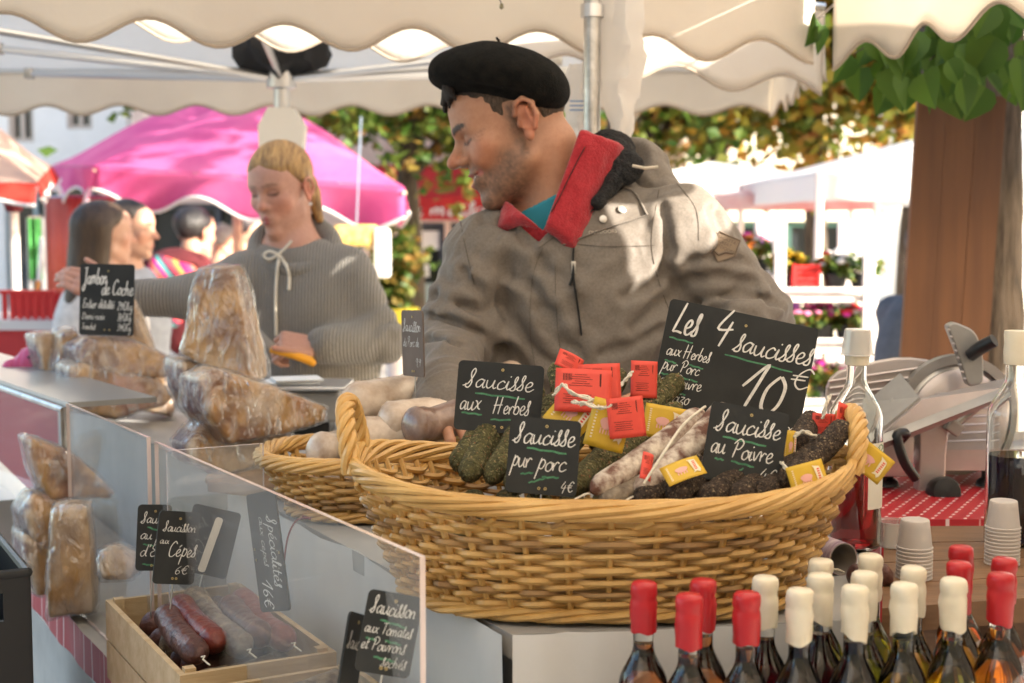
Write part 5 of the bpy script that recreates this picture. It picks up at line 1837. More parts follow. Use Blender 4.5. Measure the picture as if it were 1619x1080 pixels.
def pxpoly(pts, Y, c):
    """outline read off the photo at a given distance, in metres about c"""
    out = []
    for px, py in pts:
        p = at(px, py, Y)
        out.append((p.x - c.x, p.z - c.z))
    return out

def ham_px(label, pts, Y, thick, yaw=0, cut='left', seed=0, **k):
    xs, ys = [p[0] for p in pts], [p[1] for p in pts]
    c = at((min(xs) + max(xs)) / 2, (min(ys) + max(ys)) / 2, Y)
    poly = pxpoly(pts, Y, c)
    cy = math.cos(R(yaw))
    poly = [(x / cy, z) for x, z in poly]
    return ham(label, poly, thick, c, yaw, cut=cut, seed=seed, **k)

ham_px('tall tapering ham block wrapped in film standing on top of its stack', [(322, 422), (387, 422), (398, 500), (425, 590), (402, 606), (296, 556), (300, 530)], 2.62, 0.055, yaw=-8, cut=None, seed=1, h=0.0055)
ham_px('ham with a marbled dark cut face in the middle of its stack', [(312, 590), (335, 576), (420, 610), (490, 645), (486, 668), (430, 680), (350, 690), (318, 640)], 2.50, 0.07, yaw=34, cut='left', seed=2, h=0.0055)
ham_px('ham with a broad fat rim peeping out behind the middle ham', [(276, 565), (325, 562), (350, 600), (345, 655), (300, 650), (280, 610)], 2.64, 0.06, yaw=34, cut='left', seed=3, h=0.006)
ham_px('dark red ham shank lowest in its stack beside the cutting board', [(293, 690), (318, 658), (400, 672), (440, 690), (420, 725), (350, 740), (298, 718)], 2.52, 0.055, yaw=34, cut='left', seed=4, h=0.006, meat=A(.15, .035, .035))
ham_px('ham with pale fat rim under the Jambon price board', [(122, 545), (140, 530), (200, 535), (265, 580), (240, 598), (180, 592), (128, 572)], 3.10, 0.07, yaw=34, cut='left', seed=5, h=0.007)
ham_px('golden brown ham lowest below the Jambon price board', [(112, 572), (130, 565), (230, 598), (262, 615), (235, 640), (170, 657), (118, 640)], 3.08, 0.075, yaw=34, cut='left', seed=6, h=0.007)
ham_px('pale wrapped ham leaning behind the Jambon price board', [(180, 440), (215, 470), (240, 540), (278, 630), (272, 655), (220, 640), (190, 560)], 3.22, 0.06, yaw=10, cut=None, seed=7, h=0.007)
ham_px('slim ham slab standing upright beside the leaning slab', [(93, 525), (118, 522), (112, 580), (110, 632), (80, 628), (84, 580)], 3.12, 0.06, yaw=30, cut='left', seed=8, h=0.007)
ham_px('thin dark edged ham slab leaning on the pink pig', [(50, 528), (78, 527), (88, 570), (84, 622), (72, 618), (60, 580)], 3.16, 0.06, yaw=35, cut='left', seed=9, h=0.007)
# hams in the low display
ham_px('curved yellow ham slab topmost in the low glass display', [(40, 688), (52, 682), (104, 712), (158, 780), (150, 786), (70, 782), (60, 740)], 2.52, 0.05, yaw=34, cut='left', seed=11, h=0.0065)
ham_px('round ham with purple grey skin second in the low display', [(36, 800), (48, 776), (95, 782), (106, 812), (92, 862), (55, 864), (44, 840)], 2.50, 0.06, yaw=34, cut='left', seed=12, h=0.0065, meat=A(.10, .05, .06))
ham_px('squat ham lowest on the red dotted cloth of the low display', [(34, 836), (80, 862), (90, 870), (84, 925), (50, 934), (38, 900)], 2.48, 0.06, yaw=34, cut='left', seed=13, h=0.0065)
ham_px('tall pale ham slab wrapped in shiny film behind the acrylic guard', [(84, 800), (104, 792), (138, 800), (146, 870), (150, 960), (82, 968), (80, 900)], 2.40, 0.05, yaw=12, cut=None, seed=14, h=0.0065)
ham_px('small pink ham piece in the case under the piment board', [(160, 866), (185, 860), (215, 880), (214, 906), (170, 906)], 2.30, 0.04, yaw=0, cut='left', seed=15, h=0.0065, meat=A(.34, .12, .10))

# ------------------------------------------------------------------ crates with sausages in the case
M_crate = mat('pale_crate_wood', (0.46, 0.32, 0.17), (0.56, 0.42, 0.25), scale=6, stretch=(1, 7, 7), rough=0.7, bump=0.15)
def crate(label, c, yaw, w, d, h):
    t = thing('wooden_crate', label, 'crate', c, (0, 0, R(yaw)))
    th = 0.008
    for sx in (-1, 1):
        for k in range(2):
            obj('slat', MB().box((sx * (w / 2 - th / 2), 0, h * (0.26 + 0.48 * k)), (th, d - 2 * th - .001, h * 0.45)), M_crate, t, local=True, smooth=False)
    for sy in (-1, 1):
        for k in range(2):
            obj('slat', MB().box((0, sy * (d / 2 - th / 2), h * (0.26 + 0.48 * k)), (w, th, h * 0.45)), M_crate, t, local=True, smooth=False)
    for k in range(4):
        obj('floor_slat', MB().box((0, -d / 2 + th + (d - 2 * th) * (k + .5) / 4, 0.004), (w - 2 * th - .002, (d - 2 * th) / 4 - 0.006, 0.006)), M_crate, t, local=True, smooth=False)
    for sx in (-1, 1):
        for sy in (-1, 1):
            obj('corner_block', MB().box((sx * (w / 2 - th - 0.008), sy * (d / 2 - th - 0.008), h * 0.5), (0.014, 0.014, h)), M_crate, t, local=True, smooth=False)
    return t
ang = math.degrees(math.atan2(ed.y, ed.x)) - 90
mid = lambda s, o: (E0 + ed * s - en * o)
c1 = mid(0.12, 0.165)
crate('pale wooden crate of red sausages nearest the guard corner', (c1.x, c1.y, ZS + 0.004), ang, 0.215, 0.40, 0.12)
c2 = mid(0.56, 0.165)
crate('pale wooden crate of dark dry sausages beyond the cross pane', (c2.x, c2.y, ZS + 0.004), ang, 0.205, 0.40, 0.125)
def in_crate(c, x, y, z):
    return Vector((c.x, c.y, 0)) + Vector((en.x, en.y, 0)) * x + Vector((ed.x, ed.y, 0)) * y + Vector((0, 0, ZS + z + 0.038))
rs = random.Random(4)
for i in range(5):
    y = -0.13 + i * 0.055
    sausage('red_sausage', 'smooth dark red sausage in the crate nearest the guard corner', in_crate(c1, -0.075, y, 0.045 + 0.008 * (i % 2)), in_crate(c1, 0.07, y + 0.03, 0.05 + 0.01 * (i % 2)), 0.021,
            M_redsaus if i % 2 else M_dark, seed=130 + i, group='sausages in the near crate', nub=0.8)
for i in range(3):
    sausage('grey_sausage', 'knobbly grey bloomed sausage on top of the red ones in the crate', in_crate(c1, -0.07, -0.10 + i * 0.09, 0.088), in_crate(c1, 0.075, -0.06 + i * 0.10, 0.085), 0.018,
            M_grey_saus if i != 1 else M_redsaus, seed=140 + i, group='upper sausages in the near crate')
for i in range(6):
    y = -0.14 + i * 0.054
    sausage('dark_sausage', 'dark wrinkled dry sausage in the crate beyond the cross pane', in_crate(c2, -0.07, y, 0.05 + 0.01 * (i % 2)), in_crate(c2, 0.07, y + 0.025, 0.055 + 0.012 * (i % 2)), 0.021,
            M_dark if i % 3 else M_grey_saus, seed=150 + i, group='sausages in the far crate')
for i in range(5):
    x = -0.062 + i * 0.030
    sausage('dark_sausage', 'long dark sausage lying lengthwise on top in the crate beyond the cross pane', in_crate(c2, x, -0.15 + 0.02 * (i % 2), 0.092 + 0.006 * (i % 2)), in_crate(c2, x + 0.01, 0.06 + 0.04 * (i % 3), 0.098), 0.0185,
            (M_dark, M_redsaus, M_grey_saus)[i % 3], seed=180 + i, group='upper sausages in the far crate', knot=i % 2 == 0)
# red string loop hanging on the white sheet
sp = [Vector(p) for p in spline([tuple(at(*p)) for p in [(448, 900, 1.99), (455, 850, 2.0), (470, 822, 2.02), (492, 820, 2.03), (478, 816, 2.04)]], 6)]
tag(obj('string_loop', MB().tube(sp, 0.0014, 6), mat('dark_red_string', (0.14, 0.02, 0.03), rough=0.9)), 'dark red string hanging down the white plastic sheet', 'string')

# ------------------------------------------------------------------ bottles
def glass_mat(name, tint=(1, 1, 1), rough=0.0):
    m = mat(name, tint, rough=rough, trans=1.0, ior=1.48)
    return m
M_clear = glass_mat('clear_glass', (0.95, 0.97, 0.95))
def liquid(name, c):
    return mat(name, c, rough=0.0, trans=1.0, ior=1.36)
LQ = {'rose': liquid('rose_liqueur', (0.72, 0.28, 0.10)), 'dark': liquid('dark_liqueur', (0.10, 0.008, 0.012)), 'green': liquid('green_liqueur', (0.62, 0.60, 0.10)),
      'orange': liquid('orange_liqueur', (0.85, 0.42, 0.08)), 'red': liquid('red_liqueur', (0.28, 0.008, 0.012)), 'blue': liquid('inky_liqueur', (0.008, 0.009, 0.03))}
M_wax_r = mat('red_wax', (0.50, 0.018, 0.022), (0.42, 0.014, 0.02), scale=20, rough=0.36, bump=0.06, bscale=50)
M_wax_w = mat('cream_wax', (0.76, 0.69, 0.55), (0.70, 0.62, 0.47), scale=25, rough=0.42, bump=0.06, bscale=50, sss=0.1)

def bottle_profile(R0, H, neck_r, sh0, sh1):
    """outer outline: base, body, shoulder curve, neck"""
    pr = [(0.0, 0.0), (R0 * 0.85, 0.0), (R0, 0.006), (R0, sh0)]
    for k in range(1, 9):
        u = k / 9
        pr.append((neck_r + (R0 - neck_r) * (0.5 + 0.5 * math.cos(PI * u)) ** 0.85, sh0 + (sh1 - sh0) * u))
    pr += [(neck_r, sh1), (neck_r * 0.97, H)]
    return pr

def offset_profile(pr, d):
    return [(max(0.0, r - d), z + (d if z < 0.007 else 0)) for r, z in pr]

small_me = {}
def small_bottle(label, px, py, cap, liq, seed, group):
    rn = random.Random(seed)
    ztop = 1.137
    c = atz(px, py + 4, ztop)
    H = ztop - ZB
    t = thing('wax_bottle', label, 'bottle', (c.x, c.y, ZB), (0, 0, rn.uniform(0, 6)), group=group)
    key = 'g'
    R0, nr = 0.0252, 0.0105
    pr = bottle_profile(R0, H - 0.004, nr, 0.125, 0.165)
    if key not in small_me:
        g_ = MB().lathe(pr, 28)
        o = obj('glass', g_, M_clear, t, local=True)
        small_me[key] = o.data
    else:
        obj('glass', None, parent=t, share=small_me[key])
    lev = 0.172 + rn.uniform(-0.006, 0.006)
    ip = [(max(0.0, r - 0.0019), z + 0.002 if z < 0.01 else z) for r, z in pr if z < lev]
    ip += [(nr - 0.0019, lev), (0.0, lev)]
    obj('liquid', MB().lathe(ip, 28), LQ[liq], t, local=True)
    # dipped wax: soft bulges where the stopper meets the neck, drips at the hem
    cr = 0.0138
    prof = [(0.0, 0.0), (cr * 0.80, -0.0006), (cr * 0.95, -0.003), (cr, -0.007), (cr * 1.0, -0.013), (cr * 0.93, -0.0165), (cr * 0.99, -0.020), (cr * 1.03, -0.026), (cr * 0.99, -0.034), (cr * 0.97, -0.044), (cr * 0.96, -0.052), (nr * 1.0, -0.053)]
    n = 26
    vs, fs = [], []
    a0 = rn.uniform(0, 6)
    tilt = rn.uniform(0.0, 0.006)
    for i, (r, z) in enumerate(prof):
        for k in range(n):
            a = 2 * PI * k / n
            rr = r * (1 + 0.03 * math.sin(3 * a + a0 + z * 160) + 0.02 * math.sin(5 * a - a0 * 2 + z * 330))
            rr *= 1 - 0.05 * max(0.0, math.cos(a - a0 * 3)) ** 8 * (i > 2)
            zz = z + (tilt * math.sin(a + a0) + 0.0012 * math.sin(4 * a + a0) if i > 8 else 0)
            vs.append((rr * math.cos(a), rr * math.sin(a), H + zz))
    for i in range(len(prof) - 1):
        for k in range(n):
            k2 = (k + 1) % n
            fs.append(((i + 1) * n + k, (i + 1) * n + k2, i * n + k2, i * n + k))
    obj('wax_cap', (vs, fs), M_wax_r if cap == 'r' else M_wax_w, t, local=True, angle=60)
    return t

BT = [(1018, 915, 'r', 'rose', 'red wax bottle standing left of all the others'), (1090, 935, 'r', 'rose', 'red wax bottle in the front row beside the leftmost one'),
      (1112, 912, 'r', 'rose', 'red wax bottle touching the basket side in the back row'), (1181, 932, 'r', 'rose', 'red wax bottle next to the cream wax bottles'),
      (1210, 907, 'w', 'dark', 'cream wax bottle of dark liqueur against the basket'), (1265, 927, 'w', 'dark', 'cream wax bottle of dark liqueur first in the front row'),
      (1297, 903, 'w', 'dark', 'cream wax bottle of dark liqueur in the middle row'), (1298, 880, 'w', 'green', 'chipped cream wax bottle beside the cardboard tube'),
      (1352, 922, 'w', 'dark', 'cream wax bottle of dark liqueur second in the front row'), (1367, 900, 'w', 'green', 'cream wax bottle of green liqueur before the dry sausage'),
      (1376, 872, 'w', 'green', 'cream wax bottle with a dent standing right before the table edge'), (1430, 918, 'w', 'green', 'cream wax bottle with a brown speck on its cap'),
      (1444, 892, 'w', 'orange', 'cream wax bottle in front of the first cup stack'), (1508, 910, 'w', 'green', 'cream wax bottle of bright green liqueur nearest the red ones'),
      (1517, 884, 'r', 'orange', 'red wax bottle behind the bright green liqueur'), (1520, 859, 'r', 'orange', 'red wax bottle furthest back at the table edge'),
      (1583, 902, 'r', 'orange', 'red wax bottle of orange liqueur in the front row'), (1588, 878, 'r', 'orange', 'red wax bottle behind the front orange one')]
for i, (px, py, cap, lq, lab) in enumerate(BT):
    small_bottle(lab, px, py, cap, lq, 200 + i, 'small wax sealed bottles')

def big_bottle(label, px, pyb, pyt, liq, level, cup, seed):
    c = atz(px, pyb, ZC + 0.001)
    H = at(px, pyt, c.y).z - ZC
    t = thing('liqueur_bottle', label, 'bottle', c)
    R0 = 0.0365
    pr = bottle_profile(R0, H - 0.012, 0.0135, H * 0.60, H * 0.78)
    ip = offset_profile(pr, 0.0028)
    ip = [(r, z) for r, z in ip if r > 0 or z < 0.01]
    g_ = MB().lathe(pr + [(0.0107, H - 0.012)] + ip[::-1], 40)
    obj('glass', g_, M_clear, t, local=True, angle=50)
    lv = H * level
    lp = [(max(0, r - 0.0033), z + (0.0034 if z < 0.007 else 0)) for r, z in pr if z < lv] + [(R0 - 0.0033, lv), (0, lv)]
    obj('liquid', MB().lathe(lp, 40), LQ[liq], t, local=True)
    # paper label wrapped on the side
    lb = MB()
    vs, fs = [], []
    for i in range(13):
        a = R(-75 + 70 * i / 12) + (0 if seed == 1 else R(20))
        for z in (H * 0.20, H * 0.50):
            vs.append(((R0 + 0.0006) * math.cos(a), (R0 + 0.0006) * math.sin(a), z))
        if i:
            fs.append((2 * i - 2, 2 * i, 2 * i + 1, 2 * i - 1))
    if seed == 1:
        lo_ = obj('label', (vs, fs), mat('label_paper', (0.78, 0.74, 0.64), rough=0.6), t, local=True)
        g2 = MB()
        for k, z in enumerate((H * 0.44,)):
            write(g2, 'Pi', 0, 0, 0.007, Matrix.Translation((0.021, -0.0335, z)) @ Matrix.Rotation(R(32), 4, 'Z'), w=0.2, lift=0.0003)
        obj('lettering', g2, mat('green_ink', (0.05, 0.25, 0.08), rough=0.8), lo_, local=True, smooth=False)
    obj('wax_cap', MB().lathe([(0.0, H), (0.0165, H), (0.0172, H - 0.006), (0.0165, H - 0.018), (0.0172, H - 0.03), (0.0162, H - 0.046), (0.0137, H - 0.047)], 26), M_wax_w, t, local=True)
    return t, c, H

b1_, c1_, H1_ = big_bottle('clear bottle of red liqueur with a paper label beside the basket handle', 1349, 866, 524, 'red', 0.42, True, 1)
b2_, c2_, H2_ = big_bottle('clear bottle of inky liqueur beside the inverted cup stack', 1598, 858, 524, 'blue', 0.42, False, 2)

# plastic cups
M_cup = cloth('frosted_cup', (0.86, 0.82, 0.79), transl=0.55, bump=0)
M_cup_clear = pane('clear_cup', tint=(0.95, 0.95, 0.94), gloss=0.06, rough=0.08, haze=0.32, hcol=(0.8, 0.78, 0.76))
CUP = [(0.0, 0.0), (0.0165, 0.0), (0.0175, 0.001), (0.0215, 0.034), (0.0228, 0.0345), (0.0228, 0.036), (0.0208, 0.036), (0.0165, 0.002), (0.0, 0.0015)]
def cup(label, c, inv, m, group, parent=None):
    M3 = Matrix.Rotation(PI, 3, 'X') if inv else Matrix.Identity(3)
    o = obj('plastic_cup', MB().lathe(CUP, 26, M=M3), m, None, angle=35)
    o.location = c
    return tag(o, label, 'cup', group)
def cup_stack(px, pyb, n, lab, gr):
    b = atz(px, pyb, ZC + 0.001)
    for k in range(n):
        cup(lab, (b.x, b.y, ZC + 0.0365 + k * 0.0048), True, M_cup, gr)
cup_stack(1445, 912, 9, 'upturned frosted cup in the stack in front of the red liqueur bottle', 'cups in the first stack')
cup_stack(1584, 890, 11, 'upturned frosted cup in the stack before the inky bottle', 'cups in the second stack')
q = atz(1410, 864, ZC + 0.001)
cup('single clear cup standing upright next to the first cup stack', q, False, M_cup_clear, None)
cup('clear cup turned over the cap of the red liqueur bottle', Vector((c1_.x, c1_.y, ZC + H1_ + 0.0035)), True, M_cup_clear, None)

# cardboard tube and dry sausage behind the bottles
q = atz(1305, 905, ZC)
tu = thing('cardboard_tube', 'short cardboard tube with a purple printed sleeve lying by the basket', 'tube', (q.x, q.y + 0.03, ZC + 0.021), (0, 0, R(22)))
Mx = Matrix.Rotation(PI / 2, 3, 'X')
obj('tube', MB().lathe([(0.0195, -0.05), (0.0205, -0.05), (0.0205, 0.05), (0.0195, 0.05)], 28, M=Mx, close=True), mat('grey_card', (0.32, 0.28, 0.24), rough=0.8), tu, local=True)
obj('sleeve', MB().lathe([(0.0206, -0.047), (0.0212, -0.047), (0.0212, 0.05), (0.0206, 0.05)], 28, M=Mx, close=True), mat('purple_sleeve', (0.16, 0.05, 0.14), (0.6, 0.5, 0.52), scale=25, stretch=(1, 4, 1), rough=0.5), tu, local=True)
p, q = atz(1340, 905, ZC + 0.016), atz(1412, 905, ZC + 0.016)
sausage('dark_sausage', 'dark shrivelled dry sausage with a rope end lying by the cup stack', p, q, 0.013, M_dark, seed=170)
# ================================================================== people
M_skin = mat('skin', (1, 1, 1), (0.86, 0.80, 0.78), scale=110, detail=5, rough=0.46, bump=0.10, bscale=420, sss=0.12, attr='Col', ramp=(0.3, 0.75))

def rot3(fwd, up=(0, 0, 1)):
    """columns: right, forward, up in the world"""
    f = Vector(fwd).normalized()
    u = Vector(up)
    u = (u - f * u.dot(f)).normalized()
    r = f.cross(u)
    return np.array([list(r), list(f), list(u)]).T

class Head:
    """head in its own frame: x to one side, y forward, z up, origin between the ears"""
    def __init__(s, o, M, scale=1.0, female=False, smile=0.0, lids=0.0, skin=(.50, .27, .17), stubble=None, lip=(.42, .14, .11), brow=(.06, .035, .02), fine=True, ez=.016, nose=None):
        s.o, s.M, s.k = A(o), M, scale
        s.ez, s.nose = ez, nose
        s.female, s.smile, s.lids, s.skin, s.stubble, s.lip, s.brow, s.fine = female, smile, lids, A(skin), stubble, A(lip), A(brow), fine

    def loc(s, p):
        return (p - s.o) @ s.M / s.k

    def world(s, q):
        return s.o + s.M @ (A(q) * s.k)

    def sdf(s, p):
        q = s.loc(p)
        fem = s.female
        q = q.copy()
        side = q[:, 0].copy()
        q[:, 0] = np.abs(q[:, 0])
        d = s_ell(q, (0, -.008, .046), (.074, .092, .080))
        d = smin(d, s_ell(q, (0, .030, -.015), (.058, .066, .088)), .035)
        d = smin(d, s_ell(q, (0, .05, .055), (.055, .042, .045)), .03)           # forehead
        jw = .043 if fem else .050
        d = smin(d, s_cone(q, (0.006, .066, -.092), (jw, .004, -.058), .018 if fem else .021, .018), .026)
        d = smin(d, s_ell(q, (0, .078, -.098), (.017 if fem else .022, .016, .015)), .018)
        d = smin(d, s_ell(q, (.043, .060, -.014), (.020, .018, .018)), .022)    # cheekbone
        if s.smile:
            d = smin(d, s_ell(q, (.036, .074, -.030), (.015, .012, .013)), .014)
        d = smin(d, s_cone(q, (0.010, .086, .020 + s.ez), (.044, .070, .018 + s.ez), .010 if fem else .0125, .008), .016)  # brow ridge
        if s.fine:
            d = smax(d, -s_ell(q, (.030, .097, .001 + s.ez), (.016, .013, .010)), .012)     # socket
            d = smin(d, s_ell(q, (.030, .0735, s.ez), (.0155, .0135, .0135)), .003)  # eyeball under the lid
            d = smin(d, s_cone(q, (.016, .0855, s.ez - .0055), (.044, .0775, s.ez - .0055), .0022, .0018), .004)   # lower lid
        L = s.nose or (.108 if fem else .116)
        d = smin(d, s_cone(q, (0, .088, .008 + s.ez), (0, L - .003, -.014), .0075, .0095), .010)
        d = smin(d, s_ell(q, (0, L, -.019), (.0120, .0120, .0100)), .009)
        d = smin(d, s_ell(q, (.0125, L - .017, -.0225), (.0075, .012, .0080)), .007)
        # lips and mouth
        cu = .008 * s.smile
        cy = .0835 - .004 * s.smile
        cx = .023 + .006 * s.smile
        d = smin(d, s_ell(q, (0, .082, -.058), (.026, .017, .020)), .014)
        if s.fine:
            op = .0035 + .0055 * s.smile
            d = smin(d, s_cone(q, (0, .0985, -.0515 + cu * .2), (cx, cy, -.057 + cu), .0052, .0026), .004)
            d = smin(d, s_cone(q, (0, .0965, -.0645), (cx, cy, -.059 + cu), .0062, .0026), .004)
            d = smax(d, -s_cone(q, (0, .104, -.0575 + cu * .2), (cx * .92, cy + .004, -.058 + cu), op * .8, .0012), .002)
            if s.smile:
                d = np.minimum(d, s_ell(q, (0, .080, -.054), (.021, .0135, .0055)))
                d = smax(d, -s_cone(q, (.024, .093, -.028), (.038, .076, -.062), .0024, .0018), .010)
            # ear: plate, rolled helix, lobe, hollow
            e = s_ell(q, (.0755, -.014, .002), (.0055, .0150, .0270))
            hx = [(.079, .004, .012), (.083, -.004, .030), (.085, -.018, .034), (.087, -.030, .022), (.087, -.031, .002), (.085, -.022, -.018)]
            for i in range(5):
                e = smin(e, s_cone(q, hx[i], hx[i + 1], .0042, .0042), .004)
            e = smin(e, s_ell(q, (.081, -.009, -.026), (.0055, .0085, .0100)), .006)
            e = smin(e, s_cone(q, (.081, -.019, .018), (.081, -.021, -.008), .0035, .0035), .003)
            e = smin(e, s_ell(q, (.080, .001, -.004), (.0045, .0045, .007)), .003)
            e = smax(e, -s_ell(q, (.0845, -.009, .0), (.0090, .0080, .0125)), .003)
            d = smin(d, e, .006)
        return d * s.k

    def colour(s, p):
        q = s.loc(p)
        ax = np.abs(q[:, 0])
        c = np.tile(s.skin, (len(q), 1))
        qa = np.stack([ax, q[:, 1], q[:, 2]], 1)
        red = A(s.skin) * A(1.08, .74, .66)
        def mix(mask, col):
            nonlocal c
            c = c + (A(col) - c) * np.clip(mask, 0, 1)[:, None]
        mix(.42 * np.exp(-(s_ell(qa, (.045, .07, -.025), (.02, .02, .018)).clip(0) / .014) ** 2), red)
        mix(.5 * np.exp(-(s_ell(qa, (0, .115, -.02), (.012, .012, .012)).clip(0) / .008) ** 2), red)
        mix(.8 * np.exp(-(s_ell(qa, (.082, -.012, .0), (.012, .02, .03)).clip(0) / .004) ** 2) * (ax > .066), red)
        if s.stubble is not None:
            n = fbm(q * 260, 4, 2)
            beard = np.clip((-.020 - q[:, 2]) / .018, 0, 1) * np.clip((q[:, 1] + .012) / .045, 0, 1)
            beard *= 1 - np.exp(-(s_ell(qa, (.040, .072, -.026), (.018, .02, .016)).clip(0) / .012) ** 2)
            side = np.exp(-((q[:, 1] - .006) / .012) ** 2) * np.clip((q[:, 2] + .07) / .02, 0, 1) * np.clip((.05 - q[:, 2]) / .02, 0, 1) * (ax > .05)
            must = np.exp(-((q[:, 2] + .040) / .008) ** 2) * (ax < .028) * (q[:, 1] > .085)
            neck = np.clip((-.11 - q[:, 2]) / .03, 0, 1)
            mix(np.clip(np.maximum(np.maximum(beard * (1 - .8 * neck), side), must) * (.58 + .8 * (n - .4)), 0, .85), s.stubble)
        if s.fine:
            cu, cx, cy = .008 * s.smile, .023 + .006 * s.smile, .0835 - .004 * s.smile
            lips = np.minimum(s_cone(qa, (0, .0985, -.0515 + cu * .2), (cx, cy, -.057 + cu), .0052, .0026), s_cone(qa, (0, .0965, -.0645), (cx, cy, -.059 + cu), .0062, .0026))
            mix(np.clip(1 - lips.clip(0) / .002, 0, 1), s.lip)
            if s.smile:
                mix((s_ell(qa, (0, .080, -.054), (.021, .0135, .0055)) < .0012) * (q[:, 1] < .0955) * (q[:, 2] < -.0485), (.75, .68, .58))
            zb = .0195 + s.ez + .004 * np.sin((ax - .008) / .042 * PI * .8)
            wb = np.where(ax < .040, .0050, .0035) * (.7 if s.female else 1)
            nb2 = (fbm(q * A(500, 500, 160), 14, 2) - .5) * .004
            mix(np.clip(2.2 - np.abs(q[:, 2] - zb + nb2) / wb * 1.6, 0, 1) * np.clip((ax - .007) / .004, 0, 1) * np.clip((.052 - ax) / .006, 0, 1) * (q[:, 1] > .05) * (.95 if not s.female else .55), s.brow)
            zl = s.ez - .003 - .0035 * np.sin((ax - .015) / .032 * PI)
            mix(np.clip(2.0 - np.abs(q[:, 2] - zl) / (.0024 if s.female else .0018), 0, 1) * (ax > .0155) * (ax < .047) * (q[:, 1] > .06) * .92, (.025, .015, .010))
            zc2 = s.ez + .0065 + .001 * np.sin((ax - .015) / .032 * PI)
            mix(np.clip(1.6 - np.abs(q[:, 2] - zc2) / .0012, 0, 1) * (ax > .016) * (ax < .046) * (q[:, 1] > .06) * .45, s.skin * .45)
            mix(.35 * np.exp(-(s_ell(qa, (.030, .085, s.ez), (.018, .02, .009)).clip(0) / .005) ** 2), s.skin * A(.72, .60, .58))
            if s.smile:
                for k in range(3):
                    dz = np.abs(q[:, 2] - (s.ez - .004 + .006 * (k - 1) * (ax - .046) / .012))
                    mix(np.clip(1.5 - dz / .0011, 0, 1) * (ax > .048) * (ax < .062) * (q[:, 1] > .03) * .4, s.skin * .5)
        return c

def hand_parts(w, d, n, size=1.0, curl=(30, 35, 25), spread=6, thumb=1, thumb_dir=None):
    """list of (a, b, ra, rb): palm and five jointed fingers; d along the hand, n out of the back of the hand"""
    d, n = Vector(d).normalized(), Vector(n)
    n = (n - d * n.dot(d)).normalized()
    s = d.cross(n) * thumb
    w = Vector(w)
    out = []
    for k, off in enumerate((-.030, -.010, .010, .029)):
        out.append((w + s * off * .5 * size, w + d * .085 * size + s * off * size, .0145 * size, .0115 * size))
    lens = [(.033, .019, .016), (.042, .025, .018), (.045, .027, .019), (.040, .024, .018)]
    for k, off in enumerate((-.031, -.0105, .0105, .030)):
        p = w + d * .086 * size + s * off * size
        a = 0
        dd = Matrix.Rotation(R(spread * (k - 1.5)), 3, n) @ d
        ax = dd.cross(n)
        for j in range(3):
            a -= curl[j]
            v = Matrix.Rotation(R(a), 3, ax) @ dd
            q = p + v * lens[k][j] * size
            r0 = (.0090, .0080, .0072)[j] * size
            out.append((p.copy(), q.copy(), r0, r0 * .88))
            p = q
    b = w + d * .022 * size + s * .030 * size
    td = Vector(thumb_dir).normalized() if thumb_dir is not None else (d * .72 + s * .62 - n * .32).normalized()
    m = b + td * .042 * size
    e = m + (td * .75 + d * .6).normalized() * .030 * size
    f = e + (td * .4 + d * .9).normalized() * .024 * size
    out += [(w + d * .01 * size + s * .012 * size, b, .013 * size, .0125 * size), (b, m, .0125 * size, .0105 * size), (m, e, .0100 * size, .0090 * size), (e, f, .0088 * size, .0072 * size)]
    return out

def limb_sdf(p, segs, k=.02):
    d = None
    for a, b, ra, rb in segs:
        e = s_cone(p, list(a), list(b), ra, rb)
        d = e if d is None else smin(d, e, k)
    return d

def hand_sdf(p, parts):
    d = None
    for i, (a, b, ra, rb) in enumerate(parts):
        e = s_cone(p, list(a), list(b), ra, rb)
        if d is None:
            d = e
        else:
            d = smin(d, e, .012 if i < 4 else .0035)
    return d

def culled(f, lo, hi, far=0.03):
    """evaluate f only inside its box; outside give the distance to the box plus a margin"""
    lo, hi = A(lo), A(hi)
    def g(p):
        q = np.maximum(np.maximum(lo - p, p - hi), 0)
        d = np.sqrt((q ** 2).sum(1)) + far
        i = np.flatnonzero(d <= far + 1e-9)
        if len(i):
            d[i] = f(p[i])
        return d
    return g

def bbox_of(pts, m):
    a = np.array([list(p) for p in pts])
    return a.min(0) - m, a.max(0) + m

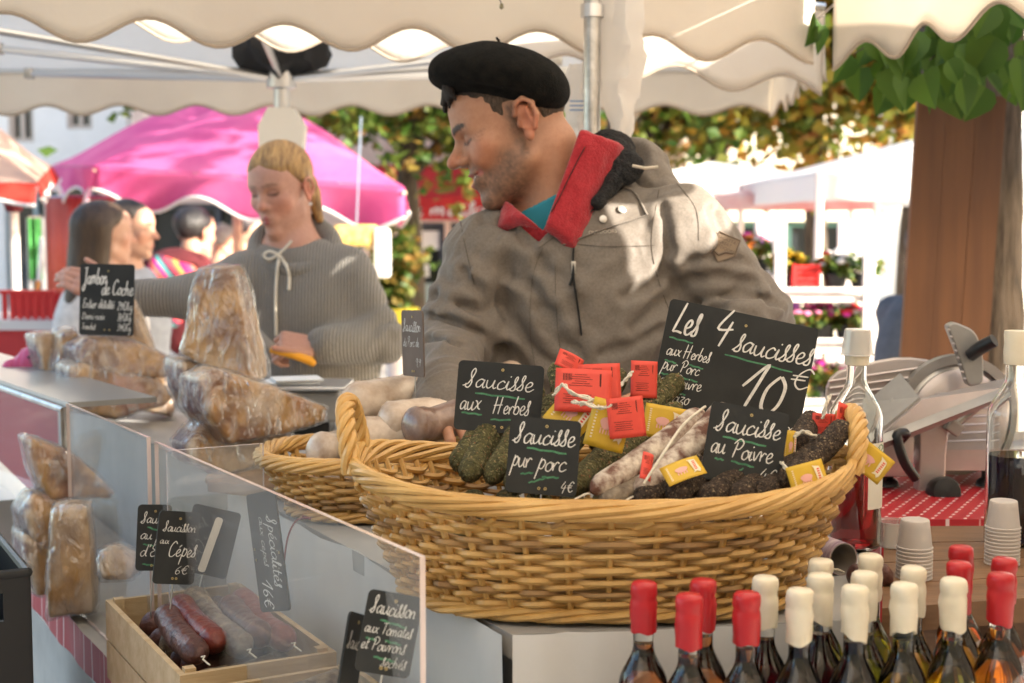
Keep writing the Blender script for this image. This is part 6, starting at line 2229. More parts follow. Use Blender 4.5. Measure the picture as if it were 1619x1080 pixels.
def make_person(label, head, neck0, segs_body, hands, h, cat='person'):
    """one continuous skin: head, neck, trunk, arms and hands"""
    o = thing('person', label, cat, (neck0[0], neck0[1], 0))
    hb = bbox_of([Vector(head.world((x, y, z))) for x in (-.1, .1) for y in (-.13, .14) for z in (-.13, .14)], .03)
    hs = culled(head.sdf, *hb)
    hf = [culled(lambda p, hp=hp: hand_sdf(p, hp), *bbox_of([x[0] for x in hp] + [x[1] for x in hp], .045)) for hp in hands]
    def f(p):
        d = smin(hs(p), limb_sdf(p, segs_body, .03), .022)
        for g in hf:
            d = smin(d, g(p), .010)
        return d
    pts = [head.world((x, y, z)) for x in (-.1, .1) for y in (-.12, .13) for z in (-.12, .13)]
    for a, b, ra, rb in segs_body:
        pts += [Vector(a) + Vector((1, 1, 1)) * ra, Vector(a) - Vector((1, 1, 1)) * ra, Vector(b) + Vector((1, 1, 1)) * rb, Vector(b) - Vector((1, 1, 1)) * rb]
    for hp in hands:
        pts += [x[0] for x in hp] + [x[1] for x in hp]
    lo, hi = bbox_of(pts, .03)
    v, fc = surface(f, lo, hi, h)
    if h < .004:
        v = v + (relax(v, fc, 1) - v) * .8
    col = np.tile(head.skin, (len(v), 1)) * A(1, 1, 1)
    hc = head.colour(v)
    near = np.linalg.norm(v - head.o, axis=1) < .2 * head.k
    col = np.where(near[:, None], hc, col)
    obj('body', (v, fc), M_skin, o, colors=np.clip(col, 0, 1), angle=180)
    return o, f

def garment(name, f, lo, hi, h, m, parent, colors=None, rl=0):
    v, fc = surface(f, lo, hi, h)
    if rl:
        v = relax(v, fc, rl)
    return obj(name, (v, fc), m, parent, angle=180, colors=None if colors is None else colors(v))

def strip_on(name, f, pxs, wid, m, parent, lift=0.001, y0=1.6, flat=0.35, n=8, k=5):
    """a band laid on an implicit surface along photo points"""
    pts = [trace(f, a, b, y0) for a, b in spline(pxs, k)]
    return obj(name, MB().tube([p + nn * lift for p, nn in pts], wid, n, flat=flat), m, parent)

# ------------------------------------------------------------------ the man in the beret
YM = 2.44
ear = at(815, 200, YM - 0.075)
pd = R(20)
fw = Vector((-math.cos(pd), -0.09, -math.sin(pd)))
Mh = rot3(fw, (-math.sin(pd), 0.06, math.cos(pd)))
ho = ear + Vector((0, 0.078, 0))
HM = Head(ho, Mh, 1.02, smile=1.0, ez=.007, nose=.116, skin=(.44, .225, .135), stubble=A(.10, .065, .045), brow=(.02, .012, .008), lip=(.40, .13, .10))
nb_ = at(885, 345, YM + .03)
sL, sR = at(1074, 366, YM + .02), at(768, 405, YM + .01)          # his left arm is on the right of the picture
eL, eR = at(1188, 505, YM + .02), at(715, 545, YM - .04)
wL, wR = at(1090, 610, YM - .24), at(700, 640, YM - .30)
chest, belly, hips = at(915, 470, YM + .05), at(920, 640, YM + .06), at(925, 800, YM + .08)
neck_top = Vector(HM.world((0, -.035, -.045)))
hl = hand_parts(wL, Vector((-.6, -.7, -.15)), Vector((0, -.2, 1)), 1.0, thumb=1)
hr = hand_parts(wR, Vector((.4, -.85, -.15)), Vector((0, -.2, 1)), 1.0, thumb=-1)
segs = [(neck_top, nb_, .058, .066), (nb_, chest, .072, .09), (chest, belly, .10, .10), (belly, hips, .11, .12), (nb_, sL, .05, .045), (nb_, sR, .05, .045),
        (sL, eL, .048, .038), (eL, wL, .038, .026), (sR, eR, .048, .038), (eR, wR, .038, .026)]
man, f_man = make_person('man in a black beret and grey brown jacket smiling at the counter', HM, nb_, segs, [hl, hr], .0030)

M_jacket = mat('jacket_cloth', (0.132, 0.110, 0.090), (0.168, 0.142, 0.117), scale=260, detail=2, rough=0.62, bump=0.10, bscale=700, sheen=0.15)
def jk_raw(p):
    d = smin(s_ell(p, list(chest + Vector((0, -.005, -.01))), (.195, .125, .22)), s_ell(p, list(belly + Vector((0, 0, -.02))), (.190, .135, .26)), .08)
    d = smin(d, s_cone(p, list(nb_.lerp(sL, .25) + Vector((0, .02, -.015))), list(sL + Vector((0, .01, .0))), .078, .068), .06)
    d = smin(d, s_cone(p, list(nb_.lerp(sR, .25) + Vector((0, .02, -.03))), list(sR + Vector((0, .01, .0))), .070, .062), .06)
    aL = smin(s_cone(p, list(sL), list(eL), .082, .066), s_cone(p, list(eL), list(wL), .060, .045), .025)
    aR = smin(s_cone(p, list(sR), list(eR), .068, .060), s_cone(p, list(eR), list(wR), .058, .045), .025)
    d = smin(d, smin(aL, aR, .01), .022)
    return d
def folds(p, e, ax, amp, freq, reach, seed):
    """gathered creases round a joint"""
    q = p - A(list(e))
    t = q @ A(list(ax))
    r = np.sqrt((q ** 2).sum(1))
    w = np.exp(-(r / reach) ** 2)
    n = fbm(p * 16, seed, 2)
    return amp * w * np.sin(t * freq + n * 7)
CREASE = []
for pl, amp, wd in [([(692, 468), (740, 492), (795, 545)], .010, .011), ([(688, 500), (735, 522), (785, 530)], .008, .010), ([(735, 430), (762, 470), (772, 500)], .008, .010), ([(676, 540), (720, 548), (765, 566)], .007, .009),
                    ([(1062, 428), (1030, 450), (985, 470)], .006, .010), ([(1075, 455), (1035, 490), (1000, 522)], .007, .011), ([(1040, 520), (1000, 545), (950, 560)], .006, .010),
                    ([(1105, 478), (1165, 462), (1228, 482)], .009, .010), ([(1062, 446), (1125, 436), (1192, 450)], .008, .010), ([(1128, 335), (1142, 375), (1130, 410)], .006, .011), ([(1085, 412), (1140, 405), (1180, 416)], .006, .009),
                    ([(752, 335), (795, 352), (840, 384)], .007, .009), ([(728, 350), (765, 350), (800, 362)], .005, .010), ([(1048, 330), (1058, 390), (1040, 440)], .006, .010), ([(800, 420), (790, 480), (800, 560)], .005, .014),
                    ([(1110, 495), (1150, 490), (1200, 505)], .007, .009)]:
    CREASE.append(([A(list(trace(jk_raw, a, b, 1.6)[0])) for a, b in pl], amp, wd))
def creases(p):
    o = np.zeros(len(p))
    for pts, amp, wd in CREASE:
        m = None
        for a, b in zip(pts, pts[1:]):
            e = s_cone(p, a, b, 0.0)
            m = e if m is None else np.minimum(m, e)
        o += amp * np.exp(-(m / wd) ** 2) - amp * .55 * np.exp(-((m - 1.9 * wd) / (wd * 1.1)) ** 2)
    return o
def jk(p):
    d = jk_raw(p) + creases(p)
    q = p @ rot3((.5, .2, -.8)).copy()
    n1 = fbm(q * A(26, 12, 7), 11, 3)
    n2 = fbm(p * A(9, 9, 13), 21, 2)
    d = d + .015 * (np.abs(n1 - .5) * 2 - .3) + .008 * (n2 - .5)
    d = d + folds(p, eR, (eR - sR).normalized(), .006, 150, .11, 3) + folds(p, eL, (eL - sL).normalized(), .004, 140, .11, 5)
    d = d + folds(p, sR.lerp(chest, .35) + Vector((0, -.06, -.08)), Vector((.7, 0, .7)), .010, 110, .10, 8)
    # open collar: V from the throat to the zip
    ap, lf, rt = at(853, 384, YM - .12), at(783, 322, YM - .1), at(975, 240, YM - .05)
    def side(a, b, sgn):
        e = (b - a)
        nn = Vector((e.z, 0, -e.x)).normalized() * sgn
        return (p - A(list(a))) @ A(list(nn))
    v = np.maximum(side(ap, lf, -1), side(ap, rt, 1))
    v = np.maximum(v, p[:, 1] - (YM + .02))
    d = smax(d, -v, .008)
    d = smax(d, -s_cone(p, list(nb_ + Vector((-.01, 0, -.02))), list(neck_top + Vector((0, .0, .05))), .078, .10), .01)
    return d
jlo, jhi = bbox_of([sL, sR, eL, eR, wL, wR, hips, nb_], .16)
jlo[2] = hips.z - .12
jacket = garment('jacket', lambda p: smax(jk(p), (hips.z - .10) - p[:, 2], .01), jlo, jhi, .0042, M_jacket, man)
# trousers
lg = [(hips + Vector((s * .09, .02, -.02)), Vector((hips.x + s * .11, hips.y + .03, .08)), .105, .07) for s in (-1, 1)]
garment('trousers', lambda p: smin(limb_sdf(p, lg, .03), s_ell(p, list(hips), (.17, .12, .14)), .05), *bbox_of([lg[0][0], lg[0][1], lg[1][0], lg[1][1], hips], .2), .014, mat('dark_denim', (.03, .035, .05), rough=.9), man)
for s in (0, 1):
    garment('shoe', lambda p, c=lg[s][1]: smax(s_ell(p, (c.x, c.y - .06, .05), (.05, .14, .06)), .002 - p[:, 2], .01), *bbox_of([lg[s][1] + Vector((0, -.06, 0))], .22), .012, mat('black_leather', (.02, .018, .016), rough=.5), man)

# hood with black fleece lining lying behind the neck
hc = at(985, 262, YM + .08)
def hood(p):
    a = s_cone(p, list(at(905, 300, YM + .13)), list(at(1000, 272, YM + .07)), .060, .050)
    a = smin(a, s_cone(p, list(at(1000, 272, YM + .07)), list(at(1050, 315, YM + .03)), .046, .040), .04)
    a = smin(a, s_cone(p, list(at(830, 325, YM + .13)), list(at(905, 300, YM + .13)), .045, .058), .03)
    return a + .012 * (fbm(p * 26, 31, 3) - .5) * 2
def hood_out(p):
    d = hood(p)
    cut = s_cone(p, list(at(860, 240, YM + .02)), list(at(985, 228, YM + .0)), .075, .058)
    return smax(d, -cut, .012)
garment('hood', hood_out, *bbox_of([at(830, 330, YM + .1), at(1040, 300, YM)], .12), .0045, M_jacket, man)
M_fleece = mat('black_fleece', (.010, .010, .011), (.028, .027, .027), scale=180, rough=.95, bump=.9, bscale=260)
def lining(p):
    a = s_cone(p, list(at(905, 285, YM + .08)), list(at(965, 248, YM + .04)), .045, .040)
    a = smin(a, s_cone(p, list(at(965, 248, YM + .04)), list(at(992, 262, YM - .02)), .036, .024), .03)
    a = smin(a, s_cone(p, list(at(992, 262, YM - .02)), list(at(945, 320, YM - .06)), .022, .012), .02)
    return a + .006 * (fbm(p * 70, 41, 3) - .5) * 2
garment('hood_lining', lining, *bbox_of([at(890, 285, YM + .08), at(1000, 250, YM), at(945, 330, YM - .06)], .07), .0035, M_fleece, man)

# red fleece collar round the neck, teal shirt at the throat
M_redf = mat('red_fleece', (.33, .013, .022), (.42, .022, .032), scale=160, rough=.95, bump=.4, bscale=300, sheen=.3)
cA, cB = at(868, 345, YM + .0), at(905, 235, YM + .03)
cax = (cB - cA).normalized()
def red_collar(p):
    q = p - A(list(cA))
    t = q @ A(list(cax))
    rad = np.sqrt(np.maximum((q ** 2).sum(1) - t * t, 0))
    R_ = .083 + .10 * (t - .06)
    wall = np.abs(rad - R_) - .009
    front = (p - A(list(at(846, 330, YM - .1)))) @ A(.90, -.12, .35)
    ztop = (p - A(list(at(925, 222, YM)))) @ A(.34, 0, .94)
    d = smax(smax(wall, t - .175, .012), -t - .06, .006)
    d = smax(d, jk_raw(p) + .006 - np.clip(t + .055, 0, None) * 1.6, .006)
    d = smax(d, ztop - .012, .006)
    n = .004 * (fbm(p * 40, 51, 2) - .5) * 2
    return d + n
rc_lo, rc_hi = bbox_of([cA, cB], .15)
MSEGS0 = list(segs)
def red_all(p):
    d = red_collar(p)
    # neckline opening towards the chin
    ap, up1, up2 = at(850, 378, YM - .1), at(800, 320, YM), at(925, 225, YM)
    def side(a, b, sgn):
        e = (b - a)
        nn = Vector((e.z, 0, -e.x)).normalized() * sgn
        return (p - A(list(a))) @ A(list(nn))
    v = np.maximum(side(at(858, 364, YM), at(806, 322, YM), -1), side(at(858, 364, YM), at(912, 215, YM), 1))
    v = np.maximum(v, p[:, 1] - (YM + .0))
    d = smax(d, -v, .004)
    # bib filling the jacket V, just under the jacket cloth
    under = np.minimum(jk_raw(p) + .036, limb_sdf(p, MSEGS0, .03) - .006)
    bib = smax(np.abs(under) - .004, np.sqrt(((p - A(list(at(852, 345, YM - .06)))) ** 2).sum(1)) - .078, .006)
    bib = smax(bib, p[:, 1] - (YM + .02), .004)
    bib = smax(bib, -v, .004)
    a0, l0, r0 = at(853, 390, YM - .12), at(778, 322, YM - .1), at(980, 240, YM - .05)
    bib = smax(bib, np.maximum(side(a0, l0, -1), side(a0, r0, 1)) - .002, .003)
    return smin(d, bib, .006)
garment('fleece_collar', red_all, rc_lo - .06, rc_hi + .05, .0032, M_redf, man)
MSEGS = list(segs)
tz = at(860, 318, YM - .06).z
garment('shirt', lambda p: smax(smax(np.abs(limb_sdf(p, MSEGS, .03) - .004) - .003, np.sqrt(((p - A(list(at(858, 350, YM - .07)))) ** 2).sum(1)) - .075, .003), p[:, 2] - tz - (p[:, 0] - at(855, 318, YM).x) * .5, .003),
        *bbox_of([at(858, 350, YM - .07)], .09), .004, mat('teal_shirt', (.02, .20, .27), rough=.8), man)
strip_on('fleece_zip', red_all, [(925, 232), (905, 270), (888, 305), (872, 335)], .0022, mat('dark_zip', (.02, .02, .02), rough=.5), man, y0=1.9)

# jacket details laid on the cloth
M_zip = mat('black_tape', (.012, .012, .012), rough=.6)
M_seam = mat('seam_thread', (.085, .069, .054), rough=.8)
jz = strip_on('chest_zip', jk, [(907, 392), (906, 420), (909, 455), (915, 495), (919, 530)], .0068, M_zip, man, flat=.25)
p, nn = trace(jk, 906, 424, 1.6)
obj('zip_pull', MB().box(p + nn * .004, (.008, .003, .020), bev=.001), M_pin, jz)
p2, n2 = trace(jk, 902, 452, 1.6)
obj('pull_cord', MB().tube([p + nn * .005, p.lerp(p2, .6) + nn * .005, p2 + n2 * .004], [.0015, .0018, .003], 6), M_zip, jz)
for i, pts in enumerate([[(858, 392), (842, 440), (838, 520), (846, 580)], [(878, 420), (880, 500), (890, 580)], [(1000, 262), (940, 325), (880, 372), (852, 392)],
                         [(912, 386), (960, 390), (1035, 388)], [(1042, 300), (1030, 380), (1040, 440), (1062, 500)], [(1070, 290), (1100, 330), (1105, 380)], [(728, 350), (738, 400), (750, 450)]]):
    strip_on('seam', jk, pts, .0008, M_seam, man, lift=.0002, flat=.6, n=6)
def flap(p):
    return jk(p)
# storm flap with studs beside the collar
fl = [(1002, 262), (1004, 300), (1026, 338), (985, 362), (935, 352), (900, 372), (858, 392)]
strip_on('zip_teeth', jk, [(982, 300), (950, 325), (918, 345), (885, 372)], .0030, M_zip, man, lift=.003, flat=.5)
strip_on('flap_edge', jk, [(998, 265), (985, 295), (1003, 305), (1024, 340)], .0022, M_jacket, man, lift=.002, flat=.6)
strip_on('flap_edge', jk, [(1024, 340), (990, 352), (940, 368), (890, 388)], .0022, M_jacket, man, lift=.002, flat=.6)
for px, py in ((982, 332), (953, 347)):
    p, nn = trace(jk, px, py, 1.6)
    Mq = nn.to_track_quat('Z', 'Y').to_matrix()
    obj('stud', MB().lathe([(0.0, .003), (.003, .003), (.0065, .002), (.0065, 0)], 16, p + nn * .002, Mq), M_pin, man)
pts = [at(1000, 262, YM - .06), at(1020, 266, YM - .065), at(1040, 264, YM - .06)]
obj('draw_cord', MB().tube(pts, .0026, 8), mat('beige_cord', (.55, .48, .38), rough=.8), man)
# arm badge with raised lettering
p, nn = trace(jk, 1145, 392, 1.6)
up_ = Vector((.42, .1, .9))
up_ = (up_ - nn * up_.dot(nn)).normalized()
rt_ = up_.cross(nn)
Mb = Matrix((rt_, -nn, up_)).transposed()
shield = [(-.019, .022), (.019, .022), (.021, -.006), (.0, -.026), (-.021, -.006)]
bd = obj('arm_badge', MB().prism(shield, .003, Mb, p + nn * .003), mat('tan_rubber', (.30, .22, .15), rough=.6), man, smooth=False)
rim = [Mb @ Vector((x, -.0022, z)) + p + nn * .003 for x, z in shield]
obj('badge_rim', MB().tube(rim + [rim[0]], .0013, 6), mat('brown_rubber', (.16, .115, .08), rough=.6), bd)
def flat_text(s, size, M4, m, parent, nm='lettering'):
    cu = bpy.data.curves.new(nm, 'FONT')
    cu.body = s
    cu.size = size
    cu.align_x = 'CENTER'
    to = bpy.data.objects.new(nm, cu)
    COL.objects.link(to)
    dg = bpy.context.evaluated_depsgraph_get()
    me = bpy.data.meshes.new_from_object(to.evaluated_get(dg))
    bpy.data.objects.remove(to)
    v = [M4 @ x.co for x in me.vertices]
    fs = [tuple(q.vertices) for q in me.polygons]
    bpy.data.meshes.remove(me)
    o = obj(nm, (v and [tuple(x) for x in v], fs), m, parent, smooth=False)
    o['kind'] = 'stuff'
    return o
def text_frame(p, nn, right, off=.0025):
    u = nn.cross(right).normalized()
    return Matrix.Translation(p + nn * off) @ Matrix((right, u, nn)).transposed().to_4x4()
for k, s in enumerate(('REGATTA', 'GREAT', 'OUTDOORS')):
    flat_text(s, .0075, text_frame(p + up_ * (.012 - k * .0075) + rt_ * -.002, nn, rt_, .0052), mat('brown_rubber', (0, 0, 0)), bd)
ch = [Mb @ Vector((x, -.0022, z)) + p + nn * .003 for x, z in ((-.017, -.010), (-.004, -.014), (.004, -.006), (.017, -.002))]
obj('badge_wave', MB().tube(ch, .0022, 6), mat('brown_rubber', (0, 0, 0)), bd)
p, nn = trace(jk, 953, 370, 1.6)
r_ = (Vector((1, 0, .05)) - nn * nn.x).normalized()
flat_text('OUTDOORS', .0085, text_frame(p, nn, r_, .003), mat('pale_thread', (.5, .44, .37), rough=.8), man)

# hair: cropped sides, dark fringe; beret over it
M_hair = mat('cropped_hair', (1, 1, 1), (.45, .42, .40), scale=260, rough=.7, bump=.7, bscale=420, attr='Col', stretch=(1, 1, .35))
def hair_f(p):
    q = HM.loc(p)
    ax = np.abs(q[:, 0])
    qa = np.stack([ax, q[:, 1], q[:, 2]], 1)
    d = s_ell(qa, (0, -.008, .046), (.0770, .0950, .0835))
    d = smin(d, s_ell(qa, (0, .045, .066), (.058, .046, .044)), .02)
    d += .0013 * (fbm(p * A(160, 160, 90), 61, 2) - .5) * 2
    # hairline: above the brow, in front of the ear down to the sideburn, nape at the back
    line = np.interp(q[:, 1], [-.12, -.045, -.036, .014, .020, .038, .046, .068, .12], [.0, -.018, .034, .036, -.022, -.016, .026, .067, .062])
    cut = (line - q[:, 2]) * .6
    d = d + .003 * np.exp(-np.clip(q[:, 2] - line, 0, None) / .010)
    d = smax(d, cut, .004)
    fr = None
    for k in range(12):
        x = -.050 + k * .0092
        z1 = .074 + .008 * math.sin(k * 2.3)
        e = s_cone(q, (x * .9, .084, .098), (x + .003 * math.sin(k * 3.1), .101 - 8 * x * x, z1), .0085, .0028)
        fr = e if fr is None else smin(fr, e, .008)
    fr += .003 * (fbm(q * A(260, 90, 60), 63, 2) - .5)
    return smin(d * HM.k, fr * HM.k, .006)
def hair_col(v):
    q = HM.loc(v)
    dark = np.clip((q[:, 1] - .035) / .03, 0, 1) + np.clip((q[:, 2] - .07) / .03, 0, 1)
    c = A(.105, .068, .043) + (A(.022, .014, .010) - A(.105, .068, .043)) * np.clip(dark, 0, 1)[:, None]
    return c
hlo, hhi = bbox_of([Vector(HM.world((x, y, z))) for x in (-.09, .09) for y in (-.13, .12) for z in (-.06, .14)], .02)
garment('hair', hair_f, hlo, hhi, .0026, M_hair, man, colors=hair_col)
M_felt = mat('black_felt', (.0045, .0045, .0042), (.012, .011, .009), scale=60, rough=.95, bump=.5, bscale=380, sheen=.02, spec=.1)
bc = at(792, 122, YM)
bx = Vector((math.cos(R(9)), 0, -math.sin(R(9))))
bz = Vector((math.sin(R(9)), 0, math.cos(R(9))))
Mbt = np.array([list(bx), [0, 1, 0], list(bz)]).T
def beret_f(p):
    q = (p - A(list(bc))) @ Mbt
    top = s_ell(q, (.0, 0, -.004), (.116, .112, .060))
    top = smax(top, -q[:, 2] - .026, .012)
    back = s_ell(q, (.064, 0, -.018), (.048, .080, .030))
    front = s_ell(q, (-.070, 0, -.010), (.046, .075, .024))
    d = smin(smin(top, back, .03), front, .03)
    band = s_ell(q, (.008, 0, -.028), (.098, .082, .022))
    d = smin(d, band, .012)
    return d + .006 * (fbm(p * 22, 71, 3) - .5)
blo, bhi = bbox_of([bc], .16)
br_ = garment('beret', beret_f, blo, bhi, .0034, M_felt, man)
p, nn = trace(beret_f, 790, 72, 1.8)
obj('stalk', MB().tube([p - Vector((0, -.03, .005)), p + Vector((0, .03, .004)), p + Vector((-.002, .03, .012)), p + Vector((-.006, .03, .017))], [.0035, .0028, .0024, .0016], 8), M_felt, br_)
# ================================================================== saleswoman and shoppers
YW = 3.62
def knit_mat(name, c1, c2):
    """ribbed knit: ribs follow the vertical with slight bends"""
    m = mat(name, c1, c2, scale=200, rough=.95, sheen=.25, bump=0)
    nt = m.node_tree
    b = nt.nodes['Principled BSDF']
    L = nt.links.new
    tc = nt.nodes.new('ShaderNodeTexCoord')
    w = nt.nodes.new('ShaderNodeTexWave')
    w.inputs['Scale'].default_value = 40
    w.inputs['Distortion'].default_value = 1.2
    w.inputs['Detail'].default_value = 1
    w.inputs['Detail Scale'].default_value = 0.15
    w.bands_direction = 'X'
    L(tc.outputs['Object'], w.inputs['Vector'])
    bp = nt.nodes.new('ShaderNodeBump')
    bp.inputs['Strength'].default_value = .8
    bp.inputs['Distance'].default_value = .006
    L(w.outputs['Fac'], bp.inputs['Height'])
    L(bp.outputs[0], b.inputs['Normal'])
    mx = nt.nodes.new('ShaderNodeMix')
    mx.data_type = 'RGBA'
    mx.blend_type = 'MULTIPLY'
    src = b.inputs['Base Color'].links[0].from_socket
    r = _ramp(nt, w.outputs['Fac'], (.70, .70, .70), (1, 1, 1), .05, .5)
    mx.inputs['Factor'].default_value = 1
    L(src, mx.inputs[6])
    L(r, mx.inputs[7])
    L(mx.outputs[2], b.inputs['Base Color'])
    return m
M_knit = knit_mat('grey_rib_knit', (.25, .232, .205), (.29, .27, .238))

wf = Vector((-.42, -.86, -.24))
HWo = at(446, 304, YW)
HW = Head(HWo, rot3(wf, (-.12, -.12, 1)), .90, female=True, lids=1.0, skin=(.52, .28, .20), lip=(.40, .11, .10), brow=(.14, .08, .04))
wn = at(462, 400, YW + .03)
wsL, wsR = at(548, 432, YW + .02), at(385, 440, YW - .02)
weL, weR = at(600, 535, YW + .0), at(305, 470, YW - .12)
wwL, wwR = at(500, 548, YW - .16), at(176, 470, YW - .18)
wch, wbl, whp = at(480, 500, YW + .03), at(500, 620, YW + .05), at(505, 730, YW + .06)
wnt = Vector(HW.world((0, -.035, -.05)))
hL = hand_parts(wwL + Vector((.0, 0, 0)), Vector((-.95, -.25, .10)), Vector((-.05, -.75, .65)), .92, curl=(62, 75, 40), spread=2, thumb=-1, thumb_dir=(-.75, -.4, .25))
hR = hand_parts(wwR, Vector((-.75, -.2, .45)), Vector((.2, -.8, .5)), .92, curl=(25, 30, 20), thumb=1)
segs = [(wnt, wn, .046, .052), (wn, wch, .08, .10), (wch, wbl, .10, .10), (wbl, whp, .10, .12), (wn, wsL, .05, .042), (wn, wsR, .05, .042), (wsL, weL, .040, .032), (weL, wwL, .032, .022), (wsR, weR, .040, .032), (weR, wwR, .032, .022)]
woman, f_wom = make_person('blonde saleswoman in a grey ribbed jumper holding a yellow handled knife', HW, wn, segs, [hL, hR], .0036)
def wj(p):
    d = smin(s_ell(p, list(wch + Vector((0, -.01, -.01))), (.175, .125, .20)), s_ell(p, list(wbl), (.165, .13, .24)), .08)
    d = smin(d, s_cone(p, list(wn.lerp(wsL, .2) + Vector((0, .01, -.03))), list(wsL), .075, .062), .06)
    d = smin(d, s_cone(p, list(wn.lerp(wsR, .2) + Vector((0, .01, -.03))), list(wsR), .075, .062), .06)
    cl = wwL.lerp(weL, .12)
    aL = smin(s_cone(p, list(wsL), list(weL), .066, .060), s_cone(p, list(weL), list(cl), .062, .046), .03)
    aR = smin(s_cone(p, list(wsR), list(weR), .064, .054), s_cone(p, list(weR), list(wwR.lerp(weR, .08)), .052, .042), .03)
    d = smin(d, smin(aL, aR, .01), .025)
    d = d + .012 * (fbm(p * A(9, 9, 16), 81, 2) - .5) + folds(p, weL, (weL - wsL).normalized(), .007, 110, .10, 9)
    d = smax(d, -s_cone(p, list(wn + Vector((0, 0, -.015))), list(wnt + Vector((0, 0, .08))), .060, .075), .012)
    return smax(d, whp.z - .05 - p[:, 2], .01)
garment('jumper', wj, *bbox_of([wsL, wsR, weL, weR, wwL, wwR, whp, wn], .13), .006, M_knit, woman)
garment('cuff', lambda p: s_cone(p, list(wwL.lerp(weL, .10)), list(wwL.lerp(weL, .30)), .046, .049) + .002 * np.sin((p @ A(.3, .3, 1)) * 900), *bbox_of([wwL, weL], .07), .005, M_knit, woman)
# hood collar: soft roll round the neck with cord
hcn = at(466, 396, YW + .02)
def whood(p):
    q = p - A(list(hcn))
    t = q @ A(.05, -.50, .864)
    rad = np.sqrt(np.maximum((q ** 2).sum(1) - t * t, 0))
    ang_ = np.arctan2(q[:, 1], q[:, 0])
    back = .5 + .5 * np.sin(ang_)
    d = np.sqrt((rad - .096) ** 2 + (t / (1.0 + .8 * back)) ** 2) - (.020 + .014 * back)
    return d + .004 * (fbm(p * 40, 91, 2) - .5)
garment('hood', whood, *bbox_of([hcn], .18), .005, M_knit, woman)
M_cord = mat('cream_cord', (.72, .66, .54), rough=.9, bump=.4, bscale=400)
def on_w(px, py, l=.006):
    p, nn = trace(lambda q: np.minimum(wj(q), whood(q)), px, py, 2.6)
    return p + nn * l
kn = on_w(442, 405, .010)
for pts in ([(442, 405), (438, 440), (437, 480), (438, 530)], [(442, 405), (455, 425), (458, 445), (457, 460)]):
    obj('cord', MB().tube([on_w(*q) for q in spline(pts, 4)], .0038, 8), M_cord, woman)
for lp in ([(0, 0), (-.022, .008), (-.036, -.002), (-.022, -.012), (0, 0)], [(0, 0), (.012, -.014), (.016, -.036), (.004, -.042), (.002, -.015), (0, 0)], [(0, 0), (.02, .018), (.034, .034)]):
    obj('bow_loop', MB().tube([kn + Vector((a, -.006, b)) for a, b in [tuple(x) for x in spline(lp, 6)]], .0034, 8), M_cord, woman)
# hair drawn back into a knot
M_blonde = mat('blonde_hair', (.46, .27, .095), (.20, .105, .035), scale=120, rough=.42, bump=.5, bscale=170, stretch=(1, .14, .22), ramp=(.36, .64))
def wh(p):
    q = HW.loc(p)
    qa = np.stack([np.abs(q[:, 0]), q[:, 1], q[:, 2]], 1)
    d = s_ell(qa, (0, -.012, .052), (.085, .104, .094))
    d = smin(d, s_ell(qa, (0, .045, .068), (.060, .048, .044)), .02)
    line = np.where(q[:, 1] > .050, .088 - np.abs(q[:, 0]) * .55, .004 + (q[:, 1] + .010) * 1.0)
    d = d + .011 * np.exp(-np.clip(q[:, 2] - line, 0, None) / .014)
    d = smax(d, (line - q[:, 2]) * .5, .006)
    d = smin(d, s_ell(q, (0, -.115, -.005), (.038, .034, .040)), .02)
    d = smin(d, s_cone(q, (-.03, -.10, -.03), (-.055, -.075, -.10), .024, .012), .02)
    return (d + .0035 * (fbm(q * A(90, 14, 90), 95, 2) - .5)) * HW.k
garment('hair', wh, *bbox_of([HWo], .18), .004, M_blonde, woman)
obj('earring', MB().lathe([(0, -.005), (.0045, -.002), (.0045, .002), (0, .005)], 12, Vector(HW.world((-.084, -.004, -.040)))), mat('pearl', (.8, .76, .7), rough=.2), woman)
obj('earring', MB().lathe([(0, -.005), (.0045, -.002), (.0045, .002), (0, .005)], 12, Vector(HW.world((.084, -.004, -.040)))), mat('pearl', (0, 0, 0)), woman)
garment('skirt', lambda p: s_cone(p, list(whp), (whp.x, whp.y + .02, .45), .15, .17), *bbox_of([whp, Vector((whp.x, whp.y, .45))], .22), .016, mat('dark_trousers', (.02, .025, .03), rough=.9), woman)
lg = [(Vector((whp.x + s * .08, whp.y + .02, .6)), Vector((whp.x + s * .09, whp.y + .03, .06)), .08, .05) for s in (-1, 1)]
garment('trousers', lambda p: limb_sdf(p, lg, .02), *bbox_of([x for l in lg for x in l[:2]], .12), .016, mat('dark_trousers', (0, 0, 0)), woman)
# knife in her hand
kg = hL[5][1].lerp(hL[8][1], .5)
kn_ = thing('knife', 'kitchen knife with a curved yellow handle in the saleswoman\'s hand', 'knife', at(465, 560, YW - .19))
M_yel = mat('yellow_handle', (.80, .36, .02), rough=.4)
obj('handle', MB().tube([at(428, 553, YW - .20), at(445, 556, YW - .205), at(470, 563, YW - .20), at(490, 570, YW - .19), at(497, 576, YW - .185)], [.008, .0105, .0105, .0115, .008], 10), M_yel, kn_)
b0, b1_ = at(431, 552, YW - .20), at(395, 515, YW - .22)
obj('blade', MB().add([b0 + Vector((0, 0, -.010)), b0 + Vector((.006, 0, .012)), b1_ + Vector((.004, 0, .010)), b1_ + Vector((-.004, 0, -.002)), b0 + Vector((0, .002, -.010)), b0 + Vector((.006, .002, .012)), b1_ + Vector((.004, .002, .010)), b1_ + Vector((-.004, .002, -.002))],
    [(0, 1, 2, 3), (7, 6, 5, 4), (0, 4, 5, 1), (1, 5, 6, 2), (2, 6, 7, 3), (3, 7, 4, 0)]), M_alu, kn_, smooth=False)
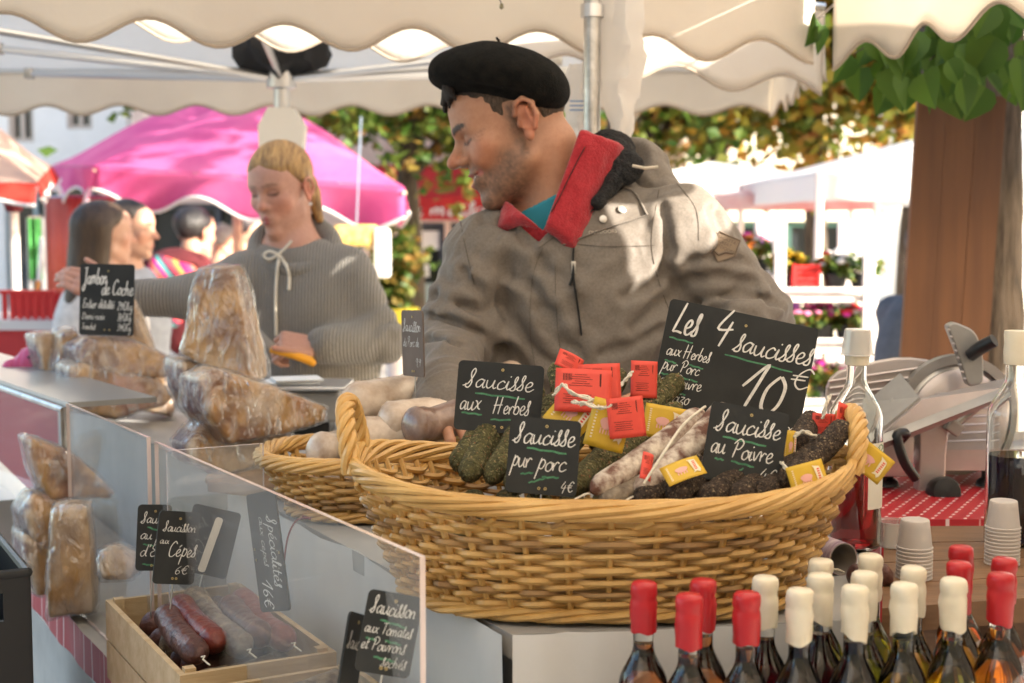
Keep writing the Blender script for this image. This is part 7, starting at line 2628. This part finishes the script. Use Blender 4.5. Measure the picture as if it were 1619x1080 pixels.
# scale with paper
wsn = thing('counter_scale', 'steel topped counter scale with folded paper on it beside the saleswoman', 'scale', at(480, 640, 3.0))
p = at(478, 608, 3.0)
obj('plate', MB().box((p.x, p.y, p.z), (.20, .17, .008), bev=.003), M_alu, wsn, smooth=False)
obj('body', MB().box((p.x, p.y + .01, p.z - .04), (.17, .15, .066), bev=.008), mat('grey_plastic', (.30, .29, .27), rough=.5), wsn, smooth=False)
obj('foot', MB().box((p.x, p.y + .02, (p.z - .075 + ZC) / 2 - .005), (.12, .10, max(.01, p.z - .075 - ZC) + .012)), mat('black_plastic', (.02, .02, .02)), wsn, smooth=False)
pp = thing('folded_paper', 'white sheet of butcher paper folded on the steel scale', 'paper', (p.x, p.y, p.z + .004))
for k in range(2):
    mb = MB().box((p.x - .02 + .01 * k, p.y - .01, p.z + .0075 + .006 * k), (.12 - .02 * k, .09, .003), Matrix.Rotation(R(8 + 9 * k), 3, 'Z'))
    obj('sheet', mb, mat('white_paper', (.8, .8, .8)), pp, smooth=False)

# ------------------------------------------------------------------ shoppers
def shopper(label, px, pye, Y, face, hair_c, hair_len, top_c, h_head=.235, skin=(.5, .29, .2), hair_kind='short', top2=None, extra=None, sz=1.0, hat=None):
    e = at(px, pye, Y)
    f3 = Vector((face[0], face[1], -.05))
    hd = Head(e, rot3(f3), sz, skin=skin, fine=Y < 8, brow=hair_c)
    nk = e + Vector((0, 0.01, -.17)) - f3.normalized() * .03
    sd_ = Vector((-f3.y, f3.x, 0)).normalized()
    s1, s2 = nk + sd_ * .17 + Vector((0, 0, -.06)), nk - sd_ * .17 + Vector((0, 0, -.06))
    bl = nk + Vector((0, 0, -.45))
    fwd = Vector((f3.x, f3.y, 0)).normalized()
    e1, e2 = s1 + Vector((0, 0, -.28)) + sd_ * .04, s2 + Vector((0, 0, -.28)) - sd_ * .04
    w1, w2 = e1 + fwd * .18 + Vector((0, 0, -.12)), e2 + fwd * .18 + Vector((0, 0, -.12))
    hs = [hand_parts(w1, fwd * .8 + Vector((0, 0, -.4)), fwd * .4 + Vector((0, 0, .8)), .95, thumb=1), hand_parts(w2, fwd * .8 + Vector((0, 0, -.4)), fwd * .4 + Vector((0, 0, .8)), .95, thumb=-1)]
    sg = [(e - f3.normalized() * .03 + Vector((0, 0, -.06)), nk, .05, .055), (nk, bl, .08, .1), (s1, e1, .04, .034), (e1, w1, .034, .024), (s2, e2, .04, .034), (e2, w2, .034, .024)]
    o, ff = make_person(label, hd, nk, sg, hs, .0075)
    def top(p):
        d = smin(s_ell(p, list(nk + Vector((0, 0, -.22))), (.19, .15, .26)), s_ell(p, list(bl), (.18, .15, .22)), .06)
        d = smin(d, s_cone(p, list(s1), list(s2), .070), .05)
        for a, b, c in ((s1, e1, w1), (s2, e2, w2)):
            d = smin(d, smin(s_cone(p, list(a), list(b), .062, .055), s_cone(p, list(b), list(c.lerp(b, .1)), .052, .042), .03), .03)
        return d + .014 * (fbm(p * 12, 7, 2) - .5)
    garment('top', top, *bbox_of([s1, s2, e1, e2, w1, w2, bl + Vector((0, 0, -.2)), nk], .12), .011, top_c if not isinstance(top_c, tuple) else mat('top_%d_%d' % (px, pye), top_c, tuple(x * .8 for x in top_c), scale=30, rough=.9), o)
    def hr_(p):
        q = hd.loc(p)
        qa = np.stack([np.abs(q[:, 0]), q[:, 1], q[:, 2]], 1)
        d = s_ell(qa, (0, -.018, .052), (.083, .106, .088))
        if hair_kind == 'long':
            d = smin(d, s_cone(q, (0, -.07, .03), (0, -.10, -hair_len), .075, .06), .05)
            d = smin(d, s_cone(qa, (.05, -.03, .02), (.07, -.05, -hair_len * .8), .045, .03), .04)
        line = np.where(q[:, 1] > .045, .060, np.where(q[:, 1] > .0, .02 + q[:, 1] * .8, (-.03 if hair_kind == 'short' else -1.0)))
        d = d + .008 * np.exp(-np.clip(q[:, 2] - line, 0, None) / .015)
        d = smax(d, (line - q[:, 2]) * .6, .008)
        return (d + .008 * (fbm(q * A(50, 30, 12), 17, 2) - .5)) * hd.k
    garment('hair', hr_, *bbox_of([e + Vector((0, 0, -hair_len)), e], .2), .008, mat('hair_%d_%d' % (px, pye), hair_c, tuple(x * 1.5 for x in hair_c), scale=60, rough=.5, bump=.5, bscale=120, stretch=(1, 1, .1)), o)
    lg2 = [(bl + sd_ * s * .09 + Vector((0, 0, -.12)), Vector(((bl + sd_ * s * .1).x, (bl + sd_ * s * .1).y, .06)), .10, .06) for s in (-1, 1)]
    garment('trousers', lambda p: limb_sdf(p, lg2, .03), *bbox_of([x for l in lg2 for x in l[:2]], .14), .02, mat('dark_trousers', (0, 0, 0)), o)
    return o, hd, top, nk

shopper('woman with long brown hair and a white top turned from the counter', 168, 372, 5.7, (.85, .55), (.045, .026, .014), .30, (.72, .66, .62), hair_kind='long')
shopper('dark haired man in profile with sunlit face and grey jacket', 207, 366, 6.1, (1, -.12), (.02, .014, .01), 0, (.32, .34, .38))
# hooded shopper with striped bag
o, hd, top, nk = shopper('shopper in a dark red hooded coat seen from behind', 309, 372, 7.0, (.55, .85), (.012, .010, .010), .06, (.10, .012, .016), sz=1.02)
garment('hood', lambda p: s_ell(p, list(nk + Vector((-.06, -.05, .02))), (.17, .13, .085)) + .02 * (fbm(p * 14, 3, 2) - .5), *bbox_of([nk], .32), .011, mat('top_309_372', (0, 0, 0)), o)
bg_ = thing('woven_bag', 'pink red and teal striped woven bag on the hooded shopper\'s back', 'bag', nk + Vector((-.1, -.2, -.5)))
def stripes(name):
    m = mat(name, (.5, .03, .08), rough=.9)
    nt = m.node_tree
    tc = nt.nodes.new('ShaderNodeTexCoord')
    mp = nt.nodes.new('ShaderNodeMapping')
    mp.inputs['Rotation'].default_value = (0, R(38), 0)
    mp.inputs['Scale'].default_value = (7, 7, 7)
    nt.links.new(tc.outputs['Object'], mp.inputs[0])
    sx = nt.nodes.new('ShaderNodeSeparateXYZ')
    nt.links.new(mp.outputs[0], sx.inputs[0])
    fr = nt.nodes.new('ShaderNodeMath')
    fr.operation = 'FRACT'
    nt.links.new(sx.outputs['X'], fr.inputs[0])
    r = nt.nodes.new('ShaderNodeValToRGB')
    r.color_ramp.interpolation = 'CONSTANT'
    cs = [(.55, .03, .10), (.62, .16, .10), (.60, .02, .20), (.05, .26, .25), (.10, .02, .05), (.55, .05, .06), (.45, .25, .06), (.40, .01, .10)]
    for i, c in enumerate(cs):
        el = r.color_ramp.elements[i] if i < 2 else r.color_ramp.elements.new(i / 8)
        el.position = i / 8
        el.color = (*c, 1)
    nt.links.new(fr.outputs[0], r.inputs[0])
    nt.links.new(r.outputs[0], nt.nodes['Principled BSDF'].inputs['Base Color'])
    return m
bq = at(262, 462, 6.75)
garment('bag_body', lambda p: s_box(p, (bq.x, bq.y, bq.z), (.115, .07, .16), .05, rot3((0, 1, 0), (.35, 0, 1))) + .02 * (fbm(p * 10, 5, 2) - .5), *bbox_of([bq], .28), .012, stripes('striped_weave'), bg_)
obj('strap', MB().tube([bq + Vector((.02, -.04, .14)), nk + Vector((-.02, -.17, -.02)), nk + Vector((.08, -.06, .05))], .018, 8, flat=.4), mat('teal_strap', (.03, .10, .10), rough=.9), bg_)
shopper('distant grey haired shopper in a pale top', 352, 384, 10.0, (.8, .5), (.16, .15, .15), 0, (.55, .5, .48))
shopper('distant dark haired shopper in a navy coat with a pink scarf', 392, 366, 10.6, (.9, .3), (.025, .018, .02), 0, (.02, .025, .05))
shopper('man in a dusty navy jacket and cap beside the flower racks', 1476, 404, 5.4, (.9, .45), (.03, .03, .03), 0, (.10, .11, .14))

# ------------------------------------------------------------------ slicer
sl_ = thing('meat_slicer', 'aluminium meat slicer with round blade guard and black knobs', 'slicer', (0.85, 2.4, ZC))
M_sl = mat('cast_aluminium', (.56, .50, .48), (.48, .43, .41), scale=12, rough=.33, metal=.55, bump=.04)
M_sl_d = mat('cast_aluminium_grey', (.36, .35, .33), (.30, .29, .27), scale=14, rough=.4, metal=.5)
M_blk = mat('black_knob', (.012, .012, .013), rough=.35)
Ys = 2.42
def plate_px(nm, pts, Y, th, m, dy=0, bev=True, parent=sl_):
    P = [at(x, y, Y) for x, y in pts]
    mb = MB()
    n = len(P)
    vs = [(p.x, Y + dy - th / 2, p.z) for p in P] + [(p.x, Y + dy + th / 2, p.z) for p in P]
    mb.add(vs, [tuple(range(n)), tuple(range(2 * n - 1, n - 1, -1))] + [(i, i + n, (i + 1) % n + n, (i + 1) % n) for i in range(n)])
    o = obj(nm, mb, m, parent, smooth=False)
    b = o.modifiers.new('bevel', 'BEVEL')
    b.width = .003
    b.segments = 2
    return o
def rounded(pts, k=4):
    P = [np.array(p, float) for p in pts]
    out = []
    for i in range(len(P)):
        a, b, c = P[i - 1], P[i], P[(i + 1) % len(P)]
        r = min(np.linalg.norm(a - b), np.linalg.norm(c - b)) * .4
        p, q = b + (a - b) / np.linalg.norm(a - b) * r, b + (c - b) / np.linalg.norm(c - b) * r
        for j in range(k + 1):
            t = j / k
            out.append(tuple((1 - t) ** 2 * p + 2 * t * (1 - t) * b + t * t * q))
    return out
gp = rounded([(1302, 590), (1440, 558), (1560, 600), (1590, 660), (1560, 740), (1310, 690)])
gpl = plate_px('gauge_plate', gp, Ys + .06, .012, M_sl)
for k in range(9):                                          # ribs of the gauge plate
    a, b = at(1310 + k * 1.5, 603 + k * 11, Ys + .05), at(1500 + k * 4, 575 + k * 13, Ys + .05)
    obj('rib', MB().tube([a, b], .0026, 6), M_sl, gpl)
bcx = at(1512, 655, Ys + .04)
rB = (at(1600, 655, Ys).x - at(1512, 655, Ys).x)
Mr = Matrix.Rotation(R(90), 3, 'X')
obj('blade', MB().lathe([(0, .002), (rB * .95, .0015), (rB * .97, 0), (rB * .95, -.0015), (0, -.002)], 48, bcx, Mr), M_alu, sl_)
bgd = obj('blade_guard', MB().lathe([(rB * .93, -.010), (rB * 1.1, -.010), (rB * 1.1, .012), (rB * .93, .012)], 48, bcx, Mr, close=True), M_sl_d, sl_)
obj('blade_cover', MB().lathe([(0, .014), (rB * .70, .012), (rB * .84, .004), (rB * .84, -.002), (0, -.002)], 48, bcx - Vector((0, .012, 0)), Mr), M_sl, sl_)
for k in range(7):
    z = -.045 + k * .014
    obj('cover_rib', MB().tube([bcx + Vector((-.045, -.027, z)), bcx + Vector((.045, -.027, z + .004))], .0024, 6), M_sl, sl_)
# carriage: two plates meeting in a trough
a1, a2, a3, a4 = at(1388, 668, Ys - .12), at(1430, 594, Ys - .10), at(1456, 628, Ys - .11), at(1600, 600, Ys - .04)
mb = MB()
def quad_slab(mb, q, th):
    q = [Vector(x) for x in q]
    n = (q[1] - q[0]).cross(q[3] - q[0]).normalized() * th
    vs = q + [x + n for x in q]
    mb.add(vs, [(0, 1, 2, 3), (7, 6, 5, 4), (0, 4, 5, 1), (1, 5, 6, 2), (2, 6, 7, 3), (3, 7, 4, 0)])
quad_slab(mb, [at(1384, 692, Ys - .14), at(1456, 632, Ys - .12), at(1425, 594, Ys - .06), at(1372, 640, Ys - .06)], .006)
obj('carriage_end', mb, M_sl_d, sl_, smooth=False)
mb = MB()
quad_slab(mb, [at(1384, 692, Ys - .14), at(1580, 612, Ys - .08), at(1588, 598, Ys - .02), at(1456, 630, Ys - .12)], .007)
obj('carriage_tray', mb, M_sl, sl_, smooth=False)
mb = MB()
quad_slab(mb, [at(1386, 696, Ys - .135), at(1580, 618, Ys - .075), at(1580, 612, Ys - .085), at(1384, 688, Ys - .145)], .02)
obj('tray_lip', mb, M_sl_d, sl_, smooth=False)
plate_px('carriage_arm', [(1449, 650), (1501, 640), (1492, 720), (1490, 790), (1446, 796), (1450, 720)], Ys - .05, .03, M_sl)
pp_ = plate_px('meat_pusher', rounded([(1494, 514), (1506, 508), (1540, 522), (1552, 560), (1552, 606), (1528, 612), (1512, 560)]), Ys - .04, .022, M_sl_d)
for k in range(8):
    q = at(1500 + k * 3.6, 522 + k * 11, Ys - .053)
    obj('spike', MB().lathe([(.003, 0), (0, .008)], 6, q, Matrix.Rotation(R(90), 3, 'X')), M_sl, pp_)
obj('pusher_handle', MB().tube([at(1534, 562, Ys - .06), at(1550, 550, Ys - .075), at(1572, 538, Ys - .09)], [.011, .012, .011], 12), M_blk, sl_)
obj('push_rod', MB().tube([at(1580, 614, Ys - .06), at(1545, 645, Ys - .07), at(1512, 672, Ys - .08)], .006, 8), M_sl_d, sl_)
obj('rod_foot', MB().box(at(1508, 676, Ys - .08), (.026, .02, .022), Matrix.Rotation(R(35), 3, 'Y'), bev=.003), M_sl_d, sl_, smooth=False)
obj('handle', MB().tube([Vector(p) for p in spline([tuple(at(1420, 700, Ys - .12)), tuple(at(1432, 686, Ys - .14)), tuple(at(1418, 690, Ys - .15)), tuple(at(1430, 730, Ys - .15)), tuple(at(1448, 756, Ys - .14))], 5)], .0085, 10), M_blk, sl_)
z0 = at(1500, 800, Ys).z
obj('base', MB().box((at(1560, 700, Ys + .03).x + .02, Ys + .05, (ZC + .045 + at(1500, 718, Ys).z) / 2), (.30, .20, at(1500, 718, Ys).z - ZC - .045), bev=.02), M_sl, sl_)
obj('front_base', MB().box((at(1412, 760, Ys - .06).x, Ys - .03, ZC + .06), (.06, .10, .075), bev=.01), M_sl, sl_)
kb = at(1492, 778, Ys - .10)
obj('dial_knob', MB().lathe([(0, .022), (.022, .020), (.026, .010), (.026, -.015), (0, -.018)], 28, kb, Matrix.Rotation(R(78), 3, 'X') @ Matrix.Rotation(R(0), 3, 'Z')), M_blk, sl_)
for px in (1402, 1560):
    c = atz(px, 822, ZC)
    obj('foot', MB().lathe([(.020, 0), (.018, .008), (.010, .014), (.010, .05)], 16, (at(px, 800, Ys - .03).x, Ys - .03, ZC + .0005)), M_blk, sl_)

# ------------------------------------------------------------------ pink pig
pg = thing('toy_pig', 'pink rubber pig with round snout behind the ham slabs', 'toy', at(45, 610, 3.22))
pc_ = at(62, 578, 3.24)
def pigf(p):
    k = 2249 / 3.24
    d = s_ell(p, list(pc_), (.055, .05, .050))
    d = smin(d, s_cone(p, list(at(35, 585, 3.22)), list(at(17, 583, 3.21)), .026, .021), .014)
    d = smin(d, s_cone(p, list(at(40, 596, 3.21)), list(at(30, 612, 3.21)), .016, .009), .012)
    sn = (p - A(list(at(17, 583, 3.21)))) @ A(1, 0, 0)
    d = d - .0016 * np.sin(sn * 420) * np.exp(-((sn - .018) / .02) ** 2)
    d = smin(d, s_cone(p, list(at(58, 545, 3.22)), list(at(66, 530, 3.20)), .014, .005), .008)
    d = smin(d, s_ell(p, list(pc_ + Vector((.09, .02, -.02))), (.09, .055, .052)), .04)
    d = smin(d, s_cone(p, list(pc_ + Vector((.05, 0, -.05))), (pc_.x + .05, pc_.y, ZC + .09), .018, .02), .02)
    return d
M_pigr = mat('pink_rubber', (.62, .085, .21), rough=.42)
garment('body', pigf, *bbox_of([pc_, pc_ + Vector((.1, 0, 0)), at(17, 583, 3.21)], .11), .005, M_pigr, pg)
p, nn = trace(pigf, 46, 565, 2.6)
obj('eye', MB().lathe([(0, .003), (.004, .002), (.0045, 0)], 10, p, nn.to_track_quat('Z', 'Y').to_matrix()), M_blk, pg)

# ------------------------------------------------------------------ low left corner: black crate and red cloth
kq = at(44, 905, 1.98)
kc = thing('plastic_crate', 'black plastic crate with a hand hole standing low by the display', 'crate', (kq.x, kq.y, .62), (0, 0, R(ang)))
zt = kq.z - .62
M_bp = mat('black_plastic', (0, 0, 0))
for nm, c, s_ in (('side_wall', (0, .2, zt / 2), (.008, .40, zt)), ('side_wall', (-.28, .2, zt / 2), (.008, .40, zt)), ('end_wall', (-.14, .40, zt / 2), (.28, .008, zt)), ('floor', (-.14, .2, .004), (.27, .39, .006))):
    obj(nm, MB().box(c, s_, bev=.002), M_bp, kc, smooth=False, local=True)
mb = MB()
wall_with_openings(mb, -.28, 0, 0, zt, -.004, .008, [(-.12, -.035, zt - .065, zt - .025)])
obj('end_wall', mb, M_bp, kc, smooth=False, local=True)
obj('rim', MB().tube([(0, 0, zt), (0, .4, zt), (-.28, .4, zt), (-.28, 0, zt), (0, 0, zt)], .007, 8), M_bp, kc, local=True)
tbl = thing('side_table', 'low table draped in dark red cloth below the display shelf', 'table', (-.85, 1.9, 0))
mb = MB()
n = 26
vs, fs = [], []
for i in range(n + 1):
    for k in range(n + 1):
        x, y = -1.25 + .70 * i / n, 1.45 + .45 * k / n
        e = max(0, (i - n * .88) / (n * .12))
        z = .60 - .25 * e ** 1.5 + .012 * math.sin(k * .9) * e + .006 * math.sin(i * .7 + k * .4)
        vs.append((x - .12 * e + .25 * (1 - k / n) * 0, y, z))
for i in range(n):
    for k in range(n):
        a = i * (n + 1) + k
        fs.append((a, a + n + 1, a + n + 2, a + 1))
o = obj('cloth', (vs, fs), mat('crimson_cloth', (.20, .008, .03), (.26, .012, .04), scale=40, rough=.9, sheen=.3), tbl)
obj('top', MB().box((-1.0, 1.85, .575), (.6, .75, .03)), M_wood_d, tbl, smooth=False)
for x in (-1.25, -.75):
    for y in (1.55, 2.15):
        obj('leg', MB().box((x, y, .28), (.04, .04, .56)), M_wood_d, tbl, smooth=False)

# ------------------------------------------------------------------ flower racks
M_rackw = mat('white_rack', (.72, .66, .64), rough=.5)
def rack(label, px0, px1, Y, shelves, py_top, depth=.5):
    a, b = at(px0, 500, Y), at(px1, 500, Y)
    t = thing('flower_rack', label, 'rack', ((a.x + b.x) / 2, Y, 0))
    zt = at(px0, py_top, Y).z
    for x in (a.x, b.x):
        for y in (Y, Y + depth):
            obj('post', MB().box((x, y, zt / 2), (.045, .045, zt)), M_rackw, t, smooth=False)
    for py in shelves:
        z = at(px0, py, Y).z
        obj('shelf', MB().box(((a.x + b.x) / 2, Y + depth / 2, z - .02), (b.x - a.x - .05, depth, .03)), M_rackw, t, smooth=False)
        obj('rail', MB().tube([(a.x, Y - .03, z + .02), (b.x, Y - .03, z + .02)], .012, 6), M_rackw, t)
    return t
YR = 6.3
rack('white metal flower rack with three shelves of potted blooms', 1232, 1372, YR, (465, 545, 640), 345)
rack('white metal flower rack partly behind the man\'s sleeve', 1120, 1228, YR + .4, (440, 520, 620), 350)
def flower_pot(label, px, pyb, Y, cols, w=.13, h=.20, seed=0, n=26, group='potted flowers on the racks'):
    b = at(px, pyb, Y)
    t = thing('flower_pot', label, 'flowers', b, group=group)
    rn = random.Random(seed)
    pr = w * .42
    obj('pot', MB().lathe([(pr * .75, 0), (pr, h * .38), (pr * 1.06, h * .38), (pr * 1.06, h * .42), (pr * .9, h * .42)], 16, b), mat('dark_pot', (.03, .03, .03), rough=.6), t)
    o = obj('foliage', leaf_cloud(160, (b.x, b.y, b.z + h * .58), (w * .5, w * .5, h * .22), .045, seed + 3, clumps=14), M_leaf_green, t, smooth=False)
    o['kind'] = 'stuff'
    for k in range(n):
        a, r = rn.uniform(0, 6.28), w * .55 * math.sqrt(rn.random())
        c = Vector((b.x + r * math.cos(a), b.y + r * math.sin(a), b.z + h * (.62 + .30 * (1 - (r / w / .55) ** 2)) + rn.uniform(-.012, .012)))
        mb = MB()
        rr = rn.uniform(.016, .026)
        mb.lathe([(0, -rr * .5), (rr * .8, -rr * .2), (rr, rr * .2), (rr * .55, rr * .55), (0, rr * .4)], 7, c)
        cc = cols[k % len(cols)]
        obj('bloom', mb, mat('petal_%.2f_%.2f_%.2f' % cc, cc, tuple(x * .75 for x in cc), scale=60, rough=.7), t)
    return t
WHT, RED, PNK, MAG, PUR, YEL, ORG = (.8, .76, .74), (.55, .02, .03), (.70, .22, .40), (.62, .03, .32), (.26, .08, .34), (.75, .50, .03), (.62, .18, .03)
for i, (px, pyb, dY, cols, lab) in enumerate([
        (1320, 462, .12, [WHT, WHT, WHT, RED], 'white blooms with a red one beside the red crate'), (1362, 462, .14, [WHT, WHT, WHT], 'all white blooms at the end of the upper shelf'),
        (1245, 462, .2, [YEL, YEL], 'yellow blooms left of the red crate'),
        (1262, 542, .1, [PUR, PNK, PUR], 'purple and pink blooms on the middle shelf'), (1300, 542, .12, [MAG, PNK, MAG], 'magenta blooms on the middle shelf'), (1340, 542, .1, [MAG, RED, WHT], 'magenta and red blooms by the bottle neck'),
        (1290, 637, .1, [MAG, WHT, PUR], 'magenta and purple blooms on the lowest shelf'), (1250, 637, .1, [PUR, PNK], 'purple blooms on the lowest shelf'), (1330, 637, .1, [PNK, WHT], 'pink blooms on the lowest shelf'),
        (1180, 436, .5, [RED, ORG, MAG], 'red and orange blooms on the far rack'), (1206, 436, .5, [PUR, PNK, WHT], 'purple and white blooms on the far rack'), (1205, 516, .5, [MAG, PNK], 'pink blooms lower on the far rack')]):
    flower_pot('pot of ' + lab, px, pyb, YR + dY, cols, seed=300 + i)
cr = thing('plastic_crate', 'bright red slatted plastic crate on the upper flower shelf', 'crate', at(1277, 463, YR + .15))
a, b = at(1254, 418, YR + .08), at(1296, 463, YR + .08)
M_rp = mat('red_plastic', (.60, .03, .03), rough=.4)
w_ = b.x - a.x
for k in range(5):
    zz = b.z + (a.z - b.z) * (k + .5) / 5
    obj('slat', MB().box(((a.x + b.x) / 2, YR + .08, zz), (w_, .01, (a.z - b.z) / 5 * .72)), M_rp, cr, smooth=False)
for x in (a.x + .006, b.x - .006):
    obj('side', MB().box((x, YR + .22, (a.z + b.z) / 2), (.012, .26, a.z - b.z)), M_rp, cr, smooth=False)
    obj('corner', MB().box((x, YR + .075, (a.z + b.z) / 2), (.016, .012, a.z - b.z)), M_rp, cr, smooth=False)
obj('back', MB().box(((a.x + b.x) / 2, YR + .35, (a.z + b.z) / 2), (w_, .01, a.z - b.z)), M_rp, cr, smooth=False)

# stall of the magenta parasol: counter, tubs, hanging bags
sc = thing('market_counter', 'low stall counter with red cloth under the magenta parasol', 'counter', (at(60, 560, 6.2).x, 6.2, 0))
q0, q1 = at(-60, 505, 6.2), at(130, 505, 6.2)
obj('top', MB().box(((q0.x + q1.x) / 2, 6.4, q0.z - .02), (q1.x - q0.x, .6, .04)), mat('white_top', (.7, .66, .64), rough=.5), sc, smooth=False)
obj('cloth', MB().box(((q0.x + q1.x) / 2, 6.4, (q0.z - .04) / 2), (q1.x - q0.x - .02, .58, q0.z - .04)), mat('scarlet_cloth', (.5, .05, .05), rough=.9), sc, smooth=False)
tb2 = thing('plastic_basket', 'red perforated plastic basket on the low stall counter', 'basket', at(45, 505, 6.1))
q = at(45, 505, 6.12)
for k in range(7):
    obj('slat', MB().box((q.x - .10 + k * .033, 6.12, q.z + .055), (.020, .012, .11)), M_rp, tb2, smooth=False)
obj('rim', MB().box((q.x, 6.13, q.z + .118), (.24, .05, .016)), M_rp, tb2, smooth=False)
obj('back', MB().box((q.x, 6.26, q.z + .055), (.23, .012, .11)), M_rp, tb2, smooth=False)
um = thing('broom', 'broom with a white and orange handle leaning by the pink cloth', 'broom', at(56, 500, 6.3))
obj('handle', MB().tube([at(66, 375, 6.35), at(61, 445, 6.3)], .010, 8), M_trim, um)
obj('grip', MB().tube([at(61, 445, 6.3), at(56, 492, 6.25)], .013, 8), mat('orange_grip', (.75, .28, .05), rough=.5), um)
hb_ = thing('display_box', 'clear box of golden pastries hanging beyond the saleswoman', 'box', at(560, 400, 6.6))
q = at(562, 372, 6.6)
obj('contents', MB().box((q.x, 6.62, q.z), (.20, .08, .10), bev=.02), mat('golden_goods', (.62, .35, .06), (.7, .5, .2), scale=30, rough=.6, bump=.6), hb_)
obj('bag_film', MB().box((at(605, 400, 6.6).x, 6.6, at(605, 400, 6.6).z), (.075, .07, .23), bev=.02), M_plastic, hb_)
obj('hanger', MB().tube([(q.x, 6.62, q.z), (q.x, 6.9, 2.0)], .004, 6), M_alu, hb_)
# potted shrub by the shop
pl = thing('potted_shrub', 'leafy green shrub in a yellow pot by the glass door', 'plant', at(628, 500, 11.5))
b = at(630, 480, 11.5)
obj('pot', MB().lathe([(.12, 0), (.17, .3), (.15, .3)], 14, (b.x, 11.5, 0.5)), mat('yellow_pot', (.75, .62, .05), rough=.5), pl)
obj('stand', MB().lathe([(.1, 0), (.1, .5)], 10, (b.x, 11.5, 0)), M_trim, pl)
o = obj('foliage', leaf_cloud(500, (b.x, 11.5, 1.12), (.24, .2, .32), .09, 9, clumps=20), M_leaf_green, pl, smooth=False)
o['kind'] = 'stuff'
